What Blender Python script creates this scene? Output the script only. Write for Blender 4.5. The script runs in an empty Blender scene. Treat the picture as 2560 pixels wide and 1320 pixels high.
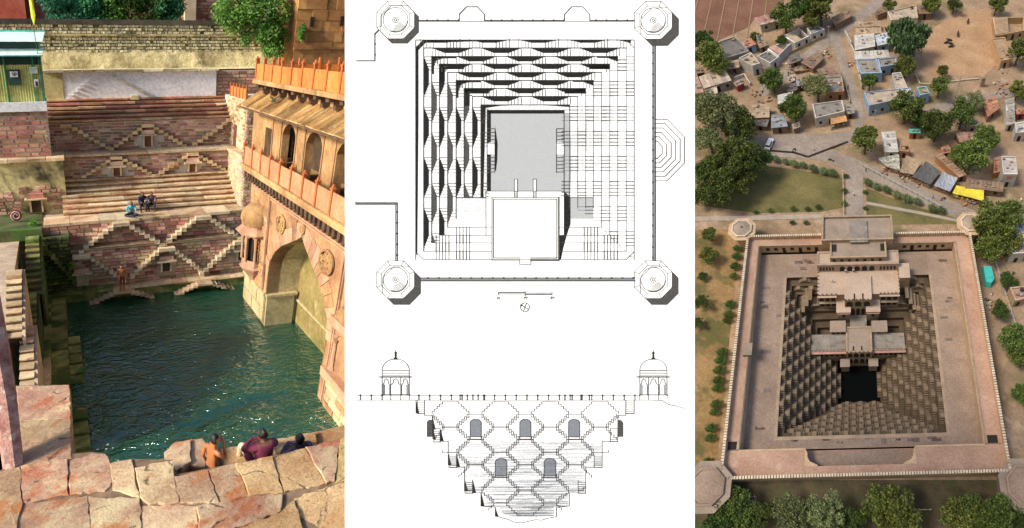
import bpy, math, random
from mathutils import Vector, Matrix
random.seed(7)
R = math.radians
sc = bpy.context.scene
col = sc.collection

# ---------------------------------------------------------------- camera
cam_d = bpy.data.cameras.new('camera'); cam = bpy.data.objects.new('camera', cam_d)
col.objects.link(cam); sc.camera = cam
cam.location = (0, 0, 12); cam.rotation_euler = (R(90 - 21.4), 0, 0)
cam_d.sensor_fit = 'HORIZONTAL'; cam_d.sensor_width = 36.0
cam_d.lens = 36.0 * 1400 / 2560
cam_d.clip_start = 0.05; cam_d.clip_end = 2000

# ---------------------------------------------------------------- daylight
CP, SP = math.cos(R(21.4)), math.sin(R(21.4))
SUN = (-0.72, 0.30, 0.63)                      # towards the sun: right, up, back as seen by the viewer
sun_dir = Vector((SUN[0], SUN[1] * SP - SUN[2] * CP, SUN[1] * CP + SUN[2] * SP)).normalized()
sl = bpy.data.lights.new('sun', 'SUN'); sl.energy = 4.3; sl.angle = R(12.0); sl.color = (1.0, 0.91, 0.77)
so = bpy.data.objects.new('sun', sl); col.objects.link(so)
so.rotation_euler = sun_dir.to_track_quat('Z', 'Y').to_euler()
world = bpy.data.worlds.new('World'); sc.world = world; world.use_nodes = True
wn = world.node_tree.nodes; wl = world.node_tree.links
sky = wn.new('ShaderNodeTexSky'); sky.sky_type = 'NISHITA'; sky.sun_disc = False
sky.sun_elevation = math.asin(sun_dir.z); sky.sun_rotation = math.atan2(sun_dir.x, sun_dir.y)
sky.air_density = 1.0; sky.dust_density = 2.0
bg = wn['Background']; bg.inputs[1].default_value = 0.15
wl.new(sky.outputs[0], bg.inputs[0])
sc.view_settings.view_transform = 'Standard'; sc.view_settings.look = 'None'
sc.view_settings.gamma = 1.0; sc.view_settings.use_curve_mapping = False
sc.view_settings.exposure = 0.25
sc.render.engine = 'CYCLES'
sc.cycles.max_bounces = 6; sc.cycles.diffuse_bounces = 3; sc.cycles.glossy_bounces = 3
sc.cycles.transparent_max_bounces = 8; sc.cycles.transmission_bounces = 4

# ---------------------------------------------------------------- sites: each place is set out on its own datum and axes
class Site:
    def __init__(s, o, ex, ey, ez):
        s.o = Vector(o); s.a = Matrix((ex, ey, ez)).transposed()
    def lin(s, v): return s.a @ Vector(v)
    def pt(s, v): return s.o + s.a @ Vector(v)
SITES = {
    'L': Site((-2.8805, 1.1812, 1.9964), (0.676479, 0.207583, 0.000173), (-0.692617, 0.904346, 0.000753), (0.240038, -0.098437, 0.83363)),
    'R': Site((70.0832, 84.323, -82.4511), (1.078968, 0.022682, 0.015271), (0.368483, 0.928092, 0.624852), (-0.667459, -0.803076, 0.899534)),
    'M': Site((0, 2.23453, 11.12430), (0.0017143, 0, 0), (0, 0.931056, -0.364877), (0, 0.0006255, 0.0015961)),
}


def norm(v):
    l = math.sqrt(sum(c * c for c in v)) or 1.0
    return tuple(c / l for c in v)
def cross(a, b): return (a[1]*b[2]-a[2]*b[1], a[2]*b[0]-a[0]*b[2], a[0]*b[1]-a[1]*b[0])

class MB:
    """collects polygons in a site's own metres"""
    def __init__(s): s.v = []; s.f = []; s.m = []; s.k = 0
    def face(s, pts):
        n = len(s.v); s.v += [tuple(p) for p in pts]; s.f.append(tuple(range(n, n + len(pts)))); s.m.append(s.k); return s
    def add(s, vs, fs):
        n = len(s.v); s.v += [tuple(p) for p in vs]
        for f in fs: s.f.append(tuple(i + n for i in f)); s.m.append(s.k)
        return s
    def box(s, x0, y0, z0, x1, y1, z1, j=0.0):
        vs = [(x0,y0,z0),(x1,y0,z0),(x1,y1,z0),(x0,y1,z0),(x0,y0,z1),(x1,y0,z1),(x1,y1,z1),(x0,y1,z1)]
        if j: vs = [tuple(c + random.uniform(-j, j) for c in p) for p in vs]
        return s.add(vs, [(3,2,1,0),(4,5,6,7),(0,1,5,4),(1,2,6,5),(2,3,7,6),(3,0,4,7)])
    def prism(s, poly, z0, z1, inset=0.0):
        """upright prism over a plan outline (counter-clockwise or not)"""
        a = sum(poly[i][0]*poly[(i+1)%len(poly)][1]-poly[(i+1)%len(poly)][0]*poly[i][1] for i in range(len(poly)))
        if a < 0: poly = poly[::-1]
        n = len(poly); cx = sum(p[0] for p in poly)/n; cy = sum(p[1] for p in poly)/n
        zt = z1 if isinstance(z1, (list, tuple)) else [z1]*n
        if a < 0 and isinstance(z1, (list, tuple)): zt = zt[::-1]
        b = [(p[0], p[1], z0) for p in poly]
        t = [(p[0]+(cx-p[0])*inset, p[1]+(cy-p[1])*inset, z) for p, z in zip(poly, zt)]
        return s.add(b+t, [tuple(range(n-1,-1,-1)), tuple(range(n,2*n))]+[(i,(i+1)%n,n+(i+1)%n,n+i) for i in range(n)])
    def beam(s, p, q, w, h=None, up=(0,0,1)):
        h = h or w; d = norm([q[i]-p[i] for i in range(3)])
        if abs(d[2]) > .95 and up == (0,0,1): up = (0,1,0)
        a = norm(cross(d, up)); b = cross(a, d)
        vs = []
        for c in (p, q):
            for sa, sb in ((-1,-1),(1,-1),(1,1),(-1,1)):
                vs.append(tuple(c[i]+a[i]*sa*w/2+b[i]*sb*h/2 for i in range(3)))
        return s.add(vs, [(0,1,2,3),(7,6,5,4),(0,4,5,1),(1,5,6,2),(2,6,7,3),(3,7,4,0)])
    def tube(s, pts, rad, n=7, cap=True):
        if not isinstance(rad, (list, tuple)): rad = [rad]*len(pts)
        base = len(s.v)
        for i, p in enumerate(pts):
            d = norm([pts[min(i+1,len(pts)-1)][c]-pts[max(i-1,0)][c] for c in range(3)])
            up = (0,0,1) if abs(d[2]) < .9 else (1,0,0)
            a = norm(cross(d, up)); b = cross(a, d)
            for k in range(n):
                t = 2*math.pi*k/n
                s.v.append(tuple(p[c]+rad[i]*(a[c]*math.cos(t)+b[c]*math.sin(t)) for c in range(3)))
        for i in range(len(pts)-1):
            for k in range(n):
                s.f.append((base+i*n+k, base+(i+1)*n+k, base+(i+1)*n+(k+1)%n, base+i*n+(k+1)%n)); s.m.append(s.k)
        if cap:
            s.f.append(tuple(base+k for k in range(n))); s.m.append(s.k)
            e = base+(len(pts)-1)*n
            s.f.append(tuple(e+k for k in range(n-1,-1,-1))); s.m.append(s.k)
        return s
    def lathe(s, c, prof, n=16, ph=0.0, t0=0.0, t1=2*math.pi):
        """prof: (radius, z) from bottom to top about the vertical through c"""
        full = abs(t1-t0-2*math.pi) < 1e-6; m = n if full else n+1; base = len(s.v)
        for r, z in prof:
            for k in range(m):
                t = t0+ph+(t1-t0)*k/n
                s.v.append((c[0]+r*math.cos(t), c[1]+r*math.sin(t), c[2]+z))
        for i in range(len(prof)-1):
            for k in range(n):
                k2 = (k+1) % m
                s.f.append((base+i*m+k, base+i*m+k2, base+(i+1)*m+k2, base+(i+1)*m+k)); s.m.append(s.k)
        return s

def link(name, me, parent, S, base, site):
    o = bpy.data.objects.new(name, me); col.objects.link(o)
    REG[o.name] = (site, tuple(base))
    if parent:
        o.parent = parent; pb = REG[parent.name][1]
        o.location = S.lin((base[0]-pb[0], base[1]-pb[1], base[2]-pb[2]))
    else: o.location = S.pt(base)
    return o
REG = {}

def _build(s, name, mats, parent=None, site=None, base=None, smooth=False):
    if parent:
        ps, pb = REG[parent.name]; site = site or ps
        if base is None: base = pb
    S = SITES[site]
    base = tuple(base or (0,0,0))
    me = bpy.data.meshes.new(name)
    me.from_pydata([tuple(S.lin((v[0]-base[0], v[1]-base[1], v[2]-base[2]))) for v in s.v], [], s.f)
    if not isinstance(mats, (list, tuple)): mats = [mats]
    for m in mats: me.materials.append(MAT[m])
    if len(mats) > 1: me.polygons.foreach_set('material_index', s.m)
    if smooth: me.polygons.foreach_set('use_smooth', [True]*len(s.f))
    return link(name, me, parent, S, base, site)
MB.build = _build

def thing(name, label, cat, site, base, group=None):
    o = bpy.data.objects.new(name, None); o.empty_display_size = .2; col.objects.link(o)
    REG[o.name] = (site, tuple(base)); o.location = SITES[site].pt(base)
    return tag(o, label, cat, group)
def tag(o, label, cat, group=None):
    o['label'] = label; o['category'] = cat
    if group: o['group'] = group
    return o
def kind(o, k, label=None):
    o['kind'] = k
    if label: o['label'] = label
    return o
def place(name, me, parent, base):
    """another piece that shares mesh data (mesh is already about its own base)"""
    site = REG[parent.name][0]
    return link(name, me, parent, SITES[site], base, site)
def copy_thing(root, base, scale=1.0, label=None):
    site = REG[root.name][0]
    r = root.copy(); col.objects.link(r); r.location = SITES[site].pt(base); r.scale = (scale,)*3
    REG[r.name] = (site, tuple(base))
    if label: r['label'] = label
    for ch in root.children:
        c = ch.copy(); col.objects.link(c); c.parent = r; REG[c.name] = REG[ch.name]
        for g in ch.children:
            d = g.copy(); col.objects.link(d); d.parent = c; REG[d.name] = REG[g.name]
    return r

# ---------------------------------------------------------------- materials
MAT = {}
def nodes(name):
    m = bpy.data.materials.new(name); m.use_nodes = True; MAT[name] = m
    t = m.node_tree; b = t.nodes['Principled BSDF']
    return m, t, b
def N(t, kind, **kw):
    n = t.nodes.new(kind)
    for k, v in kw.items():
        if k in n.inputs: n.inputs[k].default_value = v
        else: setattr(n, k, v)
    return n
def c4(c): return (c[0], c[1], c[2], 1.0)
def ramp(t, fac, stops):
    r = t.nodes.new('ShaderNodeValToRGB'); e = r.color_ramp.elements
    while len(e) < len(stops): e.new(0.5)
    for el, (p, c) in zip(e, stops): el.position = p; el.color = c4(c)
    t.links.new(fac, r.inputs[0]); return r.outputs[0]
def mixc(t, fac, a, b, mode='MIX'):
    n = t.nodes.new('ShaderNodeMix'); n.data_type = 'RGBA'; n.blend_type = mode
    for sock, v in ((n.inputs[0], fac), (n.inputs[6], a), (n.inputs[7], b)):
        if hasattr(v, 'links') or hasattr(v, 'is_output'): t.links.new(v, sock)
        elif isinstance(v, (int, float)): sock.default_value = v
        else: sock.default_value = c4(v)
    return n.outputs[2]
def stone(name, c1, c2, scale=1.5, rough=.85, bump=.25, rnd=.25, stains=(), fine=9.0, spec=.25, dist=.02, detail=6.0, hue=0.0, crack=0.0, streak=None):
    m, t, b = nodes(name); L = t.links
    pos = N(t, 'ShaderNodeNewGeometry')
    n1 = N(t, 'ShaderNodeTexNoise', Scale=scale, Detail=detail, Roughness=.62); L.new(pos.outputs['Position'], n1.inputs['Vector'])
    n2 = N(t, 'ShaderNodeTexNoise', Scale=scale*fine, Detail=5.0, Roughness=.7); L.new(pos.outputs['Position'], n2.inputs['Vector'])
    colr = ramp(t, n1.outputs[0], [(.33, c1), (.67, c2)])
    sp = ramp(t, n2.outputs[0], [(.32, (.62,.62,.62)), (.62, (1.12,1.12,1.12))])
    colr = mixc(t, .75, colr, sp, 'MULTIPLY')
    for k, (sc_, sscale, thr, soft, amt) in enumerate(stains):
        n3 = N(t, 'ShaderNodeTexNoise', Scale=sscale, Detail=4.0, Roughness=.65)
        mp = N(t, 'ShaderNodeVectorMath', operation='ADD'); mp.inputs[1].default_value = (17.3*(k+1), 5.1*k, 9.7)
        L.new(pos.outputs['Position'], mp.inputs[0]); L.new(mp.outputs[0], n3.inputs['Vector'])
        mr = N(t, 'ShaderNodeMapRange'); mr.inputs[1].default_value = thr; mr.inputs[2].default_value = thr+soft
        mr.inputs[4].default_value = amt; L.new(n3.outputs[0], mr.inputs[0])
        colr = mixc(t, mr.outputs[0], colr, sc_)
    if streak:
        mp = N(t, 'ShaderNodeMapping'); mp.inputs['Scale'].default_value = (2.6, 2.6, .22); L.new(pos.outputs['Position'], mp.inputs[0])
        n4 = N(t, 'ShaderNodeTexNoise', Scale=1.3, Detail=5.0, Roughness=.7); L.new(mp.outputs[0], n4.inputs['Vector'])
        mr = N(t, 'ShaderNodeMapRange'); mr.inputs[1].default_value = .52; mr.inputs[2].default_value = .72; mr.inputs[4].default_value = streak[1]; L.new(n4.outputs[0], mr.inputs[0])
        colr = mixc(t, mr.outputs[0], colr, streak[0])
    if crack:
        nd = N(t, 'ShaderNodeTexNoise', Scale=2.2, Detail=4.0); L.new(pos.outputs['Position'], nd.inputs['Vector'])
        va = N(t, 'ShaderNodeVectorMath', operation='MULTIPLY_ADD'); va.inputs[1].default_value = (.5,.5,.5); L.new(nd.outputs['Color'], va.inputs[0]); L.new(pos.outputs['Position'], va.inputs[2])
        vo = N(t, 'ShaderNodeTexVoronoi', feature='DISTANCE_TO_EDGE', Scale=crack); L.new(va.outputs[0], vo.inputs['Vector'])
        mr = N(t, 'ShaderNodeMapRange'); mr.inputs[1].default_value = .004; mr.inputs[2].default_value = .022; mr.inputs[3].default_value = .85; mr.inputs[4].default_value = 0.0; L.new(vo.outputs['Distance'], mr.inputs[0])
        gt = N(t, 'ShaderNodeMapRange'); gt.inputs[1].default_value = .52; gt.inputs[2].default_value = .60; L.new(n1.outputs[0], gt.inputs[0])
        mm = N(t, 'ShaderNodeMath', operation='MULTIPLY'); L.new(mr.outputs[0], mm.inputs[0]); L.new(gt.outputs[0], mm.inputs[1])
        colr = mixc(t, mm.outputs[0], colr, (.06,.035,.02))
    if rnd:
        oi = N(t, 'ShaderNodeObjectInfo')
        ad = N(t, 'ShaderNodeMath', operation='ADD'); L.new(oi.outputs['Random'], ad.inputs[0]); L.new(pos.outputs['Random Per Island'], ad.inputs[1])
        fr = N(t, 'ShaderNodeMath', operation='FRACT'); L.new(ad.outputs[0], fr.inputs[0])
        mr = N(t, 'ShaderNodeMapRange'); mr.inputs[3].default_value = 1-rnd; mr.inputs[4].default_value = 1+rnd; L.new(fr.outputs[0], mr.inputs[0])
        hs = N(t, 'ShaderNodeHueSaturation'); L.new(mr.outputs[0], hs.inputs['Value']); L.new(colr, hs.inputs['Color'])
        if hue:
            f2 = N(t, 'ShaderNodeMath', operation='MULTIPLY'); f2.inputs[1].default_value = 7.31; L.new(fr.outputs[0], f2.inputs[0])
            f3 = N(t, 'ShaderNodeMath', operation='FRACT'); L.new(f2.outputs[0], f3.inputs[0])
            m2 = N(t, 'ShaderNodeMapRange'); m2.inputs[3].default_value = .5-hue; m2.inputs[4].default_value = .5+hue; L.new(f3.outputs[0], m2.inputs[0])
            L.new(m2.outputs[0], hs.inputs['Hue'])
        colr = hs.outputs[0]
    L.new(colr, b.inputs['Base Color']); b.inputs['Roughness'].default_value = rough
    b.inputs['Specular IOR Level'].default_value = spec
    if bump:
        mx = N(t, 'ShaderNodeMath', operation='ADD'); L.new(n1.outputs[0], mx.inputs[0]); L.new(n2.outputs[0], mx.inputs[1])
        bp = N(t, 'ShaderNodeBump', Strength=bump, Distance=dist); L.new(mx.outputs[0], bp.inputs['Height']); L.new(bp.outputs[0], b.inputs['Normal'])
    return m
def plain(name, c, rough=.6, metal=0.0, spec=.4, noise=.15, scale=6.0):
    m, t, b = nodes(name)
    if noise:
        pos = N(t, 'ShaderNodeNewGeometry'); n1 = N(t, 'ShaderNodeTexNoise', Scale=scale, Detail=4.0)
        t.links.new(pos.outputs['Position'], n1.inputs['Vector'])
        cc = ramp(t, n1.outputs[0], [(.3, tuple(x*(1-noise*1.5) for x in c)), (.7, tuple(min(1, x*(1+noise)) for x in c))])
        t.links.new(cc, b.inputs['Base Color'])
    else: b.inputs['Base Color'].default_value = c4(c)
    b.inputs['Roughness'].default_value = rough; b.inputs['Metallic'].default_value = metal; b.inputs['Specular IOR Level'].default_value = spec
    return m
def leafy(name, c1, c2, trans=.3):
    m, t, b = nodes(name); L = t.links
    pos = N(t, 'ShaderNodeNewGeometry'); oi = N(t, 'ShaderNodeObjectInfo')
    n1 = N(t, 'ShaderNodeTexNoise', Scale=.9, Detail=3.0); L.new(pos.outputs['Position'], n1.inputs['Vector'])
    mx = N(t, 'ShaderNodeMath', operation='MULTIPLY_ADD'); mx.inputs[1].default_value = .55; L.new(pos.outputs['Random Per Island'], mx.inputs[0]); 
    m3 = N(t, 'ShaderNodeMath', operation='MULTIPLY_ADD'); m3.inputs[1].default_value = .9; m3.inputs[2].default_value = -.25; L.new(n1.outputs[0], m3.inputs[0])
    L.new(m3.outputs[0], mx.inputs[2])
    cc = ramp(t, mx.outputs[0], [(.1, c1), (.85, c2)])
    mr = N(t, 'ShaderNodeMapRange'); mr.inputs[3].default_value = .75; mr.inputs[4].default_value = 1.25; L.new(oi.outputs['Random'], mr.inputs[0])
    hs = N(t, 'ShaderNodeHueSaturation'); L.new(mr.outputs[0], hs.inputs['Value']); L.new(cc, hs.inputs['Color'])
    m4 = N(t, 'ShaderNodeMath', operation='MULTIPLY'); m4.inputs[1].default_value = 5.37; L.new(oi.outputs['Random'], m4.inputs[0]); m5 = N(t, 'ShaderNodeMath', operation='FRACT'); L.new(m4.outputs[0], m5.inputs[0])
    m6 = N(t, 'ShaderNodeMapRange'); m6.inputs[3].default_value = .465; m6.inputs[4].default_value = .52; L.new(m5.outputs[0], m6.inputs[0]); L.new(m6.outputs[0], hs.inputs['Hue'])
    L.new(hs.outputs[0], b.inputs['Base Color']); b.inputs['Roughness'].default_value = .6; b.inputs['Specular IOR Level'].default_value = .25
    tr = N(t, 'ShaderNodeBsdfTranslucent'); L.new(hs.outputs[0], tr.inputs['Color'])
    ms = N(t, 'ShaderNodeMixShader'); ms.inputs[0].default_value = trans
    L.new(b.outputs[0], ms.inputs[1]); L.new(tr.outputs[0], ms.inputs[2]); L.new(ms.outputs[0], t.nodes['Material Output'].inputs[0])
    return m

# ================================================================ the drawing board between the two places
def paper_mat(name, c):
    m, t, b = nodes(name); pos = N(t, 'ShaderNodeNewGeometry')
    n1 = N(t, 'ShaderNodeTexNoise', Scale=14.0, Detail=5.0); t.links.new(pos.outputs['Position'], n1.inputs['Vector'])
    cc = ramp(t, n1.outputs[0], [(.25, tuple(x*.96 for x in c)), (.7, c)])
    t.links.new(cc, b.inputs['Base Color']); b.inputs['Roughness'].default_value = .95; b.inputs['Specular IOR Level'].default_value = .05
paper_mat('paper', (.86, .88, .90))
def ink_mat(name, c0, c1, scale, lo=.42, hi=.6):
    m, t, b = nodes(name); pos = N(t, 'ShaderNodeNewGeometry')
    n1 = N(t, 'ShaderNodeTexNoise', Scale=scale, Detail=3.0, Roughness=.8); t.links.new(pos.outputs['Position'], n1.inputs['Vector'])
    cc = ramp(t, n1.outputs[0], [(lo, c0), (hi, c1)])
    t.links.new(cc, b.inputs['Base Color']); b.inputs['Roughness'].default_value = .95; b.inputs['Specular IOR Level'].default_value = .03
ink_mat('ink_line', (.035,)*3, (.10,)*3, 300)
ink_mat('ink_dark', (.008,)*3, (.035,)*3, 420)
ink_mat('ink_hatch', (.02,)*3, (.16,)*3, 520, .40, .68)
ink_mat('ink_mid', (.095,.105,.12), (.29,.32,.37), 520, .36, .66)
ink_mat('ink_wash', (.27,.285,.305), (.50,.53,.56), 700, .36, .66)
ink_mat('ink_pale', (.46,.485,.52), (.74,.77,.81), 200, .36, .62)
ink_mat('ink_thin', (.07,)*3, (.22,)*3, 300)
plain('board_wood', (.25, .16, .09), .6)

board = thing('architectural_drawing', 'white sheet with black ink plan and section of a stepwell', 'drawing', 'M', (0, 0, -720))
mb = MB(); mb.box(862-1280, 0.0, -780, 1737-1280, .003, 760)
mb.build('paper_sheet', 'paper', board)
mb = MB(); mb.box(864-1280, 0.0035, -778, 1735-1280, .03, 758); mb.build('backing_board', 'board_wood', board)

class Ink:
    lay = {'ink_pale': .0003, 'ink_wash': .0005, 'ink_mid': .0007, 'ink_hatch': .0009, 'ink_dark': .0011, 'ink_thin': .0013, 'ink_line': .0015, 'paper': .0012}
    def __init__(s): s.d = {}
    def g(s, m): return s.d.setdefault(m, MB())
    def poly(s, pts, m='ink_dark'):
        y = -Ink.lay[m]; a = sum(pts[i][0]*pts[(i+1)%len(pts)][1]-pts[(i+1)%len(pts)][0]*pts[i][1] for i in range(len(pts)))
        if a > 0: pts = pts[::-1]
        s.g(m).face([(p[0]-1280, y, 660-p[1]) for p in pts])
    def rect(s, x0, y0, x1, y1, m='ink_dark'): s.poly([(x0,y0),(x1,y0),(x1,y1),(x0,y1)], m)
    def line(s, pts, w=1.6, m='ink_line', closed=False):
        if closed: pts = list(pts)+[pts[0]]
        for (x0,y0),(x1,y1) in zip(pts[:-1], pts[1:]):
            l = math.hypot(x1-x0, y1-y0) or 1; ux, uy = (x1-x0)/l, (y1-y0)/l
            h = w*.52*random.uniform(.85, 1.15); e = h*.8
            s.poly([(x0-ux*e-uy*h, y0-uy*e+ux*h), (x1+ux*e-uy*h, y1+uy*e+ux*h), (x1+ux*e+uy*h, y1+uy*e-ux*h), (x0-ux*e+uy*h, y0-uy*e-ux*h)], m)
    def circ(s, x, y, r, w=1.4, n=28, m='ink_line', a0=0, a1=360):
        s.line([(x+r*math.cos(R(a0+(a1-a0)*k/n)), y+r*math.sin(R(a0+(a1-a0)*k/n))) for k in range(n+1)], w, m)
    def build(s, name):
        top = None
        for i, (m, g) in enumerate(sorted(s.d.items(), key=lambda q: -len(q[1].f))):
            if top is None: top = kind(g.build(name, m, board), 'stuff')
            else: kind(g.build(m.replace('ink_', '') + ('_ink' if m != 'paper' else '_gap'), m, top), 'stuff')
        return top
def octa(x, y, h):
    k = h*.4142
    return [(x-k,y-h),(x+k,y-h),(x+h,y-k),(x+h,y+k),(x+k,y+h),(x-k,y+h),(x-h,y+k),(x-h,y-k)]
# four corner towers seen from above
for cx, cy, sx, sy in ((989,50,10,11),(1633,51,16,16),(989,699,15,15),(1633,699,15,15)):
    k = Ink(); o = octa(cx, cy, 47); i = octa(cx, cy, 35.5)
    k.poly([(p[0]+sx, p[1]+sy) for p in o], 'ink_hatch')
    k.line([(p[0]+sx, p[1]+sy) for p in o], 1.5, 'ink_line', True)
    k.poly(o, 'paper'); k.line(o, 1.5, closed=True); k.line(i, 1.4, closed=True)
    for a, b in zip(o, i): k.line([a, b], 1.3)
    k.circ(cx, cy, 31, 1.6); k.circ(cx, cy, 7, 1.5); k.circ(cx, cy, 3, 1.6)
    for q in range(12, 30, 2):                                     # shading strokes on the lower right of the dome
        k.circ(cx, cy, q, .9, 10, 'ink_thin', 20+q*.4, 88+q*.6)
    k.circ(cx+.5, cy+.5, 29.5, 2.6, 16, 'ink_thin', 5, 115)
    for q in range(3): k.circ(cx, cy, 14+q*6, .7, 14, 'ink_thin', -60-20*q, 20)
    k.build('tower_plan')
# enclosing walls
k = Ink()
bump = lambda x: [(x,51),(x,36),(x+18,17),(x+45,17),(x+63,36),(x+63,51)]
top = [(1047,51)]+bump(1148)+bump(1411)+[(1586,51)]
k.line(top, 2.2); k.line([(p[0], p[1]+2.6) for p in top[:2]+top[6:8]+top[12:]], 1.2)
for x in list(range(1068, 1150, 26))+list(range(1228, 1411, 26))+list(range(1490, 1586, 26)): k.rect(x-2, 48.5, x+2, 54, 'ink_dark')
k.line([(946,76),(937,85),(937,152),(891,152)], 3); k.line([(888,507),(993,507),(993,652)], 3); k.line([(888,511),(989,511),(989,652)], 1.8)
k.rect(889, 505.5, 992, 511, 'ink_mid')
k.rect(1631, 100, 1638.5, 652, 'ink_mid'); k.line([(1631.5,98),(1631.5,652)], 2); k.line([(1638.5,98),(1638.5,652)], 2)
k.rect(1046, 695, 1588, 702, 'ink_mid'); k.line([(1046,694.5),(1588,694.5)], 2.0); k.line([(1046,702),(1588,702)], 2.6)
for y in range(132, 650, 27): k.rect(1629.5, y-2, 1634, y+2, 'ink_dark'); 
for x in range(1070, 1588, 27): k.rect(x-2, 692.5, x+2, 697, 'ink_dark')
for y in range(110, 152, 27): k.rect(935, y-2, 939.5, y+2, 'ink_dark')
for y in range(530, 650, 27): k.rect(990.5, y-2, 995.5, y+2, 'ink_dark')
k.build('wall_plan')
# half-octagon entrance steps on the right
k = Ink(); o0 = [(1636,298),(1667,298),(1711,343),(1711,407),(1667,452),(1636,452)]; o1 = [(1636,353),(1643,353),(1655,367),(1655,384),(1643,396),(1636,396)]
for q in range(6):
    t = q/5; k.line([(a[0]+(b[0]-a[0])*t, a[1]+(b[1]-a[1])*t) for a, b in zip(o0, o1)], 1.8)
k.build('octagonal_steps_plan')
# the tank itself
k = Ink(); XL = [1039,1059,1079,1098,1119,1140,1160,1181,1202]; XR = [1585,1565,1544,1524,1503,1483,1464,1444,1424]
YT = [100,120,141,160,181,201,221,241,262]; YB = [649,628,607,588,568,547,494,494,494]
k.line([(1059,100),(1565,100),(1585,120),(1585,629),(1565,649)], 1.6); k.line([(1039,120),(1059,100)], 2.5); k.line([(1039,120),(1039,629),(1059,649),(1565,649)], 1.5)
k.poly([(1039,120),(1059,100),(1300,100),(1110,106),(1064,107),(1046,125),(1046,300),(1043,640),(1039,629)], 'ink_dark')
for q in range(9):
    k.line([(XL[q],YT[q]),(XR[q],YT[q])], 2.0); 
    yb = YB[q] if q < 6 else 494
    k.line([(XL[q],YT[q]),(XL[q],yb)], 2.0); k.line([(XR[q],YT[q]),(XR[q],yb if q < 5 else 520)], 1.4)
    if 0 < q < 5: k.line([(XL[q],YB[q]),(1230,YB[q])], 1.3); k.line([(1398,YB[q]),(XR[q],YB[q])], 1.3)
def lens(x, y, w, d, clip=(0, 9999), vertical=False, m='ink_dark'):
    """stepped shadow hanging from a ledge"""
    n = 6; st = []
    for q in range(n): st += [(-w/2+q*(w*.34)/n, d*q/n), (-w/2+q*(w*.34)/n, d*(q+1)/n)]
    st += [(-w/2+w*.34, d)]
    st = st+[(-a, b) for a, b in st[::-1]]
    pts = [(min(max(x+a, clip[0]), clip[1]), b) for a, b in st]
    if pts[0][0] >= clip[1]-2 or pts[-1][0] <= clip[0]+2: return
    k.poly([(p, y+b) for p, b in pts] if not vertical else [(y+b, p) for p, b in pts], m)
for q in range(0, 8):
    off = 1130 if q % 2 else 1191
    if q == 0: off = 1100
    x = off-123*2
    while x < 1600:
        if q == 0: lens(x, YT[q], 92, 7, (XL[q]+8, XR[q]-8))
        else:
            lens(x, YT[q], 98, 12.5, (XL[q], XR[q]))
        for s_ in (-1, 1):
            for e in range(5):
                xx = x+s_*(17+8.2*e)
                if XL[q]+6 < xx < XR[q]-6: k.line([(xx, YT[q]+(12 if q else 6)-2.2*e),(xx, YT[q]+19.5)], 1.5 if s_ > 0 else 1.0, 'ink_line' if s_ > 0 else 'ink_thin')
        x += 123
for q in (2, 5, 3, 6):                                            # dark corner pockets
    k.rect(XL[q], YT[q], XL[q]+(14 if q in (3, 6) else 6), YT[q]+44, 'ink_dark'); k.rect(XL[q], YT[q], XL[q]+62, YT[q]+(13 if q in (3, 6) else 5), 'ink_dark')
    k.rect(XR[q]-52, YT[q], XR[q], YT[q]+(13 if q in (3, 6) else 4), 'ink_dark')
for q in range(1, 9):
    off = 192 if q % 2 else 256
    y = off-126*2
    lim = YB[q] if q < 5 else 494
    while y < 660:
        lens(y, XL[q], 100, 13 if q < 8 else 7, (YT[q]+6, lim), True, 'ink_dark' if q % 2 else 'ink_hatch')
        for s_ in (-1, 1):
            for e in range(5):
                yy = y+s_*(17+8.2*e)
                if YT[q]+4 < yy < lim: k.line([(XL[q]+(13-2.4*e), yy),(XL[q]+19.5, yy)], 1.6 if s_ < 0 else 1.0, 'ink_line' if s_ < 0 else 'ink_thin')
        y += 126
for q in range(0, 9):                                             # right side: line sets only
    for g in range(-1, 9):
        y0 = 141+62.6*g+(0 if q < 9 else 0)
        for e in range(5):
            yy = y0+8.8*e
            if YT[min(q+1,8)]+2 < yy < (YB[q] if q < 4 else 560-14*(q-4))-4:
                hv = (q+g) % 2
                k.line([(XR[q]-20, yy),(XR[q], yy)], 1.9 if hv else .9, 'ink_line' if hv else 'ink_thin')
    if q > 1:
        for e in range(3+q): k.line([(XR[q]-17+e*1.9, YT[q]+40+random.uniform(0,60)),(XR[q]-17+e*1.9, YT[q]+120+random.uniform(0,120))], .5, 'ink_wash')
for q in range(4):                                                # foot of the plan, either side of the pavilion
    y1, y0 = YB[q], YB[q+1]
    for g in ((1090, 8), (1141, 8.2), (1460, 8.4), (1510, 8.2)):
        if XL[q] < g[0] and (q < 3 or 1100 < g[0] < 1480):
            for e in range(5): k.line([(g[0]+g[1]*e, y0),(g[0]+g[1]*e, y1)], 2 if (g[0] in (1141,1510)) == (q % 2 == 0) else 1.2)
k.line([(1585,649),(1503,568)], .8, 'ink_thin')
k.rect(1140, 494, 1213, 547, 'ink_pale'); k.rect(1424, 494, 1483, 547, 'ink_wash')
k.line([(1140,494),(1213,494)], 2); k.line([(1424,494),(1483,494)], 1.6)
k.build('tank_plan')
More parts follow.
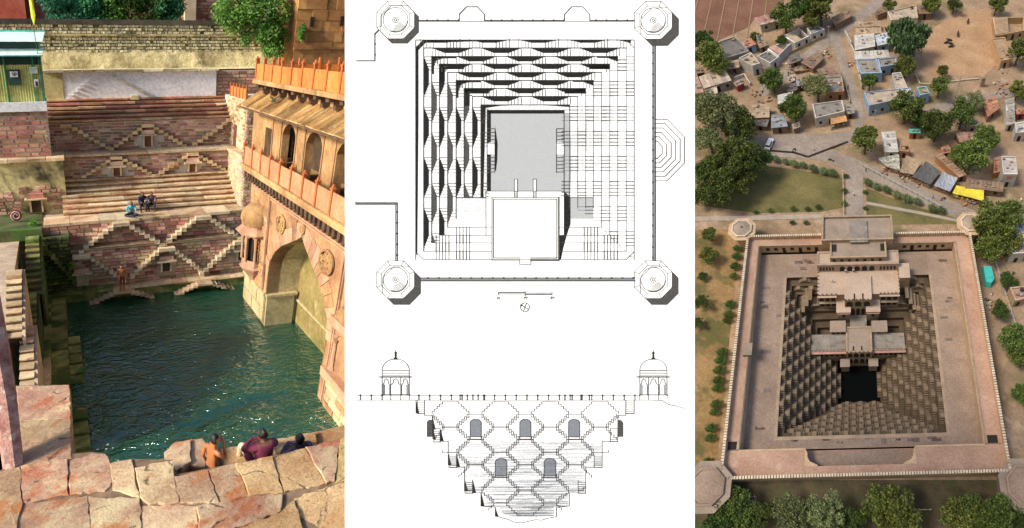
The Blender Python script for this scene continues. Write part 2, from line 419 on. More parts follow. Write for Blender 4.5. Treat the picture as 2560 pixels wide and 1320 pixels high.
# pool and pavilion in the middle of the tank
k = Ink(); k.rect(1202, 262, 1424, 284, 'ink_pale'); k.rect(1202, 284, 1218, 494, 'ink_pale'); k.rect(1411, 284, 1424, 494, 'ink_wash')
k.poly([(1202,262),(1424,262),(1424,268),(1380,264),(1313,261.5),(1250,264.5),(1214,270),(1208,494),(1202,494)], 'ink_dark')
k.rect(1217, 275, 1411, 284, 'ink_dark'); k.rect(1217, 275, 1227, 478, 'ink_dark')
k.rect(1227, 284, 1410, 478, 'ink_wash'); k.line([(1410,284),(1410,478)], 2)
k.poly([(1237,316),(1240,330),(1244,360),(1243,400),(1240,425),(1236,432)], 'ink_dark')
for y in range(322, 432, 9):
    if not 358 < y < 386: k.line([(1218,y),(1236,y)], 1.8); k.line([(1391,y),(1410,y)], 1.8)
k.rect(1219, 356, 1236, 386, 'paper'); k.rect(1392, 356, 1409, 386, 'paper')
k.line([(1391,322),(1391,431)], 1.8); k.line([(1391,322),(1410,322)], 1.5)
k.poly([(1410,478),(1426,494),(1426,560),(1416,590),(1408,620),(1402,649),(1392,649),(1396,497)], 'ink_dark')
k.rect(1215, 478, 1410, 588, 'paper'); k.line([(1410,588),(1410,478),(1215,478),(1215,588)], 1.8); k.line([(1215,478),(1231,496)], 1); k.line([(1410,478),(1396,496)], 1)
k.poly([(1230,588),(1397,588),(1397,650),(1230,650)], 'paper'); k.line([(1230,494),(1230,650),(1300,650)], 1.8); k.line([(1230,494),(1397,494)], 1.8); k.line([(1397,494),(1397,650),(1327,650)], 4)
k.line([(1300,645),(1234,645),(1234,498),(1392,498),(1392,645),(1327,645)], 2.4)
k.rect(1299, 650, 1327, 661, 'paper'); k.line([(1299,650),(1299,661),(1327,661),(1327,650)], 1.4); k.line([(1299,655),(1327,655)], 1.4)
for x in (1286, 1333): k.rect(x, 448, x+7.5, 494, 'paper'); k.line([(x,494),(x,448),(x+7.5,448),(x+7.5,494)], 1.7)
k.build('pool_plan')
# scale bar with its figures, and the compass
k = Ink(); k.line([(1246,730),(1380,730),(1380,737),(1246,737)], 1.2, closed=True); k.rect(1246, 730, 1312, 734, 'ink_mid'); k.rect(1313, 733, 1380, 737, 'ink_mid'); k.line([(1312.5,728),(1312.5,740)], 1.5)
k.circ(1246, 745, 2.6, 1.6, 10)
k.line([(1309,742),(1311,746),(1313,742)], 1.4); k.circ(1316, 744, 2, 1.3, 8)
k.line([(1376,742.5),(1379,741),(1379,744),(1375,747),(1380,747)], 1.3); k.circ(1383.5, 744, 2.2, 1.3, 8)
k.build('scale_bar')
k = Ink(); k.circ(1312, 768, 11, 1.5); k.line([(1303,762),(1321,774)], 1.8); k.line([(1316,758),(1308,778)], 1.6)
k.circ(1303, 763, 1.5, 2.4, 8); k.build('compass')
# section: terrace line, two domed pavilions
k = Ink(); k.line([(891,989),(957,989)], 1.4); k.line([(1023,989),(1600,989)], 1.4); k.line([(1667,989),(1669,989)], 1.4)
k.line([(891,1000),(1633,1000),(1655,1001),(1672,1011),(1690,1015),(1713,1021)], 1.6)
for x in list(range(901, 956, 27))+list(range(1047, 1596, 27))+[1150, 1168, 1195, 1211, 1412, 1430, 1455, 1473]:
    k.line([(x,988),(x,1000)], 2.4); k.circ(x, 988, 1.2, 2.2, 6)
k.build('terrace_section')
for cx in (989, 1633):
    k = Ink()
    dome = [(cx+34*math.cos(R(180+q*10)), 926+29*math.sin(R(180+q*10))) for q in range(19)]
    k.line(dome, 1.5); k.line([(cx-34,926),(cx-34,941)], 1.4); k.line([(cx+34,926),(cx+34,941)], 1.4)
    for y in (926, 932.5, 938.5): k.line([(cx-34,y),(cx+34,y)], 1.7 if y != 938.5 else 1.2)
    k.poly([(cx-48,942.5),(cx-38,940.5),(cx+38,940.5),(cx+48,942.5),(cx+36,944),(cx-36,944)], 'ink_hatch')
    k.poly([(cx-7,899),(cx-2.5,893),(cx-1.5,884),(cx,872),(cx+1.5,884),(cx+2.5,893),(cx+7,899)], 'ink_dark'); k.circ(cx, 882, 2, 2.4, 8); k.circ(cx, 888, 1.6, 2.2, 8)
    for x in (-34, -12.5, 12.5, 34): k.line([(cx+x,944),(cx+x,987)], 1.6); k.line([(cx+x,987),(cx+x,1000)], 1.2)
    for x in (-31, -28, -15, 15, 28, 31): k.line([(cx+x,962),(cx+x,987)], 1.4)
    for x0, x1 in ((-34,-13.5),(-12.5,12.5),(13.5,34)):
        w = x1-x0; mx = (x0+x1)/2
        k.line([(cx+x0+2.5,961),(cx+mx-w*.27,958),(cx+mx-w*.22,950),(cx+mx,946.5),(cx+mx+w*.22,950),(cx+mx+w*.27,958),(cx+x1-2.5,961)], 1.6)
    k.line([(cx-35,987),(cx+35,987)], 2.6); k.build('pavilion_elevation')
# section of the tank: stepped outline, diamond flights, niches
k = Ink()
outl = [(1061,1001),(1061,1038),(1081,1038),(1081,1071),(1100,1071),(1100,1103),(1120,1103),(1120,1162),(1141,1162),(1141,1168),(1161,1168),(1161,1227),(1181,1227),(1181,1232),(1202,1232),(1202,1265),(1238,1268),(1238,1290)]
outr = [(1564,1001),(1564,1038),(1544,1038),(1544,1071),(1525,1071),(1525,1103),(1505,1103),(1505,1162),(1485,1162),(1485,1168),(1464,1168),(1464,1227),(1445,1227),(1445,1232),(1423,1232),(1423,1265),(1391,1268),(1391,1290)]
k.line(outl, 1.6); k.line(outr, 1.6)
k.line([(1238,1290),(1270,1298),(1284,1305),(1304,1307),(1320,1303),(1337,1299),(1355,1300),(1366,1296),(1391,1291)], 1.7)
k.line([(1202,1265),(1423,1265)], 1.8)
def xlim(y):
    l = max((p[0] for p in outl if p[1] <= y+1), default=1061); return l, 2625-l
for q, (y0, y1) in enumerate(((1006,1071),(1071,1103),(1103,1168),(1168,1232),(1232,1266),(1266,1292))):
    a, b = xlim(y0+2)
    for n in range(int((y1-y0)*.9*(.5+.32*q))):
        y = random.uniform(y0+1, y1-1); aa, bb = xlim(y); xa = random.uniform(aa+6, bb-50); ln = random.uniform(30, 150)
        k.line([(xa,y),(min(xa+ln,bb-3),y+random.uniform(-.4,.4))], .45+.04*q, 'ink_mid' if q > 1 else 'ink_wash')
    if q > 1: k.rect(a+2, y0+1, b-2, y1-1, 'ink_pale')
def hexa(cx, cy, l, r):
    pts = []; n = 5
    up = [(-46,0)]
    for q in range(n): up += [(-46+6.3*q, -6.1*(q+1)), (-46+6.3*(q+1), -6.1*(q+1))]
    tpt = up+[(-x, y) for x, y in up[::-1]]
    for sgn in (1, -1):
        run = []
        for x, y in tpt:
            px_, py_ = cx+x, cy+sgn*y*.98+(-2 if sgn > 0 else 2)
            if l-1 <= px_ <= r+1: run.append((px_, py_))
            else:
                if len(run) > 1: k.line(run, 1.5)
                run = []
        if len(run) > 1: k.line(run, 1.5)
for row in range(8):
    cy = 1036+31.4*row; a, b = xlim(cy); a2, b2 = xlim(cy+26)
    for q in range(-1, 6):
        cx = 1126+124.5*q+(62 if row % 2 else 0)
        if a-50 < cx < b+50: hexa(cx, cy, max(a, a2-18), min(b, b2+18))
def niche(x0, x1, y0, y1, m='ink_hatch'):
    w = x1-x0; k.poly([(x0,y1),(x0,y0+7),(x0+w*.16,y0+2),(x0+w*.35,y0),(x1-w*.35,y0),(x1-w*.16,y0+2),(x1,y0+7),(x1,y1)], m)
    k.line([(x0,y1),(x0,y0+7),(x0+w*.16,y0+2),(x0+w*.35,y0),(x1-w*.35,y0),(x1-w*.16,y0+2),(x1,y0+7),(x1,y1)], 1.6, closed=True)
    k.line([(x0,y1),(x0,y1+5),(x1,y1+5),(x1,y1)], 1.3)
for x in (1175, 1299, 1421): niche(x, x+28, 1048, 1092, 'ink_mid')
for x in (1238, 1360): niche(x, x+29, 1146, 1189, 'ink_mid')
k.poly([(1067,1092),(1067,1054),(1073,1049),(1081,1049),(1081,1092)], 'ink_hatch'); k.poly([(1545,1049),(1552,1050),(1558,1056),(1558,1092),(1545,1092)], 'ink_hatch')
for (x0, y0, h) in ((1039,1001,32),(1080,1040,34),(1081,1071,27),(1100,1072,30),(1120,1136,27),(1141,1137,30),(1161,1200,27),(1181,1200,32),(1202,1232,33),(1237,1269,22)):
    k.poly([(x0,y0),(x0+1,y0),(x0+9,y0+h),(x0,y0+h)], 'ink_dark')
for (x0, x1, y0) in ((1043,1061,1001),(1084,1100,1072),(1122,1141,1136),(1162,1181,1200),(1564,1585,1001),(1525,1544,1071),(1485,1505,1136),(1445,1464,1200)):
    for e in range(6): k.line([(x0,y0+6+e*5.2),(x1,y0+6+e*5.2)], 1.3)
    k.line([(x1,y0),(x1,y0+34)], 1.4); k.line([(x0,y0+33),(x1,y0+33)], 1.6); k.line([(x0,y0),(x0,y0+33)], 1.2)
k.build('tank_section')

# ================================================================ LEFT: the tank with the arched pavilion
stone('brick_red', (0.358,0.147,0.102), (0.614,0.314,0.218), 2.2, hue=.03, rnd=.35, bump=.5, stains=[((.10,.07,.05), .9, .55, .12, .6)])
stone('brick_brown', (0.282,0.160,0.109), (0.538,0.346,0.230), 2.2, hue=.03, rnd=.35, bump=.5)
stone('brick_pink', (0.563,0.307,0.230), (0.845,0.550,0.410), 2.0, hue=.02, rnd=.3, bump=.5)
stone('brick_gold', (0.538,0.384,0.192), (0.794,0.602,0.346), 2.0, hue=.015, rnd=.25, bump=.5)
stone('mortar', (.72,.62,.50), (.90,.82,.70), 3.0, rnd=0, bump=.3, stains=[((.16,.12,.08), .7, .5, .2, .6)])
stone('mortar_dark', (0.408,0.300,0.216), (0.696,0.552,0.408), 1.2, rnd=0, bump=.3)
stone('step_sand', (.52,.35,.19), (.80,.62,.39), 1.3, rnd=.25, bump=.5, hue=.012, stains=[((.30,.12,.07), 1.1, .52, .15, .65), ((.13,.10,.06), 2.6, .60, .1, .7)])
stone('step_rust', (0.405,0.162,0.095), (0.702,0.405,0.230), 1.3, rnd=.25, bump=.5, stains=[((.12,.08,.05), 2.4, .55, .12, .6)])
stone('cream_stone', (.58,.45,.27), (.80,.69,.48), 2.5, rnd=.18, bump=.4, stains=[((.40,.25,.12), 2.0, .56, .15, .5)])
stone('mossy', (0.120,0.144,0.036), (0.408,0.372,0.120), 1.6, rnd=.35, bump=.5, stains=[((.035,.10,.015), .8, .46, .12, .8), ((.42,.34,.18), 1.5, .6, .1, .7)])
stone('mossy_dark', (.035,.05,.02), (.12,.13,.05), 1.6, rnd=.4, bump=.5, stains=[((.05,.13,.02), 1.3, .52, .1, .8)])
stone('plaster_white', (.86,.87,.90), (.96,.96,.97), .9, rnd=0, bump=.15, stains=[((.22,.15,.10), 2.6, .66, .05, .85), ((.70,.72,.78), .6, .55, .2, .4)], streak=((.55,.48,.42), 0.25))
stone('plaster_yellow', (.52,.46,.20), (.72,.64,.32), .8, rnd=0, bump=.2, stains=[((.30,.22,.12), 1.6, .58, .1, .7)])
stone('plaster_stained', (.55,.47,.20), (.76,.66,.34), .9, rnd=0, bump=.3, stains=[((.07,.06,.04), .55, .50, .13, .95), ((.33,.19,.13), 1.4, .57, .08, .8)], streak=((.05,.045,.03), 0.9))
stone('olive_rubble', (0.360,0.290,0.130), (0.740,0.630,0.360), 1.1, rnd=.3, bump=.8, dist=.06, stains=[((.10,.075,.03), .45, .52, .12, .85)], streak=((.12,.10,.05), 0.55))
stone('olive_pale', (.56,.50,.30), (.84,.76,.52), 1.6, rnd=.35, bump=.8, dist=.05, stains=[((.12,.09,.05), 3.5, .58, .08, .7)])
stone('coping_dark', (.045,.04,.035), (.12,.10,.08), 1.0, rnd=0, bump=.4)
stone('facade', (.30,.15,.075), (.58,.34,.18), .8, rnd=.12, bump=.35, fine=14, stains=[((.66,.30,.09), .5, .54, .2, .5), ((.15,.075,.04), 1.1, .56, .12, .6)], streak=((.20,.09,.045), 0.7))
stone('facade_pink', (.36,.18,.11), (.60,.36,.23), 1.2, rnd=.15, bump=.35, fine=12, stains=[((.70,.38,.14), .6, .52, .2, .6)])
stone('facade_gold', (.32,.17,.07), (.60,.38,.17), .8, rnd=.1, bump=.35, stains=[((.30,.16,.07), 1.2, .58, .12, .6)], streak=((.16,.085,.035), 0.65))
stone('orange_panel', (.55,.17,.035), (.72,.27,.07), .9, rnd=.1, bump=.25, stains=[((.45,.15,.05), 1.4, .58, .12, .6)], streak=((.34,.10,.03), 0.55))
stone('orange_post', (.42,.11,.03), (.56,.18,.055), 1.2, rnd=.12, bump=.2)
stone('panel_pink', (.52,.22,.11), (.68,.34,.18), .9, rnd=.1, bump=.25, stains=[((.55,.24,.12), 1.4, .56, .12, .6)], streak=((.36,.13,.06), 0.55))
stone('chajja', (.40,.21,.07), (.66,.42,.17), 1.4, rnd=.42, bump=.3, stains=[((.74,.66,.42), 1.8, .6, .1, .6)])
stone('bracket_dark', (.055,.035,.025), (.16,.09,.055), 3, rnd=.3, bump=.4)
stone('recess_wall', (.22,.16,.05), (.38,.29,.11), .7, rnd=0, bump=.35, stains=[((.20,.19,.05), .8, .52, .15, .7), ((.70,.63,.36), 1.3, .60, .1, .6)], streak=((.13,.10,.03), 0.7))
stone('pier_base', (.44,.33,.16), (.64,.52,.29), .9, rnd=.1, bump=.3, stains=[((.30,.32,.08), .9, .55, .15, .6)], streak=((.17,.14,.05), 0.6))
stone('slab', (0.423,0.230,0.143), (0.681,0.469,0.294), 2.2, rnd=.2, bump=.7, dist=.022, fine=11, hue=.012, crack=1.3, stains=[((.84,.70,.40), .9, .52, .15, .7), ((.50,.16,.055), 1.9, .54, .10, .8), ((.10,.07,.05), 7.0, .64, .05, .8)])
stone('slab_gold', (0.450,0.252,0.099), (0.702,0.504,0.252), 2.2, rnd=.13, bump=.7, dist=.022, fine=11, hue=.012, crack=1.1, stains=[((.46,.17,.05), 1.3, .53, .12, .8), ((.10,.07,.05), 7.0, .63, .05, .8)])
stone('joint_dirt_and_shade', (.16,.10,.06), (.36,.24,.15), 5, rnd=0, bump=.4)  # dirt of joints and ground; on risers it stands in for shade
stone('riser_shade', (.12,.08,.05), (.24,.16,.10), 3, rnd=.2, bump=.3)  # dark colour painting in the shade of recessed risers
stone('old_timber', (.30,.12,.10), (.58,.36,.30), 3.0, rnd=.1, bump=.9, dist=.03, fine=4, stains=[((.70,.55,.48), 6, .58, .08, .6)])
stone('red_house', (.50,.10,.06), (.64,.20,.13), .6, rnd=0, bump=.2, stains=[((.70,.36,.28), .8, .58, .1, .6)], streak=((.35,.06,.04), 0.6))
stone('purple_house', (.20,.07,.07), (.30,.13,.12), .5, rnd=0, bump=.2)
stone('tower_orange', (.44,.19,.07), (.70,.38,.13), .45, rnd=.3, bump=.4, stains=[((.28,.10,.05), .5, .52, .12, .75), ((.85,.60,.25), .35, .58, .15, .7)])
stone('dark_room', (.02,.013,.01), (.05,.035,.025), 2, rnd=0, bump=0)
stone('shade_room', (.05,.032,.02), (.13,.085,.05), 1, rnd=0, bump=.2)  # shade inside loggia and niches, put into a dark colour
plain('shed_yellow', (.62,.60,.22), .5); plain('shed_teal', (.10,.55,.47), .4); plain('shed_pale', (.68,.86,.80), .4)
plain('shed_dark', (.02,.06,.05), .6); plain('shed_green', (.03,.30,.16), .5); plain('white_paint', (.84,.84,.82), .6)
plain('poster_ink', (.06,.04,.06), .6); plain('flag_yellow', (.75,.80,.05), .6); plain('pole_dark', (.03,.08,.05), .5)
plain('graffiti_red', (.30,.05,.04), .7); plain('wood_door', (.20,.07,.035), .7)
leafy('leaf_blue', (.02,.13,.08), (.16,.52,.28), .45); leafy('leaf_green', (.016,.09,.02), (.19,.50,.10), .4); leafy('leaf_bright', (.02,.10,.01), (.22,.46,.06))
plain('bark', (.12,.08,.05), .9)

# ---- water
m, t, b = nodes('tank_water'); Lk = t.links
geo = N(t, 'ShaderNodeNewGeometry')
def wav(scale, det, sy):
    mp = N(t, 'ShaderNodeMapping'); mp.inputs['Scale'].default_value = (1, sy, 1); Lk.new(geo.outputs['Position'], mp.inputs[0])
    n = N(t, 'ShaderNodeTexNoise', Scale=scale, Detail=det, Roughness=.55); n.inputs['Distortion'].default_value = .9; Lk.new(mp.outputs[0], n.inputs['Vector']); return n.outputs[0]
w1, w2, w3 = wav(2.2, 2.0, 1.5), wav(6.0, 2.0, 1.3), wav(.30, 2.0, 1.0)
mr = N(t, 'ShaderNodeMapRange'); mr.inputs[1].default_value = .35; mr.inputs[2].default_value = .62; mr.inputs[3].default_value = .25; Lk.new(w3, mr.inputs[0])
ad = N(t, 'ShaderNodeMath', operation='MULTIPLY_ADD'); ad.inputs[1].default_value = .35; Lk.new(w2, ad.inputs[0]); Lk.new(w1, ad.inputs[2])
mu = N(t, 'ShaderNodeMath', operation='MULTIPLY'); Lk.new(ad.outputs[0], mu.inputs[0]); Lk.new(mr.outputs[0], mu.inputs[1])
bp = N(t, 'ShaderNodeBump', Strength=1.0, Distance=.17); Lk.new(mu.outputs[0], bp.inputs['Height'])
deep = N(t, 'ShaderNodeBsdfDiffuse'); Lk.new(ramp(t, w3, [(.35, (.006,.105,.072)), (.65, (.022,.17,.085))]), deep.inputs['Color'])
tr = N(t, 'ShaderNodeBsdfTransparent'); tr.inputs[0].default_value = (.22,.62,.40,1)
mx = N(t, 'ShaderNodeMixShader'); mx.inputs[0].default_value = .45; Lk.new(tr.outputs[0], mx.inputs[1]); Lk.new(deep.outputs[0], mx.inputs[2])
gl = N(t, 'ShaderNodeBsdfGlossy'); gl.inputs['Roughness'].default_value = .11; gl.inputs['Color'].default_value = (.75,.95,.95,1); Lk.new(bp.outputs[0], gl.inputs['Normal'])
fr = N(t, 'ShaderNodeFresnel'); fr.inputs['IOR'].default_value = 1.55; Lk.new(bp.outputs[0], fr.inputs['Normal'])
fm = N(t, 'ShaderNodeMath', operation='MULTIPLY_ADD'); fm.inputs[1].default_value = 1.9; fm.inputs[2].default_value = .02; Lk.new(fr.outputs[0], fm.inputs[0])
m2 = N(t, 'ShaderNodeMixShader'); Lk.new(fm.outputs[0], m2.inputs[0]); Lk.new(mx.outputs[0], m2.inputs[1]); Lk.new(gl.outputs[0], m2.inputs[2])
Lk.new(m2.outputs[0], t.nodes['Material Output'].inputs[0])
stone('pool_bed', (.004,.03,.022), (.012,.06,.035), .5, rnd=0, bump=0)
mb = MB(); mb.face([(-.5,5.0,-.28),(9,5.0,-.28),(10.6,11.0,-.28),(11,22.6,-.28),(-.5,22.6,-.28)]); kind(mb.build('water', 'tank_water', site='L'), 'structure')
mb = MB(); mb.face([(-3,4,-2.4),(9,4,-2.4),(12,24,-2.4),(-3,24,-2.4)]); mb.box(-.7,3,-2.4,-.5,22.8,-.32); mb.box(-.7,22.62,-2.4,12,22.9,-.32)
kind(mb.build('pool_bed', 'pool_bed', site='L'), 'structure')
mb = MB(); mb.face([(-14,23,2.5),(15,23,2.5),(17,45,10.5),(-14,45,10.5)]); kind(mb.build('ground', 'joint_dirt_and_shade', site='L', base=(0,23,2)), 'structure')

BR = {}
def brick(parent, axis, p, w, h, mat, d=.05, name='brick'):
    """one dressed stone; p = lower corner on the wall plane, face turned to -Y (axis Y) or -X (axis X)"""
    w = max(.08, round(w/.04)*.04); key = (REG[parent.name][0], axis, w, round(h, 2), mat, d, random.randrange(3))
    if key not in BR:
        q = MB(); e = .012; j = lambda: random.uniform(-.012, .012); f = -d+random.uniform(-.012, .01)
        ring = lambda a, y: [(a,y,a),(w-a,y,a),(w-a,y,h-a),(a,y,h-a)]
        vs = ring(0, .0)+[(x+j(), y, z+j()*.6) for x, y, z in ring(e, f)]
        if axis == 'X': vs = [(y, -x+w, z) for x, y, z in vs]
        q.add(vs, [(4,5,6,7),(0,1,5,4),(1,2,6,5),(2,3,7,6),(3,0,4,7)])
        S = SITES[key[0]]; me = bpy.data.meshes.new(name); me.from_pydata([tuple(S.lin(v)) for v in q.v], [], q.f); me.materials.append(MAT[mat]); BR[key] = me
    return place(name, BR[key], parent, p)
def bricks(parent, axis, plane, a0, a1, z0, z1, bw, bh, mats, holes=(), limit=300, gap=.036, skip=.0, d=.05):
    n = 0; rows = max(1, round((z1-z0)/bh)); h = (z1-z0)/rows
    for r_ in range(rows):
        a = a0-random.uniform(0, bw*.6); z = z0+r_*h
        while a < a1:
            w = bw*random.uniform(.65, 1.35); s0, s1 = max(a, a0), min(a+w, a1); a += w
            if s1-s0 < .1 or random.random() < skip: continue
            if any(s1 > h0 and s0 < h1 and z+h > k0+.01 and z < k1-.01 for h0, h1, k0, k1 in holes): continue
            if n >= limit: continue
            n += 1
            p = (s0, plane, z) if axis == 'Y' else (plane, s0, z)
            brick(parent, axis, p, s1-s0-gap, h-gap, random.choice(mats), d)
    return n
def steps_diamond(parent, Y, peak, zt, dz, n, tread, half, depth, mat, name='step', sides=(-1,1), cap=True):
    if cap: MB().box(peak-half, Y-depth, zt-dz, peak+half, Y-.002, zt, .012).build(name, mat, parent)
    for s_ in sides:
        for k in range(1, n+1):
            x0 = peak+s_*(half+tread*(k-1)); x1 = x0+s_*tread*1.02
            MB().box(min(x0,x1), Y-depth*random.uniform(.85,1.05), zt-dz*(k+1), max(x0,x1), Y-.002, zt-dz*k, .014).build(name, mat, parent)
def niche(parent, Y, xc, z0, w, h, mat='cream_stone', fill='wood_door', lintel=None):
    f = MB(); f.box(xc-w/2-.09, Y-.10, z0, xc-w/2, Y+.02, z0+h); f.box(xc+w/2, Y-.10, z0, xc+w/2+.09, Y+.02, z0+h)
    n_ = f.build('niche_frame', mat, parent)
    MB().box(xc-w/2, Y-.03, z0, xc+w/2, Y+.03, z0+h).build('recess', fill, n_)
    MB().box(xc-w/2-.32, Y-.30, z0+h, xc+w/2+.32, Y+.02, z0+h+.09, .01).build('sill', mat, n_)
    MB().prism([(xc-w/2-.2, Y-.2), (xc+w/2+.2, Y-.2), (xc+w/2+.2, Y), (xc-w/2-.2, Y)], z0+h+.1, z0+h+.32, .12).build('carved_block', lintel or 'brick_pink', n_)

# ---- far bank, tier by tier
lw = thing('terrace_wall', 'tall brick lower wall with zigzag stairs just above the green water', 'wall', 'L', (4.5, 23.2, 0))
mb = MB(); mb.box(-1.3, 22.6, -1.0, 12, 23.2, .22); mb.build('plinth', 'mossy', lw)
for k in range(14): MB().box(-1.2+k*.8, 22.52, .2, -1.2+k*.8+.79, 23.22, .27+random.uniform(0,.03), .012).build('ledge_slab', 'mossy' if k < 4 else 'step_sand', lw)
mb = MB(); mb.box(-1.4, 23.2, .2, 12, 23.6, 2.37); mb.box(-1.4, 23.35, 2.3, 12, 23.9, 3.72); mb.build('core', 'mortar_dark', lw)
MB().box(-1.4, 23.12, 2.33, 12, 23.36, 2.43, .01).build('cornice', 'cream_stone', lw)
bricks(lw, 'Y', 23.2, -1.3, 9.6, .27, 2.32, .46, .19, ['brick_pink','brick_red','brick_pink','brick_gold'], [(4.55,5.35,.55,1.6),(.15,.75,.3,1.3),(8.9,9.5,.9,1.7)], limit=230)
bricks(lw, 'Y', 23.35, -1.3, 9.6, 2.44, 3.72, .5, .2, ['brick_red','brick_pink','brick_brown'], limit=160)
steps_diamond(lw, 23.35, 2.62, 3.74, .185, 7, .26, .42, .36, 'cream_stone')
steps_diamond(lw, 23.35, 6.98, 3.74, .185, 7, .26, .42, .36, 'cream_stone')
steps_diamond(lw, 23.2, .5, 2.22, .2, 8, .22, .45, .40, 'cream_stone', sides=(1,))
steps_diamond(lw, 23.2, 4.95, 2.22, .2, 7, .22, .45, .40, 'cream_stone')
steps_diamond(lw, 23.2, 9.2, 2.22, .2, 8, .24, .5, .40, 'cream_stone', sides=(-1,))
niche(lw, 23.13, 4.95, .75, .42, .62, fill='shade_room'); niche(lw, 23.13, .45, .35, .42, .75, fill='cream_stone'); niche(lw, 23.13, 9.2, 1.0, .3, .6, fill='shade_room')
# stairs going down into the water
sw = thing('sunken_stairs', 'pyramid of pale steps running into the green water', 'stairs', 'L', (2.4, 22.4, 0))
steps_diamond(sw, 22.58, 2.4, .25, .10, 8, .25, .45, .5, 'step_sand')
s2 = thing('sunken_stairs', 'second pale step pyramid at the waterline beside the arched pavilion', 'stairs', 'L', (7.0, 22.4, 0))
steps_diamond(s2, 22.58, 6.9, .25, .10, 8, .25, .42, .5, 'step_sand')

lf = thing('long_stairs', 'broad flight of long sandstone steps where three people sit', 'stairs', 'L', (4.5, 23.5, 3.84))
def course(parent, x0, x1, y0, y1, z0, z1, w, mats, j=.014):
    a = x0
    while a < x1-.05:
        b_ = min(a+w*random.uniform(.7,1.35), x1)
        if x1-b_ < .3: b_ = x1
        MB().box(a, y0+random.uniform(-.02,.02), z0, b_-.012, y1, z1+random.uniform(-.012,.012), j).build('step_slab', random.choice(mats), parent); a = b_
MB().box(-1.3, 23.45, 3.0, 12, 30, 3.70).build('core', 'mortar_dark', lf)
course(lf, -1.2, 9.6, 23.28, 24.45, 3.71, 3.85, 1.1, ['step_sand','cream_stone'])
for k in range(7):
    y0 = 24.4+k*.28; course(lf, -.2, 9.9, y0, y0+.40, 3.96+k*.21, 4.05+k*.21, 1.1, ['step_sand','cream_stone','step_sand'])
    MB().box(-.2, y0+.10, 3.80+k*.21, 11, y0+.6, 3.955+k*.21).build('riser', 'step_rust', lf)  # darker riser colour paints in the shade below the slab edges

mw = thing('terrace_wall', 'brick middle wall with two small niches under stair peaks', 'wall', 'L', (4.5, 26.35, 5.34))
MB().box(-.6, 26.36, 5.0, 12, 27.3, 6.5).build('core', 'mortar', mw)
course(mw, -.6, 9.6, 26.2, 27.3, 6.5, 6.62, 1.6, ['step_sand','cream_stone'])
bricks(mw, 'Y', 26.36, .05, 9.4, 5.34, 6.5, .52, .165, ['brick_brown','brick_red','brick_pink'], [(2.45,3.25,5.3,6.1),(6.8,7.6,5.3,6.1)], limit=300, gap=.046)
for pk in (2.87, 7.19):
    steps_diamond(mw, 26.36, pk, 6.45, .155, 7, .27, .32, .3, 'brick_gold'); niche(mw, 26.30, pk, 5.36, .36, .5)
uw = thing('terrace_wall', 'brick upper wall with a single dark niche below the topmost steps', 'wall', 'L', (4.5, 27.3, 6.62))
MB().box(-.7, 27.3, 6.4, 12, 28.8, 8.1).build('core', 'mortar', uw)
bricks(uw, 'Y', 27.3, -.6, 10.0, 6.63, 8.1, .52, .17, ['brick_brown','brick_red','brick_red','brick_pink'], [(4.45,5.2,6.6,7.6)], limit=300, gap=.046)
steps_diamond(uw, 27.3, 4.82, 7.95, .17, 7, .27, .34, .3, 'brick_gold'); niche(uw, 27.25, 4.82, 6.7, .38, .62)
steps_diamond(uw, 27.3, .35, 8.1, .18, 7, .29, .3, .3, 'brick_gold', sides=(1,)); steps_diamond(uw, 27.3, 9.75, 8.1, .18, 8, .29, .3, .3, 'step_sand', sides=(-1,))
ts = thing('long_stairs', 'narrow flight of red-brown long steps below the whitewashed wall', 'stairs', 'L', (4.5, 27.4, 8.1))
MB().box(-.7, 27.9, 8.0, 12, 29, 8.3).build('core', 'mortar_dark', ts)
for k in range(6):
    y0 = 27.22+k*.26; course(ts, -.65, 9.9, y0, y0+.42, 8.19+k*.195-.03, 8.27+k*.195-.02, 1.5, ['step_rust','step_sand','brick_red'])
    MB().box(-.65, y0+.09, 8.02+k*.195, 10.6, y0+.6, 8.155+k*.195).build('riser', 'joint_dirt_and_shade', ts)  # dirt colour here paints the shade under each overhanging slab

ww = thing('whitewashed_wall', 'peeling whitewashed wall with stepped relief above the long steps', 'wall', 'L', (4.5, 28.6, 9.1))
MB().box(.45, 28.62, 9.1, 9.2, 29.2, 10.62, .01).build('white_panel', 'plaster_white', ww)
MB().box(-.65, 28.60, 9.1, .42, 29.2, 10.6, .01).build('yellow_panel', 'plaster_yellow', ww)
for k in range(7): MB().box(.5+k*.22, 28.54, 9.2+k*.18, .72+k*.22, 28.63, 9.26+k*.18).build('relief_step', 'plaster_white', ww); MB().box(3.1+k*.29, 28.54, 10.35-k*.16, 3.42+k*.29, 28.63, 10.40-k*.16).build('relief_step', 'cream_stone', ww)
for k in range(9): MB().box(-.6+k*1.1, 28.45, 10.6, .48+k*1.1, 29.25, 10.72, .015).build('coping_slab', 'olive_pale', ww)
MB().prism([(4.1,28.5),(4.6,28.5),(4.6,28.7),(4.1,28.7)], 9.12, 9.35, .2).build('shrine_block', 'plaster_yellow', ww)
dw = thing('brick_wall', 'dark weathered brick wall right of the whitewash behind the little balustrade', 'wall', 'L', (10.5, 28.6, 9))
MB().box(9.22, 28.75, 8.4, 14, 29.2, 10.6).build('core', 'mortar_dark', dw)
bricks(dw, 'Y', 28.74, 9.25, 12.6, 8.9, 10.6, .5, .19, ['brick_brown','brick_red','brick_brown'])

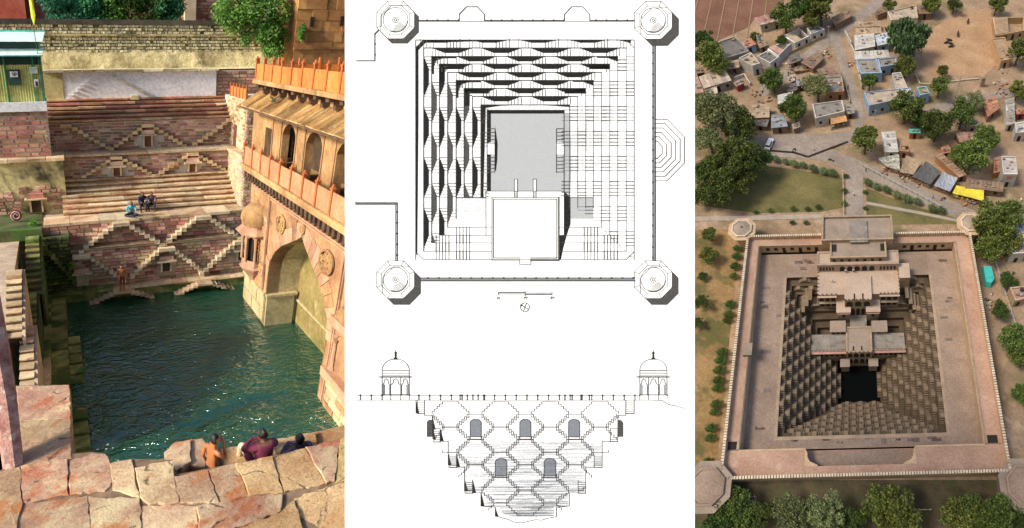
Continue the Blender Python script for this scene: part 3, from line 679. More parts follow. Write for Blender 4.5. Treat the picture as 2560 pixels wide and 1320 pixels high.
ow = thing('rubble_wall', 'long olive rubble retaining wall with dark coping below the trees', 'wall', 'L', (4.5, 31, 10.5))
mb = MB(); nx, nz = 120, 22                                        # bulging face
for i in range(nx+1):
    for k in range(nz+1):
        x = -4+19*i/nx; z = 10.4+2.65*k/nz
        bul = .55*max(0, 1-(z-10.4)/1.35)**.6
        mb.v.append((x, 31.0-bul+random.uniform(-.025,.025), z+random.uniform(-.02,.02)))
for i in range(nx):
    for k in range(nz): a = i*(nz+1)+k; mb.f.append((a, a+nz+1, a+nz+2, a+1)); mb.m.append(0)
mb.build('rubble_face', 'olive_rubble', ow, smooth=True)
mb = MB()                                                          # the upper courses of small stones
for r_ in range(9):
    x = -4
    while x < 14.5:
        w = random.uniform(.12,.34); z = 11.55+r_*.165
        if random.random() < .93: mb.box(x, 30.86+random.uniform(-.05,.03), z+random.uniform(0,.015), x+w-.035, 31.1, z+.13, .012)
        x += w
kind(mb.build('small_stone', 'olive_pale', ow), 'stuff')
MB().box(-4, 30.7, 12.44, 14.5, 31, 12.52, .01).build('string_course', 'olive_rubble', ow)
MB().box(-4, 30.8, 13.02, 14.5, 31.4, 13.28, .01).build('coping', 'coping_dark', ow)
MB().face([(-4,28.9,10.68),(14.5,28.9,10.68),(14.5,31,10.68),(-4,31,10.68)]).build('berm', 'olive_pale', ow)

# ---- houses behind
rh = thing('red_house', 'plain red washed house wall at the top left corner', 'house', 'L', (-5, 36, 11))
MB().box(-9, 36, 10, -1.4, 40, 17).build('wall', 'red_house', rh); MB().box(-4.9, 35.93, 12, -4.8, 36, 17).build('drain_pipe', 'brick_pink', rh)
ph = tag(MB().box(-1.38, 36.6, 10, 3.5, 41, 17).build('purple_house', 'purple_house', site='L', base=(0,36.6,10)), 'dull purple house wall half hidden by shrubs next to the red one', 'house')
bh = thing('brick_house', 'old red brick house with pale string course glimpsed between the trees', 'house', 'L', (9, 37, 11))
MB().box(3.4, 37, 10, 15.5, 40, 18.0).build('wall', 'brick_red', bh); bricks(bh, 'Y', 37, 7.4, 12.0, 13.1, 14.9, .5, .2, ['brick_red','brick_pink'])
MB().box(3.4, 36.8, 13.0, 15.5, 36.98, 13.12).build('string_course', 'cream_stone', bh); MB().box(9.3, 36.6, 13.12, 10.1, 36.95, 15.6).build('chimney', 'cream_stone', bh)
to = thing('stone_tower_house', 'tall glowing orange sandstone house wall at the top right', 'house', 'L', (17, 29, 8))
MB().box(14.1, 29.05, 7, 18.5, 32, 17).build('core', 'tower_orange', to)
for r_ in range(10):
    a = 14.1
    while a < 18:
        w = random.uniform(.5, 1.3); z = 9.2+r_*.58
        MB().box(a, 28.98+random.uniform(-.02,.03), z, a+w-.015, 29.2, z+.565).build('ashlar_block', 'tower_orange', to); a += w
MB().box(14.05, 28.86, 11.7, 18.5, 29, 11.82).build('string_course', 'tower_orange', to)
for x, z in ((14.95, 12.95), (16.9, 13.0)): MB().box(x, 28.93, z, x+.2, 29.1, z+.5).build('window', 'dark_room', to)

# ---- left bank: stained block, brick block, shed
lb = thing('stained_block', 'yellow stained plaster block with a niche left of the long steps', 'wall', 'L', (-1.5, 25.4, 3.85))
MB().box(-3.6, 25.4, 3.3, .03, 26.5, 6.58, .008).build('wall', 'plaster_stained', lb)
bricks(lb, 'Y', 25.39, -3.5, .02, 3.85, 4.9, .42, .17, ['brick_brown','brick_pink','brick_red'], [(-2.05,-1.05,3.8,4.75)], skip=.1)
bricks(lb, 'Y', 25.39, -3.0, -.2, 4.9, 5.3, .4, .18, ['brick_brown','brick_pink'], skip=.5)
niche(lb, 25.33, -1.55, 3.9, .5, .7, mat='step_sand', fill='shade_room', lintel='brick_red')
for k in range(4): MB().box(-3.6+k*.93, 25.1, 6.58, -3.6+k*.93+.91, 26.6, 6.75, .015).build('ledge_slab', 'step_sand', lb)
bb = thing('brick_block', 'brick block with chalky joints carrying the green shed', 'wall', 'L', (-2, 25.6, 6.76))
MB().box(-3.8, 25.62, 6.6, -.53, 27.2, 9.0).build('core', 'mortar', bb)
bricks(bb, 'Y', 25.61, -3.7, -.53, 6.8, 9.0, .62, .21, ['brick_red','brick_brown','brick_red'], gap=.055)
MB().box(-3.8, 25.5, 9.0, -.5, 27.3, 9.42, .015).build('white_plinth', 'plaster_white', bb)
sh = thing('green_shed', 'small yellow-green corrugated shed with teal roof sheets and pasted notices', 'shed', 'L', (-2, 25.9, 9.42))
q = MB(); n = 52                                                  # corrugated front
for i in range(n+1):
    x = -3.8+3.25*i/n; y = 25.72+(.035 if i % 2 else 0)
    q.v += [(x, y, 9.43), (x, y, 11.1)]
for i in range(n): q.f.append((2*i, 2*i+2, 2*i+3, 2*i+1)); q.m.append(0)
q.build('corrugated_wall', 'shed_yellow', sh)
MB().box(-3.8, 25.8, 9.43, -.56, 27.4, 12.1).build('inner_shell', 'shed_dark', sh)
MB().face([(-3.9,25.35,11.52),(-.5,25.35,11.52),(-.34,25.9,11.86),(-3.9,25.9,11.86)]).build('lower_roof_sheet', ['shed_pale'], sh)
MB().box(-3.9,25.36,11.47,-.46,25.42,11.53).build('gutter', 'shed_teal', sh)
MB().face([(-3.9,25.55,12.1),(-.4,25.55,12.1),(-.25,26.5,12.55),(-3.9,26.5,12.55)]).build('upper_roof_sheet', 'shed_pale', sh)
MB().box(-3.9,25.9,11.84,-.36,25.96,11.9).build('roof_edge', 'shed_teal', sh); MB().box(-3.9,26.45,12.5,-.25,26.6,12.6).build('roof_ridge', 'shed_teal', sh)
for x in (-.60, -.98, -2.3, -3.1): MB().box(x, 25.66, 9.43, x+.05, 25.72, 12.1 if x > -.7 else 11.5).build('post', 'shed_green', sh)
MB().box(-2.15, 25.64, 10.2, -1.6, 25.70, 10.9).build('window', 'shed_dark', sh)
for x, z, w, h, mm in ((-2.05,10.56,.36,.25,'white_paint'),(-1.13,10.72,.36,.28,'white_paint'),(-.98,10.1,.22,.36,'white_paint')):
    pb = MB().box(x, 25.615, z, x+w, 25.635, z+h).build('notice', mm, sh)
    if w == .22: MB().box(x+.05, 25.60, z+.03, x+.17, 25.61, z+.26).build('print', 'poster_ink', pb)
    elif z < 10.6:
        g = MB()
        g.lathe((x+.12,25.605,z+.125),[(.07,-.001),(.1,-.001)],14)
        for sx, sz, ex, ez in ((.10,.19,.18,.19),(.10,.13,.10,.19),(.10,.13,.18,.13),(.18,.06,.18,.13),(.10,.06,.18,.06),(.22,.05,.22,.2),(.22,.2,.29,.2),(.29,.12,.29,.2),(.22,.12,.29,.12)): g.beam((x+sx,25.607,z+sz),(x+ex,25.607,z+ez),.022,.008,(0,1,0))
        g.v = g.v[28:]; g.f = [tuple(i-28 for i in f) for f in g.f[14:]]; g.m = g.m[14:]
        g.build('print', 'poster_ink', pb)
    else:
        g = MB()
        for k in range(4): g.box(x+.04, 25.60, z+.05+k*.055, x+w-.05, 25.61, z+.065+k*.055)
        g.build('print', 'shed_teal', pb)
fl = thing('flag', 'limp yellow-green flag on a thin pole over the shed', 'flag', 'L', (-.62, 25.45, 11.0))
MB().tube([(-.60,25.45,9.5),(-.66,25.45,11.4),(-.80,25.45,14.6)], .018, 6).build('pole', 'pole_dark', fl)
q = MB(); q.add([(-.80,25.42,14.4),(-.62,25.40,14.4),(-.58,25.36,13.2),(-.68,25.40,12.75),(-.78,25.42,13.1),(-.70,25.34,13.8)], [(0,1,5),(1,2,5),(2,3,5),(3,4,5),(4,0,5)]); q.build('cloth', 'flag_yellow', fl)

# ---- left bank: mossy flights and the ledge by the water
lg = thing('waterside_ledge', 'narrow mossy ledge running along the left edge of the pool', 'ledge', 'L', (-.9, 15, 0))
for k in range(12): MB().box(-1.2, 8+k*1.22, -.6, -.5, 9.2+k*1.22, .12+random.uniform(-.02,.02), .012).build('ledge_slab', 'mossy', lg)
for k in range(10): MB().box(-1.55, 8.4+k*1.42, -.3, -1.21, 9.8+k*1.42, .34+random.uniform(-.04,.04), .02).build('kerb_slab', 'step_sand' if k < 6 else 'mossy', lg)
def flight(label, x0, x1, ytop, ztop, n, tread, rise, mat, landing=.5, side=None, base=0.0):
    f = thing('side_stairs', label, 'stairs', 'L', (x1, ytop, base), 'flights down the left bank')
    MB().box(x0, ytop, ztop-.14, x1, ytop+landing, ztop, .015).build('landing', mat, f)
    for k in range(1, n+1): MB().box(x0, ytop-tread*k, ztop-rise*k-.045, x1, ytop-tread*(k-1)+.02, ztop-rise*k, .008).build('step', mat, f)
    for k in range(1, n+1): MB().box(x0+.02, ytop-tread*(k-1)+.025, ztop-rise*k-.4, x1-.01, ytop-tread*(k-1)+.3, ztop-rise*(k-1)-.05).build('riser', 'riser_shade', f)
    q = MB(); q.add([(x1,ytop-tread*n,base),(x1+.12,ytop-tread*n,base),(x1+.12,ytop+landing,base),(x1,ytop+landing,base),(x1,ytop-tread*n,ztop-rise*n-.05),(x1+.10,ytop-tread*n,ztop-rise*n-.05),(x1+.10,ytop+landing,ztop-.03),(x1,ytop+landing,ztop-.03)], [(3,2,1,0),(4,5,6,7),(0,1,5,4),(1,2,6,5),(2,3,7,6),(3,0,4,7)])
    q.build('stringer_wall', side or 'mortar_dark', f)
    return f
flight('sunlit cream flight high on the left bank', -2.42, -1.86, 16.7, 4.3, 8, .29, .15, 'step_sand')
flight('lower cream flight on the left bank nearest the viewer', -1.98, -1.52, 14.7, 3.0, 8, .32, .13, 'step_sand')
flight('ruined dark flight between the cream flights and the ledge', -2.05, -1.62, 18.6, 2.3, 8, .3, .12, 'mossy', side='mossy_dark')
flight('bright green mossy flight below the graffiti', -2.1, -1.45, 22.3, 3.5, 9, .3, .17, 'mossy', side='mossy_dark')
for yt, n_, lab in ((18.9,7,'mossy steps sinking into the water along the left ledge'),(14.1,6,'nearer mossy steps sinking into the water below the terrace')):
    f = thing('sunken_stairs', lab, 'stairs', 'L', (-.25, yt, 0))
    for k in range(n_): MB().box(-.49, yt-.62*(k+1), -.5, .03, yt-.62*k-.06, .02-.07*k, .012).build('step', 'mossy', f)
q = MB()                                                          # froth and leaves adrift, plus pale flecks painting in water glints
for k in range(260):
    y = 6.5+13*random.random()**1.6; x = random.uniform(-.4, 8.3)
    if random.random() < .72: x = -.3+5.2*random.random()**1.2
    a = random.uniform(0, 3.14); l = random.uniform(.012,.045)*(1.6 if random.random() < .12 else 1); w = l*random.uniform(.25,.6); n = 7
    q.face([(x+l*random.uniform(.7,1.2)*math.cos(6.283*i/n)*math.cos(a*.25)-w*math.sin(6.283*i/n)*math.sin(a*.25), y+l*math.cos(6.283*i/n)*math.sin(a*.25)+w*random.uniform(.7,1.2)*math.sin(6.283*i/n)*math.cos(a*.25), -.268) for i in range(n)])
plain('foam', (.62,.70,.68), .5)
kind(q.build('floating_froth_glints', 'foam', site='L', base=(3,12,0)), 'stuff', 'white flecks of foam adrift on the green pool')
mo = thing('mossy_wall', 'wet black-green wall between the mossy flight and the zigzag stairs', 'wall', 'L', (-.6, 23.0, .2))
MB().box(-1.45, 22.95, .1, -.02, 23.3, 3.3, .01).build('core', 'mossy_dark', mo); bricks(mo, 'Y', 22.94, -1.42, 0, .3, 3.3, .4, .19, ['mossy_dark','mossy','mossy_dark'])
for k in range(9): MB().box(-1.3+k*.15, 22.6, 2.7-k*.24, -1.1+k*.15, 22.95, 2.95-k*.24, .012).build('step', 'mossy', mo)
bw = tag(MB().box(-4.5, 14, -.5, -2.45, 23, 3.2, .02).build('bank_wall', 'mortar_dark', site='L', base=(-3,18,0)), 'rough bank wall behind the flights on the far left', 'wall')
MB().box(-4.6, 23, 3.2, -1.3, 25.4, 3.75, .02).build('landing', 'mossy_dark', lb)
gd = thing('graffiti_disc', 'round red sign with a white looping mark on the left bank', 'sign', 'L', (-2.55, 24.2, 3.8))
q = MB(); q.lathe((0,0,0), [(.001,0),(.30,0),(.30,.05),(.001,.05)], 20); q.v = [(-2.55+a, 24.3-c, 4.12+b_) for a, b_, c in q.v]; q.build('disc', 'graffiti_red', gd)
q = MB(); q.tube([(-2.55+.15*math.cos(a*.42)*(.5+a*.05), 24.22, 4.12+.15*math.sin(a*.42)*(.5+a*.05)) for a in range(26)], .016, 5); q.build('mark', 'white_paint', gd)

# ---- right bank: the arched pavilion
hv = thing('arched_pavilion', 'orange sandstone pavilion with a pointed arch, balconies and loggia over the pool', 'building', 'L', (8.7, 16, 0))
arch = [(18.3,-.6),(18.3,2.3),(18.2,3.1),(17.75,3.75),(17.2,4.25),(16.6,4.62),(16.0,4.98),(15.6,5.28),(15.2,4.98),(14.7,4.62),(14.1,4.25),(13.55,3.75),(13.1,3.1),(13.0,2.3),(13.0,-.6)]
q = MB()                                                           # facade sheet with the arched opening, in strips either side of the opening
F0, F1, ZT = 10.6, 21.0, 6.75
q.box(8.7, 18.3, -.8, 9.3, F1, ZT); q.box(8.7, F0, -.8, 9.3, 13.0, ZT)
for (y0,z0),(y1,z1) in zip(arch[1:-2], arch[2:-1]):
    q.add([(8.7,y0,z0),(8.7,y1,z1),(8.7,y1,ZT),(8.7,y0,ZT),(9.3,y0,z0),(9.3,y1,z1),(9.3,y1,ZT),(9.3,y0,ZT)], [(0,3,2,1),(0,1,5,4)])
q.build('facade_wall', 'facade', hv)
q = MB()
for (y0,z0),(y1,z1) in zip(arch[:-1], arch[1:]): q.add([(8.66,y0,z0),(8.66,y1,z1),(10.35,y1,z1),(10.35,y0,z0)], [(0,1,2,3)])
q.build('arch_reveal', 'pier_base', hv)
MB().face([(10.3,12.5,-.8),(10.3,18.8,-.8),(10.3,18.8,5.6),(10.3,12.5,5.6)]).build('recess_wall', 'recess_wall', hv)
MB().face([(8.7,12.5,-.7),(10.3,12.5,-.7),(10.3,18.8,-.7),(8.7,18.8,-.7)]).build('recess_floor', 'pool_bed', hv)
for k in range(4): MB().box(10.22, 12.9, .9+k*.0, 10.3, 18.3, 1.0).build('recess_moulding', 'pier_base', hv) if k == 0 else None
# voussoirs fan round the arch
ctr = (15.65, 2.6)
for (y0,z0),(y1,z1) in zip(arch[1:-2], arch[2:-1]):
    for u in (0, .5):
        ya, za = y0+(y1-y0)*u, z0+(z1-z0)*u; yb, zb = y0+(y1-y0)*(u+.47), z0+(z1-z0)*(u+.47)
        def out(y, z, L_):
            d = math.hypot(y-ctr[0], z-ctr[1]+.6); return (y+(y-ctr[0])/d*L_, min(z+(z-ctr[1]+.6)/d*L_, 5.78))
        L_ = random.uniform(.55, .95); a, b_ = out(ya, za, L_), out(yb, zb, L_)
        if abs(ya-15.65) < .12 or a[0] > 18.9 or a[0] < 12.4: continue
        MB().add([(8.70,ya,za),(8.70,yb,zb),(8.70,b_[0],b_[1]),(8.70,a[0],a[1]),(8.645,ya,za+.01),(8.645,yb,zb+.01),(8.66,b_[0],b_[1]),(8.66,a[0],a[1])], [(4,7,6,5),(0,4,5,1),(1,5,6,2),(2,6,7,3),(3,7,4,0)]).build('voussoir', random.choice(['facade_pink','facade','facade_pink']), hv)
# frame moulding
for off in (0, .12):
    MB().box(8.62, 18.62+off, -.2, 8.7, 18.66+off, 5.88+off).build('frame_moulding', 'facade_pink', hv)
    MB().box(8.62, 10.6, 5.86+off, 8.7, 18.66+off, 5.90+off).build('frame_moulding', 'facade_pink', hv)
    MB().box(8.62, 12.64-off, -.2, 8.7, 12.68-off, 5.86).build('frame_moulding', 'facade_pink', hv)
# ashlar courses above the frame and at the pier
bricks(hv, 'X', 8.70, 10.6, 20.9, 6.03, 6.62, .7, .16, ['facade','facade_pink'], d=.03)
bricks(hv, 'X', 8.70, 18.8, 20.9, 1.9, 6.0, .7, .22, ['facade','facade_gold','facade_pink'], d=.03)
bricks(hv, 'X', 8.70, 18.32, 20.9, -.1, 1.3, 1.2, .7, ['pier_base'], d=.10); bricks(hv, 'X', 8.70, 10.6, 12.6, -.3, .9, .7, .3, ['facade_gold','brick_gold'], d=.06)
MB().box(8.56, 18.30, 1.28, 8.7, 21.0, 1.42).build('plinth_moulding', 'pier_base', hv); MB().box(8.64, 18.1, 1.28, 10.2, 18.3, 1.40).build('plinth_moulding', 'pier_base', hv)
MB().box(8.7, 18.18, -.7, 10.1, 18.3, 1.28).build('jamb_base', 'pier_base', hv)
# medallions: a ring and a carved lattice
for y, z, r_ in ((17.45,5.15,.42),(13.65,5.08,.46),(15.55,5.62,.18)):
    md = MB(); md.lathe((0,0,0), [(r_*.86,0),(r_*.86,.07),(r_*1.02,.07),(r_*1.02,0)], 24); md.v = [(8.66-c, y+a, z+b_) for a, b_, c in md.v]; rg = md.build('medallion', 'facade_gold', hv)
    g = MB()
    for k in range(int(60*r_/.42)):
        a = random.uniform(0, 6.28); d = r_*.8*math.sqrt(random.random()); w = random.uniform(.03,.07)
        g.box(8.63-random.uniform(0,.05), y+d*math.cos(a)-w, z+d*math.sin(a)-w, 8.69, y+d*math.cos(a)+w, z+d*math.sin(a)+w, .012)
    g.build('carving', 'facade_gold', rg)
# oriel window (jharokha) on the pier
jy = 20.0; jo = MB()
jo.lathe((8.7, jy, 0), [(.10,1.15),(.30,1.6),(.66,2.0),(.74,2.12),(.66,2.16),(.62,2.2),(.62,2.55)], 8, R(22.5)); jb = jo.build('oriel_base', 'facade_pink', hv)
for a in (112.5, 157.5, 202.5, 247.5):
    MB().tube([(8.7+.62*math.cos(R(a)), jy+.62*math.sin(R(a)), 2.5), (8.7+.62*math.cos(R(a)), jy+.62*math.sin(R(a)), 3.1), (8.7+.62*math.cos(R(a)), jy+.62*math.sin(R(a)), 3.75)], [.075,.06,.085], 8).build('column', 'facade_pink', hv)
MB().lathe((8.7, jy, 0), [(.46,2.5),(.46,3.8)], 8, R(22.5)).build('oriel_window', 'dark_room', hv)
for a in (90, 135, 180, 225):
    c0, c1 = R(a+22.5), R(a+67.5); p0 = (8.7+.63*math.cos(c0), jy+.63*math.sin(c0)); p1 = (8.7+.63*math.cos(c1), jy+.63*math.sin(c1))
    q = MB(); n = 8
    for k in range(n):
        u0, u1 = k/n, (k+1)/n; h0, h1 = 3.45+.3*math.sin(math.pi*u0)**.7, 3.45+.3*math.sin(math.pi*u1)**.7
        q.face([(p0[0]+(p1[0]-p0[0])*u0, p0[1]+(p1[1]-p0[1])*u0, h0),(p0[0]+(p1[0]-p0[0])*u1, p0[1]+(p1[1]-p0[1])*u1, h1),(p0[0]+(p1[0]-p0[0])*u1, p0[1]+(p1[1]-p0[1])*u1, 4.0),(p0[0]+(p1[0]-p0[0])*u0, p0[1]+(p1[1]-p0[1])*u0, 4.0)])
    q.build('cusped_arch', 'facade_pink', hv); 
MB().lathe((8.7, jy, 0), [(.62,3.96),(.66,4.0),(1.0,3.93),(1.0,3.98),(.72,4.2),(.70,4.32)], 8, R(22.5)).build('oriel_eave', 'facade_pink', hv)
MB().lathe((8.7, jy, 0), [(.72,4.3),(.80,4.5),(.76,4.8),(.56,5.1),(.28,5.28),(.10,5.36),(.12,5.42),(.04,5.55),(.0,5.6)], 12).build('oriel_dome', 'facade_gold', hv, smooth=True)
# blind window at the near end
for y in (11.15, 12.35): MB().tube([(8.62,y,1.5),(8.62,y,1.62),(8.62,y,2.6),(8.62,y,2.75)], [.13,.08,.065,.12], 8).build('blind_window_column', 'facade_pink', hv)
MB().box(8.35, 10.9, 1.15, 8.7, 12.6, 1.5, .02).build('blind_window_sill', 'facade_pink', hv); MB().box(8.42, 10.9, 3.3, 8.7, 12.6, 3.6, .02).build('blind_window_eave', 'facade_pink', hv)
MB().prism([(8.5,11.0),(8.7,11.0),(8.7,12.5),(8.5,12.5)], 3.6, 4.1, .35).build('blind_window_hood', 'facade_gold', hv)
q = MB(); n = 10
for k in range(n):
    u0, u1 = k/n, (k+1)/n; f_ = lambda u: 2.7+.42*math.sin(math.pi*u)**.6
    q.face([(8.64,11.1+1.3*u0,f_(u0)),(8.64,11.1+1.3*u1,f_(u1)),(8.64,11.1+1.3*u1,3.3),(8.64,11.1+1.3*u0,3.3)][::-1])
q.build('blind_window_arch', 'facade_pink', hv); MB().box(8.675, 11.1, 1.5, 8.70, 12.4, 3.0).build('blind_window_panel', 'facade', hv)
# lower balcony
MB().box(8.22, 10.6, 6.66, 9.6, 21.2, 6.84, .01).build('balcony_floor', 'facade_gold', hv)
MB().box(8.15, 10.6, 6.84, 8.42, 21.25, 6.95, .01).build('balcony_rim', 'facade_gold', hv)
for k in range(32):
    y = 20.9-k*.32
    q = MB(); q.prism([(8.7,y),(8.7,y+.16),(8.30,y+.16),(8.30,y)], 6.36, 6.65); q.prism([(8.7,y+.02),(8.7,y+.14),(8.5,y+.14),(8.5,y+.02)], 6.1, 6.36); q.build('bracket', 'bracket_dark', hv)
ys = [21.05-k*.97 for k in range(11)]
for k, y in enumerate(ys):
    q = MB(); q.box(8.22, y-.05, 6.95, 8.34, y+.05, 7.80); q.box(8.20, y-.08, 7.80, 8.36, y+.08, 7.86); q.prism([(8.23,y-.05),(8.33,y-.05),(8.33,y+.05),(8.23,y+.05)], 7.86, 7.98, .6); q.build('balustrade_post', 'orange_post', hv)
    if k < 10: MB().box(8.255, ys[k+1]+.06, 6.97, 8.305, y-.06, 7.72+random.uniform(-.02,.02), .008).build('balustrade_panel', 'panel_pink', hv)
# loggia wall with cusped openings
X9 = 9.5; ops = [(20.9,21.7,8.45,False),(18.55,19.85,8.95,True),(16.35,17.65,8.98,True),(14.1,15.35,9.0,True),(11.9,13.1,9.0,True)]
edges = sorted([(a, b_) for a, b_, h, c in ops]); y = 11.0
for a, b_ in edges+[(23.3, 23.3)]:
    MB().box(X9, y, 6.84, X9+.35, a, 9.5, .004).build('pier', 'facade_gold', hv)
    if a < 23: 
        for yy in (y+.05, a-.11): MB().box(X9-.05, yy, 6.84, X9, yy+.06, 9.4).build('pilaster', 'facade', hv) if a-y > .4 else None
    y = b_
for a, b_, h, c in ops:
    q = MB(); n = 12; w = b_-a
    if not c: q.box(X9, a, h, X9+.3, b_, 9.5)
    else:
        prof = []
        for k in range(n+1):
            u = k/n; base_ = h-.55+.55*math.sin(math.pi*u)**.55; prof.append((a+w*u, base_-.05*abs(math.sin(u*math.pi*5))))
        for (y0,z0),(y1,z1) in zip(prof[:-1], prof[1:]): q.add([(X9,y0,z0),(X9,y1,z1),(X9,y1,9.5),(X9,y0,9.5),(X9+.3,y0,z0),(X9+.3,y1,z1)], [(0,3,2,1),(0,1,5,4)])
    q.build('cusped_arch', 'facade_gold', hv)
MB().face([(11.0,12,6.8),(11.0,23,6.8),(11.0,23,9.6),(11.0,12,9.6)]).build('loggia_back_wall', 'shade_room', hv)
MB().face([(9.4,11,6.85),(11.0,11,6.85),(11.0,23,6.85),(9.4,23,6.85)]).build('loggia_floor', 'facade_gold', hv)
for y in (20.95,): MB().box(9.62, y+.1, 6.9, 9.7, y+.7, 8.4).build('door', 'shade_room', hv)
for k in range(4): MB().box(9.9, 11.3+k*2.3, 6.85, 10.15, 11.55+k*2.3, 9.5).build('inner_column', 'facade_gold', hv)
# sloping eave of planks
for k in range(36):
    y = 22.6-k*.32; j = random.uniform(-.02,.02)
    MB().add([(8.42+j,y-.315,9.36),(8.42+j,y,9.36),(9.5,y,9.98),(9.5,y-.315,9.98),(8.42+j,y-.315,9.40+j*.5),(8.42+j,y,9.40+j*.5),(9.5,y,10.02),(9.5,y-.315,10.02)], [(3,2,1,0),(4,5,6,7)[::-1],(4,7,6,5),(0,1,5,4),(1,2,6,5),(3,0,4,7)]).build('eave_slab', 'chajja', hv)
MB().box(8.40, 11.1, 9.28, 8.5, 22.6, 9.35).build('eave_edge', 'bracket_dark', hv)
MB().box(9.45, 11.1, 9.9, 9.8, 22.0, 10.5).build('upper_wall', 'facade_gold', hv)
for k in range(12):
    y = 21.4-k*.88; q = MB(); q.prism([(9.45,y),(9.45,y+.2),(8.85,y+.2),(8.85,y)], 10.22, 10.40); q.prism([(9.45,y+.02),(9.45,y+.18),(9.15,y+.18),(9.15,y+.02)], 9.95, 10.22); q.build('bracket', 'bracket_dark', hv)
MB().box(8.70, 11.5, 10.40, 10.6, 21.75, 10.56, .01).build('roof_balcony_floor', 'facade_gold', hv)
ys = [21.6-k*.88 for k in range(12)]
for k, y in enumerate(ys):
    q = MB(); q.box(8.76, y-.045, 10.56, 8.87, y+.045, 11.36); q.box(8.74, y-.065, 11.36, 8.89, y+.065, 11.42); q.prism([(8.77,y-.04),(8.86,y-.04),(8.86,y+.04),(8.77,y+.04)], 11.42, 11.52, .6); q.build('balustrade_post', 'orange_post', hv)
    if k < 11: MB().box(8.79, ys[k+1]+.055, 10.57, 8.84, y-.055, 11.2+random.uniform(-.02,.02), .008).build('balustrade_panel', 'orange_panel', hv)
for k in range(7):
    y = 21.7; x = 8.9+k*1.0; MB().box(x-.04, y-.04, 10.56, x+.06, y+.05, 11.45).build('balustrade_post', 'orange_post', hv); MB().box(x+.07, y-.02, 10.56, x+.96, y+.02, 11.15).build('balustrade_panel', 'orange_panel', hv)
for k in range(4):
    y = 21.4-k*1.3; MB().box(13.2, y-.05, 10.56, 13.3, y+.05, 11.45).build('balustrade_post', 'orange_post', hv); MB().box(13.23, y-1.24, 10.56, 13.27, y-.06, 11.15).build('balustrade_panel', 'orange_panel', hv)
MB().face([(10.6,14.5,10.5),(13.5,16.5,10.5),(13.5,21.8,10.5),(10.6,21.8,10.5)]).build('roof_floor', 'facade_gold', hv)
# corner block between pavilion and steps
cb = thing('corner_block', 'square brick corner block with a doorway joining pavilion and stairs', 'wall', 'L', (9.4, 24, 3.8))
MB().box(9.36, 23.9, 3.0, 12, 27.2, 6.5).build('core', 'mortar', cb); MB().box(9.2, 23.75, 6.5, 12, 27.2, 6.66, .01).build('ledge_slab', 'step_sand', cb)
bricks(cb, 'X', 9.35, 23.92, 26.3, 3.9, 6.5, .42, .165, ['brick_gold','brick_gold','brick_pink']); bricks(cb, 'Y', 23.89, 9.4, 11.2, 2.4, 6.5, .4, .17, ['brick_brown','brick_gold','brick_pink'])  # golder bricks on the pool-facing side paint in its sunlight
MB().box(9.75, 25.0, 6.66, 12.5, 28.5, 9.3).build('upper_core', 'mortar', cb)
bricks(cb, 'X', 9.74, 25.02, 27.9, 6.7, 9.3, .42, .17, ['brick_gold','facade_gold','brick_gold'], [(26.2,26.7,6.6,7.9)]); bricks(cb, 'Y', 24.99, 9.78, 11.6, 6.7, 9.3, .4, .17, ['brick_brown','brick_pink','brick_gold'])  # upper part likewise: sunlight put into the golder side bricks
MB().box(9.70, 26.25, 6.68, 9.76, 26.65, 7.85).build('doorway', 'wood_door', cb)
for k in range(6):
    y = 27.6-k*.5; MB().box(9.72, y-.04, 9.3, 9.82, y+.04, 10.05).build('balustrade_post', 'orange_post', cb)
    if k < 5: MB().box(9.75, y-.46, 9.31, 9.79, y-.05, 9.85).build('balustrade_panel', 'orange_panel', cb)
bird = thing('pigeon', 'dark pigeon taking off above the plank eave', 'bird', 'L', (8.85, 19.6, 9.75))
q = MB(); q.tube([(8.78,19.75,9.80),(8.82,19.66,9.83),(8.86,19.55,9.86),(8.87,19.48,9.90),(8.88,19.44,9.91)], [.012,.05,.055,.035,.008], 7); q.build('body', 'shed_dark', bird)
for s_ in (-1, 1): MB().add([(8.82,19.64,9.87),(8.86,19.54,9.88),(8.86+s_*.16,19.50,10.02),(8.84+s_*.2,19.60,10.04),(8.82,19.64,9.86),(8.86,19.54,9.87)], [(0,1,2,3),(4,3,2,5)]).build('wing', 'shed_dark', bird)

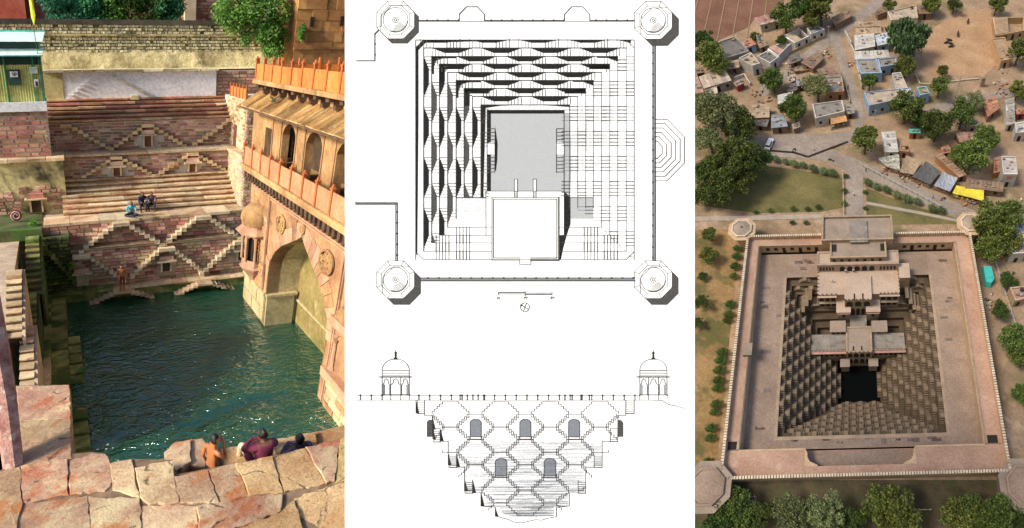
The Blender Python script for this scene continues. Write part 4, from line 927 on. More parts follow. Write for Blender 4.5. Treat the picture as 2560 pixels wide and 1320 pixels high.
# ---- foreground terrace
SLABS = [
   (6.0, [(-1.262, 7.923), (-0.283, 7.735), (-0.291, 6.826), (-1.162, 6.935)]) ,
   (6.0, [(-1.161, 6.924), (-0.292, 6.816), (-0.294, 6.367), (-1.118, 6.392)]) ,
   (6.0, [(-1.118, 6.383), (-0.294, 6.358), (-0.304, 5.91), (-1.08, 5.924)]) ,
   (6.0, [(-1.073, 5.898), (-0.373, 5.884), (-0.381, 5.212), (-1.019, 5.213)]) ,
   (6.0, [(-0.343, 5.852), (-0.136, 5.863), (0.015, 5.93), (0.227, 5.864), (0.275, 5.711), (0.27, 5.317), (0.158, 5.159), (-0.341, 5.203)]) ,
   (6.0, [(0.293, 5.641), (0.624, 5.647), (0.618, 5.314), (0.631, 4.944), (0.276, 5.154)]) ,
   (6.0, [(0.665, 5.459), (1.024, 5.473), (1.259, 5.485), (1.207, 5.178), (1.171, 4.717), (0.766, 4.776), (0.654, 4.939)]) ,
   (6.0, [(1.216, 5.161), (1.747, 5.171), (1.735, 4.594), (1.191, 4.699)]) ,
   (6.0, [(1.767, 5.174), (2.197, 5.188), (2.21, 4.617), (1.76, 4.595)]) ,
   (6.0, [(2.215, 5.183), (2.826, 5.192), (2.716, 4.551), (2.222, 4.586)]) ,
   (6.0, [(2.844, 5.187), (3.431, 5.259), (3.403, 4.561), (2.745, 4.544)]) ,
   (6.0, [(3.45, 5.255), (4.063, 5.275), (3.563, 4.562), (3.423, 4.549)]) ,
   (6.0, [(-1.56, 5.844), (-1.089, 5.878), (-1.03, 5.202), (-1.098, 4.728), (-1.445, 4.807)]) ,
   (6.0, [(-1.012, 5.184), (-0.108, 5.121), (-0.095, 4.498), (-1.14, 4.737)]) ,
   (6.0, [(-0.085, 5.116), (0.633, 4.916), (0.591, 4.492), (0.582, 4.342), (-0.074, 4.493)]) ,
   (6.0, [(0.65, 4.775), (1.164, 4.685), (1.399, 4.59), (1.328, 4.171), (0.603, 4.337)]) ,
   (6.0, [(1.416, 4.586), (2.201, 4.563), (2.687, 4.515), (2.535, 4.25), (1.78, 4.133), (1.349, 4.166)]) ,
   (6.0, [(2.848, 4.414), (3.483, 4.491), (4.387, 4.526), (3.754, 3.614), (2.73, 3.849)]) ,
   (6.0, [(1.742, 4.106), (2.511, 4.223), (2.81, 4.375), (2.693, 3.858), (1.713, 4.023)]) ,
   (6.0, [(4.089, 5.269), (4.96, 5.352), (4.406, 4.553), (3.564, 4.517)]) ,
   (5.6, [(1.258, 6.068), (1.498, 6.239), (1.747, 6.24), (1.64, 5.782), (1.373, 5.654), (1.218, 5.879)]) ,
   (5.55, [(1.781, 6.284), (1.983, 6.258), (2.023, 6.017), (1.863, 5.674), (1.644, 5.741)]) ,
   (5.35, [(2.305, 6.134), (2.808, 6.146), (2.661, 5.609), (2.224, 5.665)]) ,
   (5.38, [(2.81, 6.115), (3.351, 6.1), (3.157, 5.646), (2.675, 5.595)]) ,
   (5.42, [(3.352, 6.058), (4.135, 6.084), (3.954, 5.685), (3.17, 5.65)]) ,
   (5.36, [(4.2, 6.144), (5.703, 6.206), (5.347, 5.693), (4.016, 5.741)]) ,
   (5.5, [(0.741, 5.996), (1.217, 6.011), (1.325, 5.623), (0.753, 5.655)]) ,
]
BASE_HI = [(-1.29, 7.982), (-0.288, 7.776), (-0.313, 5.997), (0.026, 5.971), (0.226, 5.891), (0.295, 5.691), (0.639, 5.678), (1.273, 5.516), (1.218, 5.224), (2.845, 5.222), (4.101, 5.321), (5.006, 5.397), (3.762, 3.605), (-1.455, 4.802), (-1.574, 5.88), (-1.104, 5.971)]
BASE_LO = [(0.699, 6.245), (1.28, 6.25), (1.337, 6.447), (2.127, 6.325), (3.456, 6.242), (5.827, 6.335), (4.412, 4.303), (0.54, 5.192)]

def slab(parent, poly, z, th, mat, name='paving_slab'):
    """thick worn slab: ragged outline, softened arris"""
    pts = []; gx = sum(p[0] for p in poly)/len(poly); gy = sum(p[1] for p in poly)/len(poly)
    poly = [(x+(x-gx)/max(.1,math.hypot(x-gx,y-gy))*.014, y+(y-gy)/max(.1,math.hypot(x-gx,y-gy))*.014) for x, y in poly]
    for (x0,y0),(x1,y1) in zip(poly, poly[1:]+poly[:1]):
        n = max(2, int(math.hypot(x1-x0, y1-y0)/.09))
        for k in range(n):
            u = k/n; j = .018 if k else .004; pts.append((x0+(x1-x0)*u+random.uniform(-j,j), y0+(y1-y0)*u+random.uniform(-j,j)))
    a = sum(pts[i][0]*pts[(i+1)%len(pts)][1]-pts[(i+1)%len(pts)][0]*pts[i][1] for i in range(len(pts)))
    if a < 0: pts = pts[::-1]
    n = len(pts); cx = sum(p[0] for p in pts)/n; cy = sum(p[1] for p in pts)/n; q = MB()
    tx, ty = random.uniform(-.025,.025), random.uniform(-.025,.025)
    zf = lambda x, y: z+tx*(x-cx)+ty*(y-cy)
    rings = [(0.0,-th),(0.0,-.014),(.005,-.004),(.014,0),(.5,.002)]
    for sh_, dz in rings:
        for x, y in pts:
            d = math.hypot(cx-x, cy-y) or 1; s_ = sh_ if sh_ > .1 else sh_/max(d,.12)
            X, Y_ = x+(cx-x)*s_, y+(cy-y)*s_; q.v.append((X, Y_, zf(X, Y_)+dz+(random.uniform(-.004,.004) if dz > -.1 and sh_ < .1 else 0)))
    for r_ in range(len(rings)-1):
        for k in range(n): q.f.append((r_*n+k, r_*n+(k+1)%n, (r_+1)*n+(k+1)%n, (r_+1)*n+k)); q.m.append(0)
    q.f.append(tuple(range((len(rings)-1)*n, len(rings)*n))); q.m.append(0)
    return q.build(name, mat, parent)
ft = thing('stone_terrace', 'worn terrace of large cracked pink and yellow slabs in the foreground', 'terrace', 'L', (1.5, 5, 5))
MB().prism(BASE_HI, 4.2, 5.97).build('bedding', 'joint_dirt_and_shade', ft); MB().prism(BASE_LO, 3.0, 5.2).build('lower_bedding', 'joint_dirt_and_shade', ft)
for i, (z, poly) in enumerate(SLABS): slab(ft, poly, z+random.uniform(-.015,.015), .42, 'slab_gold' if i in (9, 10, 17, 18, 19) or i > 21 else 'slab')
tp = thing('timber_post', 'weathered pinkish red timber post leaning at the left edge', 'post', 'L', (-1.25, 6, 6))
q = MB(); n = 14
for z, w, cx, cy in ((5.4,.16,-1.20,5.75),(6.0,.15,-1.20,6.0),(6.8,.17,-1.25,6.55),(7.4,.20,-1.32,6.9),(8.4,.22,-1.42,7.3)):
    for k in range(n): a = 2*math.pi*k/n; q.v.append((cx+w*(1+.12*(k%2))*math.cos(a), cy+w*(1+.12*(k%2))*math.sin(a)*.8, z))
for r_ in range(4):
    for k in range(n): q.f.append((r_*n+k, r_*n+(k+1)%n, (r_+1)*n+(k+1)%n, (r_+1)*n+k)); q.m.append(0)
q.build('shaft', 'old_timber', tp)

# ---- foliage
def leaves(mbuf, c, rad, n, size, flat=.8, hang=0.0):
    for _ in range(n):
        while True:
            d = [random.uniform(-1,1) for _ in range(3)]; l = math.sqrt(sum(x*x for x in d))
            if .2 < l < 1: break
        k = (.45+.55*random.random())/l if random.random() < .8 else 1.0
        p = [c[i]+d[i]*rad[i]*k for i in range(3)]
        u = norm([random.uniform(-1,1), random.uniform(-1,1), random.uniform(-flat,flat)-hang]); w = norm(cross(u, [random.uniform(-1,1) for _ in range(3)]))
        s_ = size*random.uniform(.6,1.3); a = [x*s_ for x in u]; b_ = [x*s_*.45 for x in w]
        mbuf.face([tuple(p[i]-a[i] for i in range(3)), tuple(p[i]+b_[i] for i in range(3)), tuple(p[i]+a[i] for i in range(3)), tuple(p[i]-b_[i] for i in range(3))])
tr_ = thing('overhanging_tree', 'leafy fig tree hanging over the olive wall beside the orange house', 'tree', 'L', (12.2, 30, 10.7))
q = MB()
for c, r_ in (((9.9,30,13.7),(.7,.7,.8)),((10.6,29.8,13.3),(.8,.7,.9)),((11.4,29.7,13.6),(.9,.8,.9)),((12.3,29.6,13.5),(.9,.7,1.0)),((13.2,29.6,13.7),(.8,.7,.9)),((12.6,29.4,12.5),(.8,.6,.7)),((12.9,29.3,11.7),(.8,.6,.6)),((12.1,29.4,12.6),(.5,.5,.6)),((11.9,30,14.6),(2.2,.8,.7)),((13.5,29.6,12.4),(.5,.4,.6)),((11.3,29.7,12.3),(.4,.4,.5)),((14.4,28.8,12.6),(.25,.3,.55))):
    leaves(q, c, r_, int(1100*r_[0]*r_[2])+120, .10, hang=.3)
q.build('crown', 'leaf_green', tr_)
for a, b_ in (((13.0,30.5,10.7),(12.9,30.2,12.2)),((12.9,30.2,12.2),(11.5,29.9,13.6)),((12.9,30.2,12.2),(13.4,29.8,13.8)),((12.9,30.2,12.3),(12.7,29.5,11.6))): MB().tube([a, tuple((a[i]+b_[i])/2+random.uniform(-.08,.08) for i in range(3)), b_], [.10,.08,.04], 6).build('limb', 'bark', tr_)
for i, (x, w, h, mt, lab) in enumerate(((1.2,1.3,.9,'leaf_blue','dark bluish shrub at the left of the row on the wall top'),(2.9,1.3,1.2,'leaf_blue','tall bluish shrub second from left above the coping'),(4.5,1.3,1.3,'leaf_green','rounded green shrub in the middle of the row above the coping'),(6.0,1.2,1.1,'leaf_green','wide green shrub right of the middle above the coping'),(7.3,.9,1.0,'leaf_blue','last small shrub of the row before the brick house'))):
    sb = thing('shrub', lab, 'shrub', 'L', (x, 33, 12.5), 'shrubs above the rubble wall')
    q = MB()
    for k in range(7): leaves(q, (x+random.uniform(-.8,.8)*w, 33+random.uniform(-.3,.3), 13.3+h*.5+random.uniform(-.3,.8)), (w*.65,.6,h*.65), 420, .11)
    leaves(q, (x,32.6,13.25), (w,.5,.45), 300, .10); q.build('foliage', mt, sb)
    MB().tube([(x,33,12),(x,33,14)], [.09,.03], 6).build('stem', 'bark', sb)
for x, y, z, r_, lab in ((-1.75,23.6,3.75,.22,'tuft of green weeds on the left landing'),(-.1,22.7,1.7,.2,'small fern growing on the mossy wall')):
    sb = thing('weed', lab, 'plant', 'L', (x, y, z)); q = MB(); leaves(q, (x,y,z+.1), (r_,r_,r_*.8), 110, .06); q.build('foliage', 'leaf_bright', sb)

# ---- people
plain('skin_brown', (.46,.17,.06), .5, noise=.08); plain('skin_dark', (.17,.075,.045), .5, noise=.08); plain('hair_black', (.012,.011,.012), .55, noise=.3, scale=60)
plain('cloth_maroon', (.17,.022,.055), .8, noise=.12, scale=20); plain('cloth_cream', (.66,.58,.40), .8, noise=.1, scale=15); plain('cloth_blue', (.10,.42,.55), .8); plain('cloth_navy', (.02,.025,.05), .8); plain('cloth_plum', (.10,.07,.13), .8); plain('cloth_red', (.30,.05,.03), .8); plain('cloth_white', (.78,.77,.74), .8)
def body(name, label, base, yaw, J, E, mats, assign, height=1.0, site='L', scale=1.0, group=None):
    """J: joint -> (right, forward, up, radius); E: bones; assign(face centre) -> material slot"""
    names = list(J); me = bpy.data.meshes.new('tmp_skin')
    me.from_pydata([J[k][:3] for k in names], [(names.index(a), names.index(b_)) for a, b_ in E], [])
    o = bpy.data.objects.new('tmp_skin', me); col.objects.link(o)
    md = o.modifiers.new('skin', 'SKIN'); md.use_smooth_shade = True
    if not me.skin_vertices: 
        me.attributes.new('tmp', 'FLOAT', 'POINT')
    lay = me.skin_vertices[0].data if me.skin_vertices else None
    if lay is None: raise RuntimeError('skin')
    for i, k in enumerate(names):
        r_ = J[k][3]; lay[i].radius = r_ if isinstance(r_, tuple) else (r_, r_); lay[i].use_root = (k == 'pelvis')
    sd = o.modifiers.new('sub', 'SUBSURF'); sd.levels = 2
    bpy.context.view_layer.update()
    dg = bpy.context.evaluated_depsgraph_get(); em = o.evaluated_get(dg).to_mesh()
    vs = [tuple(v.co) for v in em.vertices]; fs = [tuple(p.vertices) for p in em.polygons]
    o.evaluated_get(dg).to_mesh_clear(); bpy.data.objects.remove(o)
    ca, sa = math.cos(R(yaw)), math.sin(R(yaw)); q = MB()
    q.v = [(base[0]+scale*(v[0]*ca-v[1]*sa), base[1]+scale*(v[0]*sa+v[1]*ca), base[2]+scale*v[2]) for v in vs]; q.f = fs
    q.m = [assign(tuple(sum(vs[i][c] for i in f)/len(f) for c in range(3))) for f in fs]
    o = q.build(name, mats, site=site, base=base, smooth=True)
    return tag(o, label, 'person', group)
def skin_ok():
    me = bpy.data.meshes.new('t'); me.from_pydata([(0,0,0),(0,0,1)], [(0,1)], []); o = bpy.data.objects.new('t', me); o.modifiers.new('s', 'SKIN'); n = len(me.skin_vertices); bpy.data.objects.remove(o); return n
def head(J, n, x, f, z, tilt=0.0, face=1.0, ears=True):
    """skull, jaw, nose chain above joint n"""
    J['neck'] = (x, f-.01, z, .052); J['jaw'] = (x, f+.015*face, z+.075, (.062,.066)); J['brow'] = (x, f+.02*face, z+.15, (.075,.088)); J['crown'] = (x, f+.0, z+.215, (.058,.068)); J['top'] = (x, f-.005, z+.245, .022)
    J['nose'] = (x, f+.118*face, z+.115, .011); J['earl'] = (x-.082, f-.005, z+.125, .016); J['earr'] = (x+.082, f-.005, z+.125, .016)
    return [(n,'neck'),('neck','jaw'),('jaw','brow'),('brow','crown'),('crown','top'),('brow','nose'),('brow','earl'),('brow','earr')]
def hand(J, w, tag_, p, d, side, sc_=1.0):
    """palm and five fingers from wrist joint w, fingers pointing along d"""
    d = norm(d); s_ = norm(cross(d, (0,0,1))) if abs(d[2]) < .9 else (1,0,0); E = []
    pal = tuple(p[i]+d[i]*.06*sc_ for i in range(3)); J['palm'+tag_] = pal+((.034*sc_,.018*sc_),); E.append((w, 'palm'+tag_))
    for k, (o_, l) in enumerate(((-.027,.062),(-.009,.075),(.009,.072),(.027,.055))):
        a = tuple(pal[i]+s_[i]*o_*sc_+d[i]*.045*sc_ for i in range(3)); b_ = tuple(a[i]+d[i]*l*sc_*.55 for i in range(3)); c = tuple(b_[i]+d[i]*l*sc_*.4+(0,0,-.02)[i]*sc_ for i in range(3))
        for nm, pt, r_ in (('a',a,.0095),('b',b_,.0088),('c',c,.007)): J['f%d%s%s' % (k, nm, tag_)] = pt+(r_*sc_,)
        E += [('palm'+tag_,'f%da%s' % (k,tag_)),('f%da%s' % (k,tag_),'f%db%s' % (k,tag_)),('f%db%s' % (k,tag_),'f%dc%s' % (k,tag_))]
    a = tuple(pal[i]+s_[i]*side*.042*sc_-d[i]*.01*sc_ for i in range(3)); b_ = tuple(a[i]+s_[i]*side*.02*sc_+d[i]*.04*sc_ for i in range(3))
    J['ta'+tag_] = a+(.011*sc_,); J['tb'+tag_] = b_+(.009*sc_,); E += [('palm'+tag_,'ta'+tag_),('ta'+tag_,'tb'+tag_)]
    return E
# boy, bare-chested, standing side-on with a hand at his mouth
J = {'pelvis':(0,0,.62,(.10,.085)),'waist':(0,.005,.74,(.095,.075)),'chest':(0,.015,.90,(.115,.085)),'collar':(0,.0,1.00,(.075,.06)),
     'hipl':(-.07,0,.58,.068),'kneel':(-.075,.02,.33,.05),'anklel':(-.08,-.01,.06,.034),'toel':(-.085,.12,.03,.03),'hipr':(.07,0,.58,.068),'kneer':(.075,.02,.33,.05),'ankler':(.08,-.01,.06,.034),'toer':(.085,.12,.03,.03),
     'shl':(-.135,-.005,.985,.045),'ell':(-.175,-.04,.77,.034),'wrl':(-.165,.04,.58,.024),'shr':(.135,.0,.985,.045),'elr':(.165,.13,.85,.034),'wrr':(.06,.19,1.045,.024)}
E_ = [('pelvis','waist'),('waist','chest'),('chest','collar'),('pelvis','hipl'),('hipl','kneel'),('kneel','anklel'),('anklel','toel'),('pelvis','hipr'),('hipr','kneer'),('kneer','ankler'),('ankler','toer'),('collar','shl'),('shl','ell'),('ell','wrl'),('collar','shr'),('shr','elr'),('elr','wrr')]
E_ += head(J, 'collar', 0, .02, 1.04); E_ += hand(J, 'wrl', 'L', J['wrl'][:3], (0,.1,-1), 1, .8); E_ += hand(J, 'wrr', 'R', J['wrr'][:3], (-.5,-.1,.6), -1, .8)
hairf = lambda z0, back: (lambda c: c[2] > z0+.185 or (c[2] > z0+.10 and c[1] < back))
hb = hairf(1.04, .0)
body('person', 'bare-chested boy standing with his hand at his mouth behind the slabs', (1.90,5.42,5.16), -62, J, E_, ['skin_brown','hair_black','cloth_navy'], lambda c: 1 if (abs(c[0]) < .11 and hb(c)) else (2 if c[2] < .66 and c[2] > .3 and abs(c[0]) < .14 else 0))
# man in maroon, seated with his back to the viewer, hands up at his head
J = {'pelvis':(0,0,.12,(.17,.13)),'waist':(0,.03,.30,(.155,.12)),'chest':(0,.09,.50,(.19,.13)),'collar':(0,.10,.62,(.12,.09)),
     'hipl':(-.11,.05,.10,.09),'kneel':(-.20,.46,.34,.072),'anklel':(-.16,.60,-.08,.048),'toel':(-.17,.74,-.12,.035),'hipr':(.11,.05,.10,.09),'kneer':(.20,.46,.34,.072),'ankler':(.16,.60,-.08,.048),'toer':(.17,.74,-.12,.035),
     'shl':(-.21,.09,.60,.075),'ell':(-.30,.24,.44,.055),'wrl':(-.12,.36,.46,.036),'shr':(.21,.09,.60,.075),'elr':(.30,.24,.44,.055),'wrr':(.12,.36,.46,.036)}
E_ = [('pelvis','waist'),('waist','chest'),('chest','collar'),('pelvis','hipl'),('hipl','kneel'),('kneel','anklel'),('anklel','toel'),('pelvis','hipr'),('hipr','kneer'),('kneer','ankler'),('ankler','toer'),('collar','shl'),('shl','ell'),('ell','wrl'),('collar','shr'),('shr','elr'),('elr','wrr')]
E_ += head(J, 'collar', 0, .14, .65); E_ += hand(J, 'wrl', 'L', J['wrl'][:3], (.7,.2,.1), 1); E_ += hand(J, 'wrr', 'R', J['wrr'][:3], (-.7,.2,.1), -1)
hm = hairf(.65, .17)
body('person', 'man in a maroon shirt seated with his back turned, head bowed', (2.80,5.36,5.40), 5, J, E_, ['cloth_maroon','hair_black','cloth_cream','skin_dark'],
     lambda c: 1 if (abs(c[0]) < .12 and c[1] < .26 and hm(c)) else (2 if c[2] < .2 or (c[1] > .3 and c[2] < .45 and abs(c[0]) < .3) else (3 if (c[2] > .66 and (abs(c[0]) < .13 or c[2] > .74)) or c[2] < -.05 else 0)))
# far-off person of whom only black hair shows above the ledge
J2 = dict(J)
body('person', 'person behind the ledge at the right, only black hair showing', (3.60,5.50,5.02), 15, J, E_, ['cloth_plum','hair_black','cloth_navy','skin_dark'], lambda c: 1 if c[2] > .66 and abs(c[0]) < .12 and c[1] < .27 else (2 if c[2] < .2 else 0), scale=.98)
# three sitters on the steps, and a bather
def sitter(label, pos, yaw, shirt, legs, cross_=False, lean=.1):
    J = {'pelvis':(0,0,.12,(.15,.12)),'waist':(0,.04,.30,(.14,.11)),'chest':(0,.06+lean,.48,(.17,.12)),'collar':(0,.07+lean*1.4,.60,(.11,.085)),'shl':(-.19,.07+lean*1.3,.58,.065),'ell':(-.24,.24+lean,.38,.048),'wrl':(-.12,.42,.34,.034),'palml':(-.06,.48,.34,.03),'shr':(.19,.07+lean*1.3,.58,.065),'elr':(.24,.24+lean,.38,.048),'wrr':(.12,.42,.34,.034),'palmr':(.06,.48,.34,.03)}
    if cross_: J.update({'hipl':(-.1,.03,.1,.085),'kneel':(-.36,.26,.09,.065),'anklel':(.06,.36,.06,.045),'toel':(.18,.38,.05,.035),'hipr':(.1,.03,.1,.085),'kneer':(.36,.26,.09,.065),'ankler':(-.06,.42,.06,.045),'toer':(-.18,.44,.05,.035)})
    else: J.update({'hipl':(-.1,.04,.1,.085),'kneel':(-.17,.42,.24,.068),'anklel':(-.14,.46,-.2,.045),'toel':(-.14,.6,-.23,.035),'hipr':(.1,.04,.1,.085),'kneer':(.17,.42,.24,.068),'ankler':(.14,.46,-.2,.045),'toer':(.14,.6,-.23,.035)})
    E = [('pelvis','waist'),('waist','chest'),('chest','collar'),('pelvis','hipl'),('hipl','kneel'),('kneel','anklel'),('anklel','toel'),('pelvis','hipr'),('hipr','kneer'),('kneer','ankler'),('ankler','toer'),('collar','shl'),('shl','ell'),('ell','wrl'),('wrl','palml'),('collar','shr'),('shr','elr'),('elr','wrr'),('wrr','palmr')]
    E += head(J, 'collar', 0, .10+lean*1.6, .63); hz = hairf(.63, .1+lean*1.6)
    body('person', label, pos, yaw, J, E, [shirt,'hair_black',legs,'skin_dark'], lambda c: 1 if (abs(c[0]) < .12 and c[2] > .7 and hz(c)) else (3 if c[2] > .66 or (c[1] > .36 and .28 < c[2] < .42 and abs(c[0]) < .16) or c[2] < -.12 else (2 if c[2] < .22 or (c[1] > .3 and c[2] < .34) else 0)))
sitter('person in a bright blue shirt sitting cross-legged at the ledge edge', (3.25,23.75,3.86), 175, 'cloth_blue', 'cloth_navy', True, .16)
sitter('left one of the two dark-clothed people sitting on the lowest step', (3.93,24.55,4.05), 185, 'cloth_navy', 'cloth_navy')
sitter('right one of the two dark-clothed people, in plum shirt, on the lowest step', (4.48,24.55,4.05), 170, 'cloth_plum', 'cloth_navy', lean=.14)
J = {'pelvis':(0,0,.80,(.12,.1)),'waist':(0,.005,.95,(.115,.09)),'chest':(0,.015,1.15,(.14,.1)),'collar':(0,.0,1.27,(.09,.07)),'hipl':(-.08,0,.76,.08),'kneel':(-.09,.02,.43,.058),'anklel':(-.1,-.01,.07,.04),'toel':(-.1,.14,.03,.03),'hipr':(.08,0,.76,.08),'kneer':(.09,.02,.43,.058),'ankler':(.1,-.01,.07,.04),'toer':(.1,.14,.03,.03),'shl':(-.17,-.005,1.25,.055),'ell':(-.24,0,.98,.04),'wrl':(-.20,.1,.78,.028),'palml':(-.19,.13,.70,.026),'shr':(.17,0,1.25,.055),'elr':(.26,.04,1.0,.04),'wrr':(.20,.14,.82,.028),'palmr':(.18,.17,.74,.026)}
E_ = [('pelvis','waist'),('waist','chest'),('chest','collar'),('pelvis','hipl'),('hipl','kneel'),('kneel','anklel'),('anklel','toel'),('pelvis','hipr'),('hipr','kneer'),('kneer','ankler'),('ankler','toer'),('collar','shl'),('shl','ell'),('ell','wrl'),('wrl','palml'),('collar','shr'),('shr','elr'),('elr','wrr'),('wrr','palmr')]+head(J, 'collar', 0, .02, 1.31)
hz3 = hairf(1.31, .02)
body('person', 'bare-chested bather in red shorts standing on the sunken step pyramid', (2.45,22.3,.21), 170, J, E_, ['skin_brown','hair_black','cloth_red'], lambda c: 1 if (abs(c[0]) < .12 and hz3(c)) else (2 if .45 < c[2] < .9 and abs(c[0]) < .17 else 0))

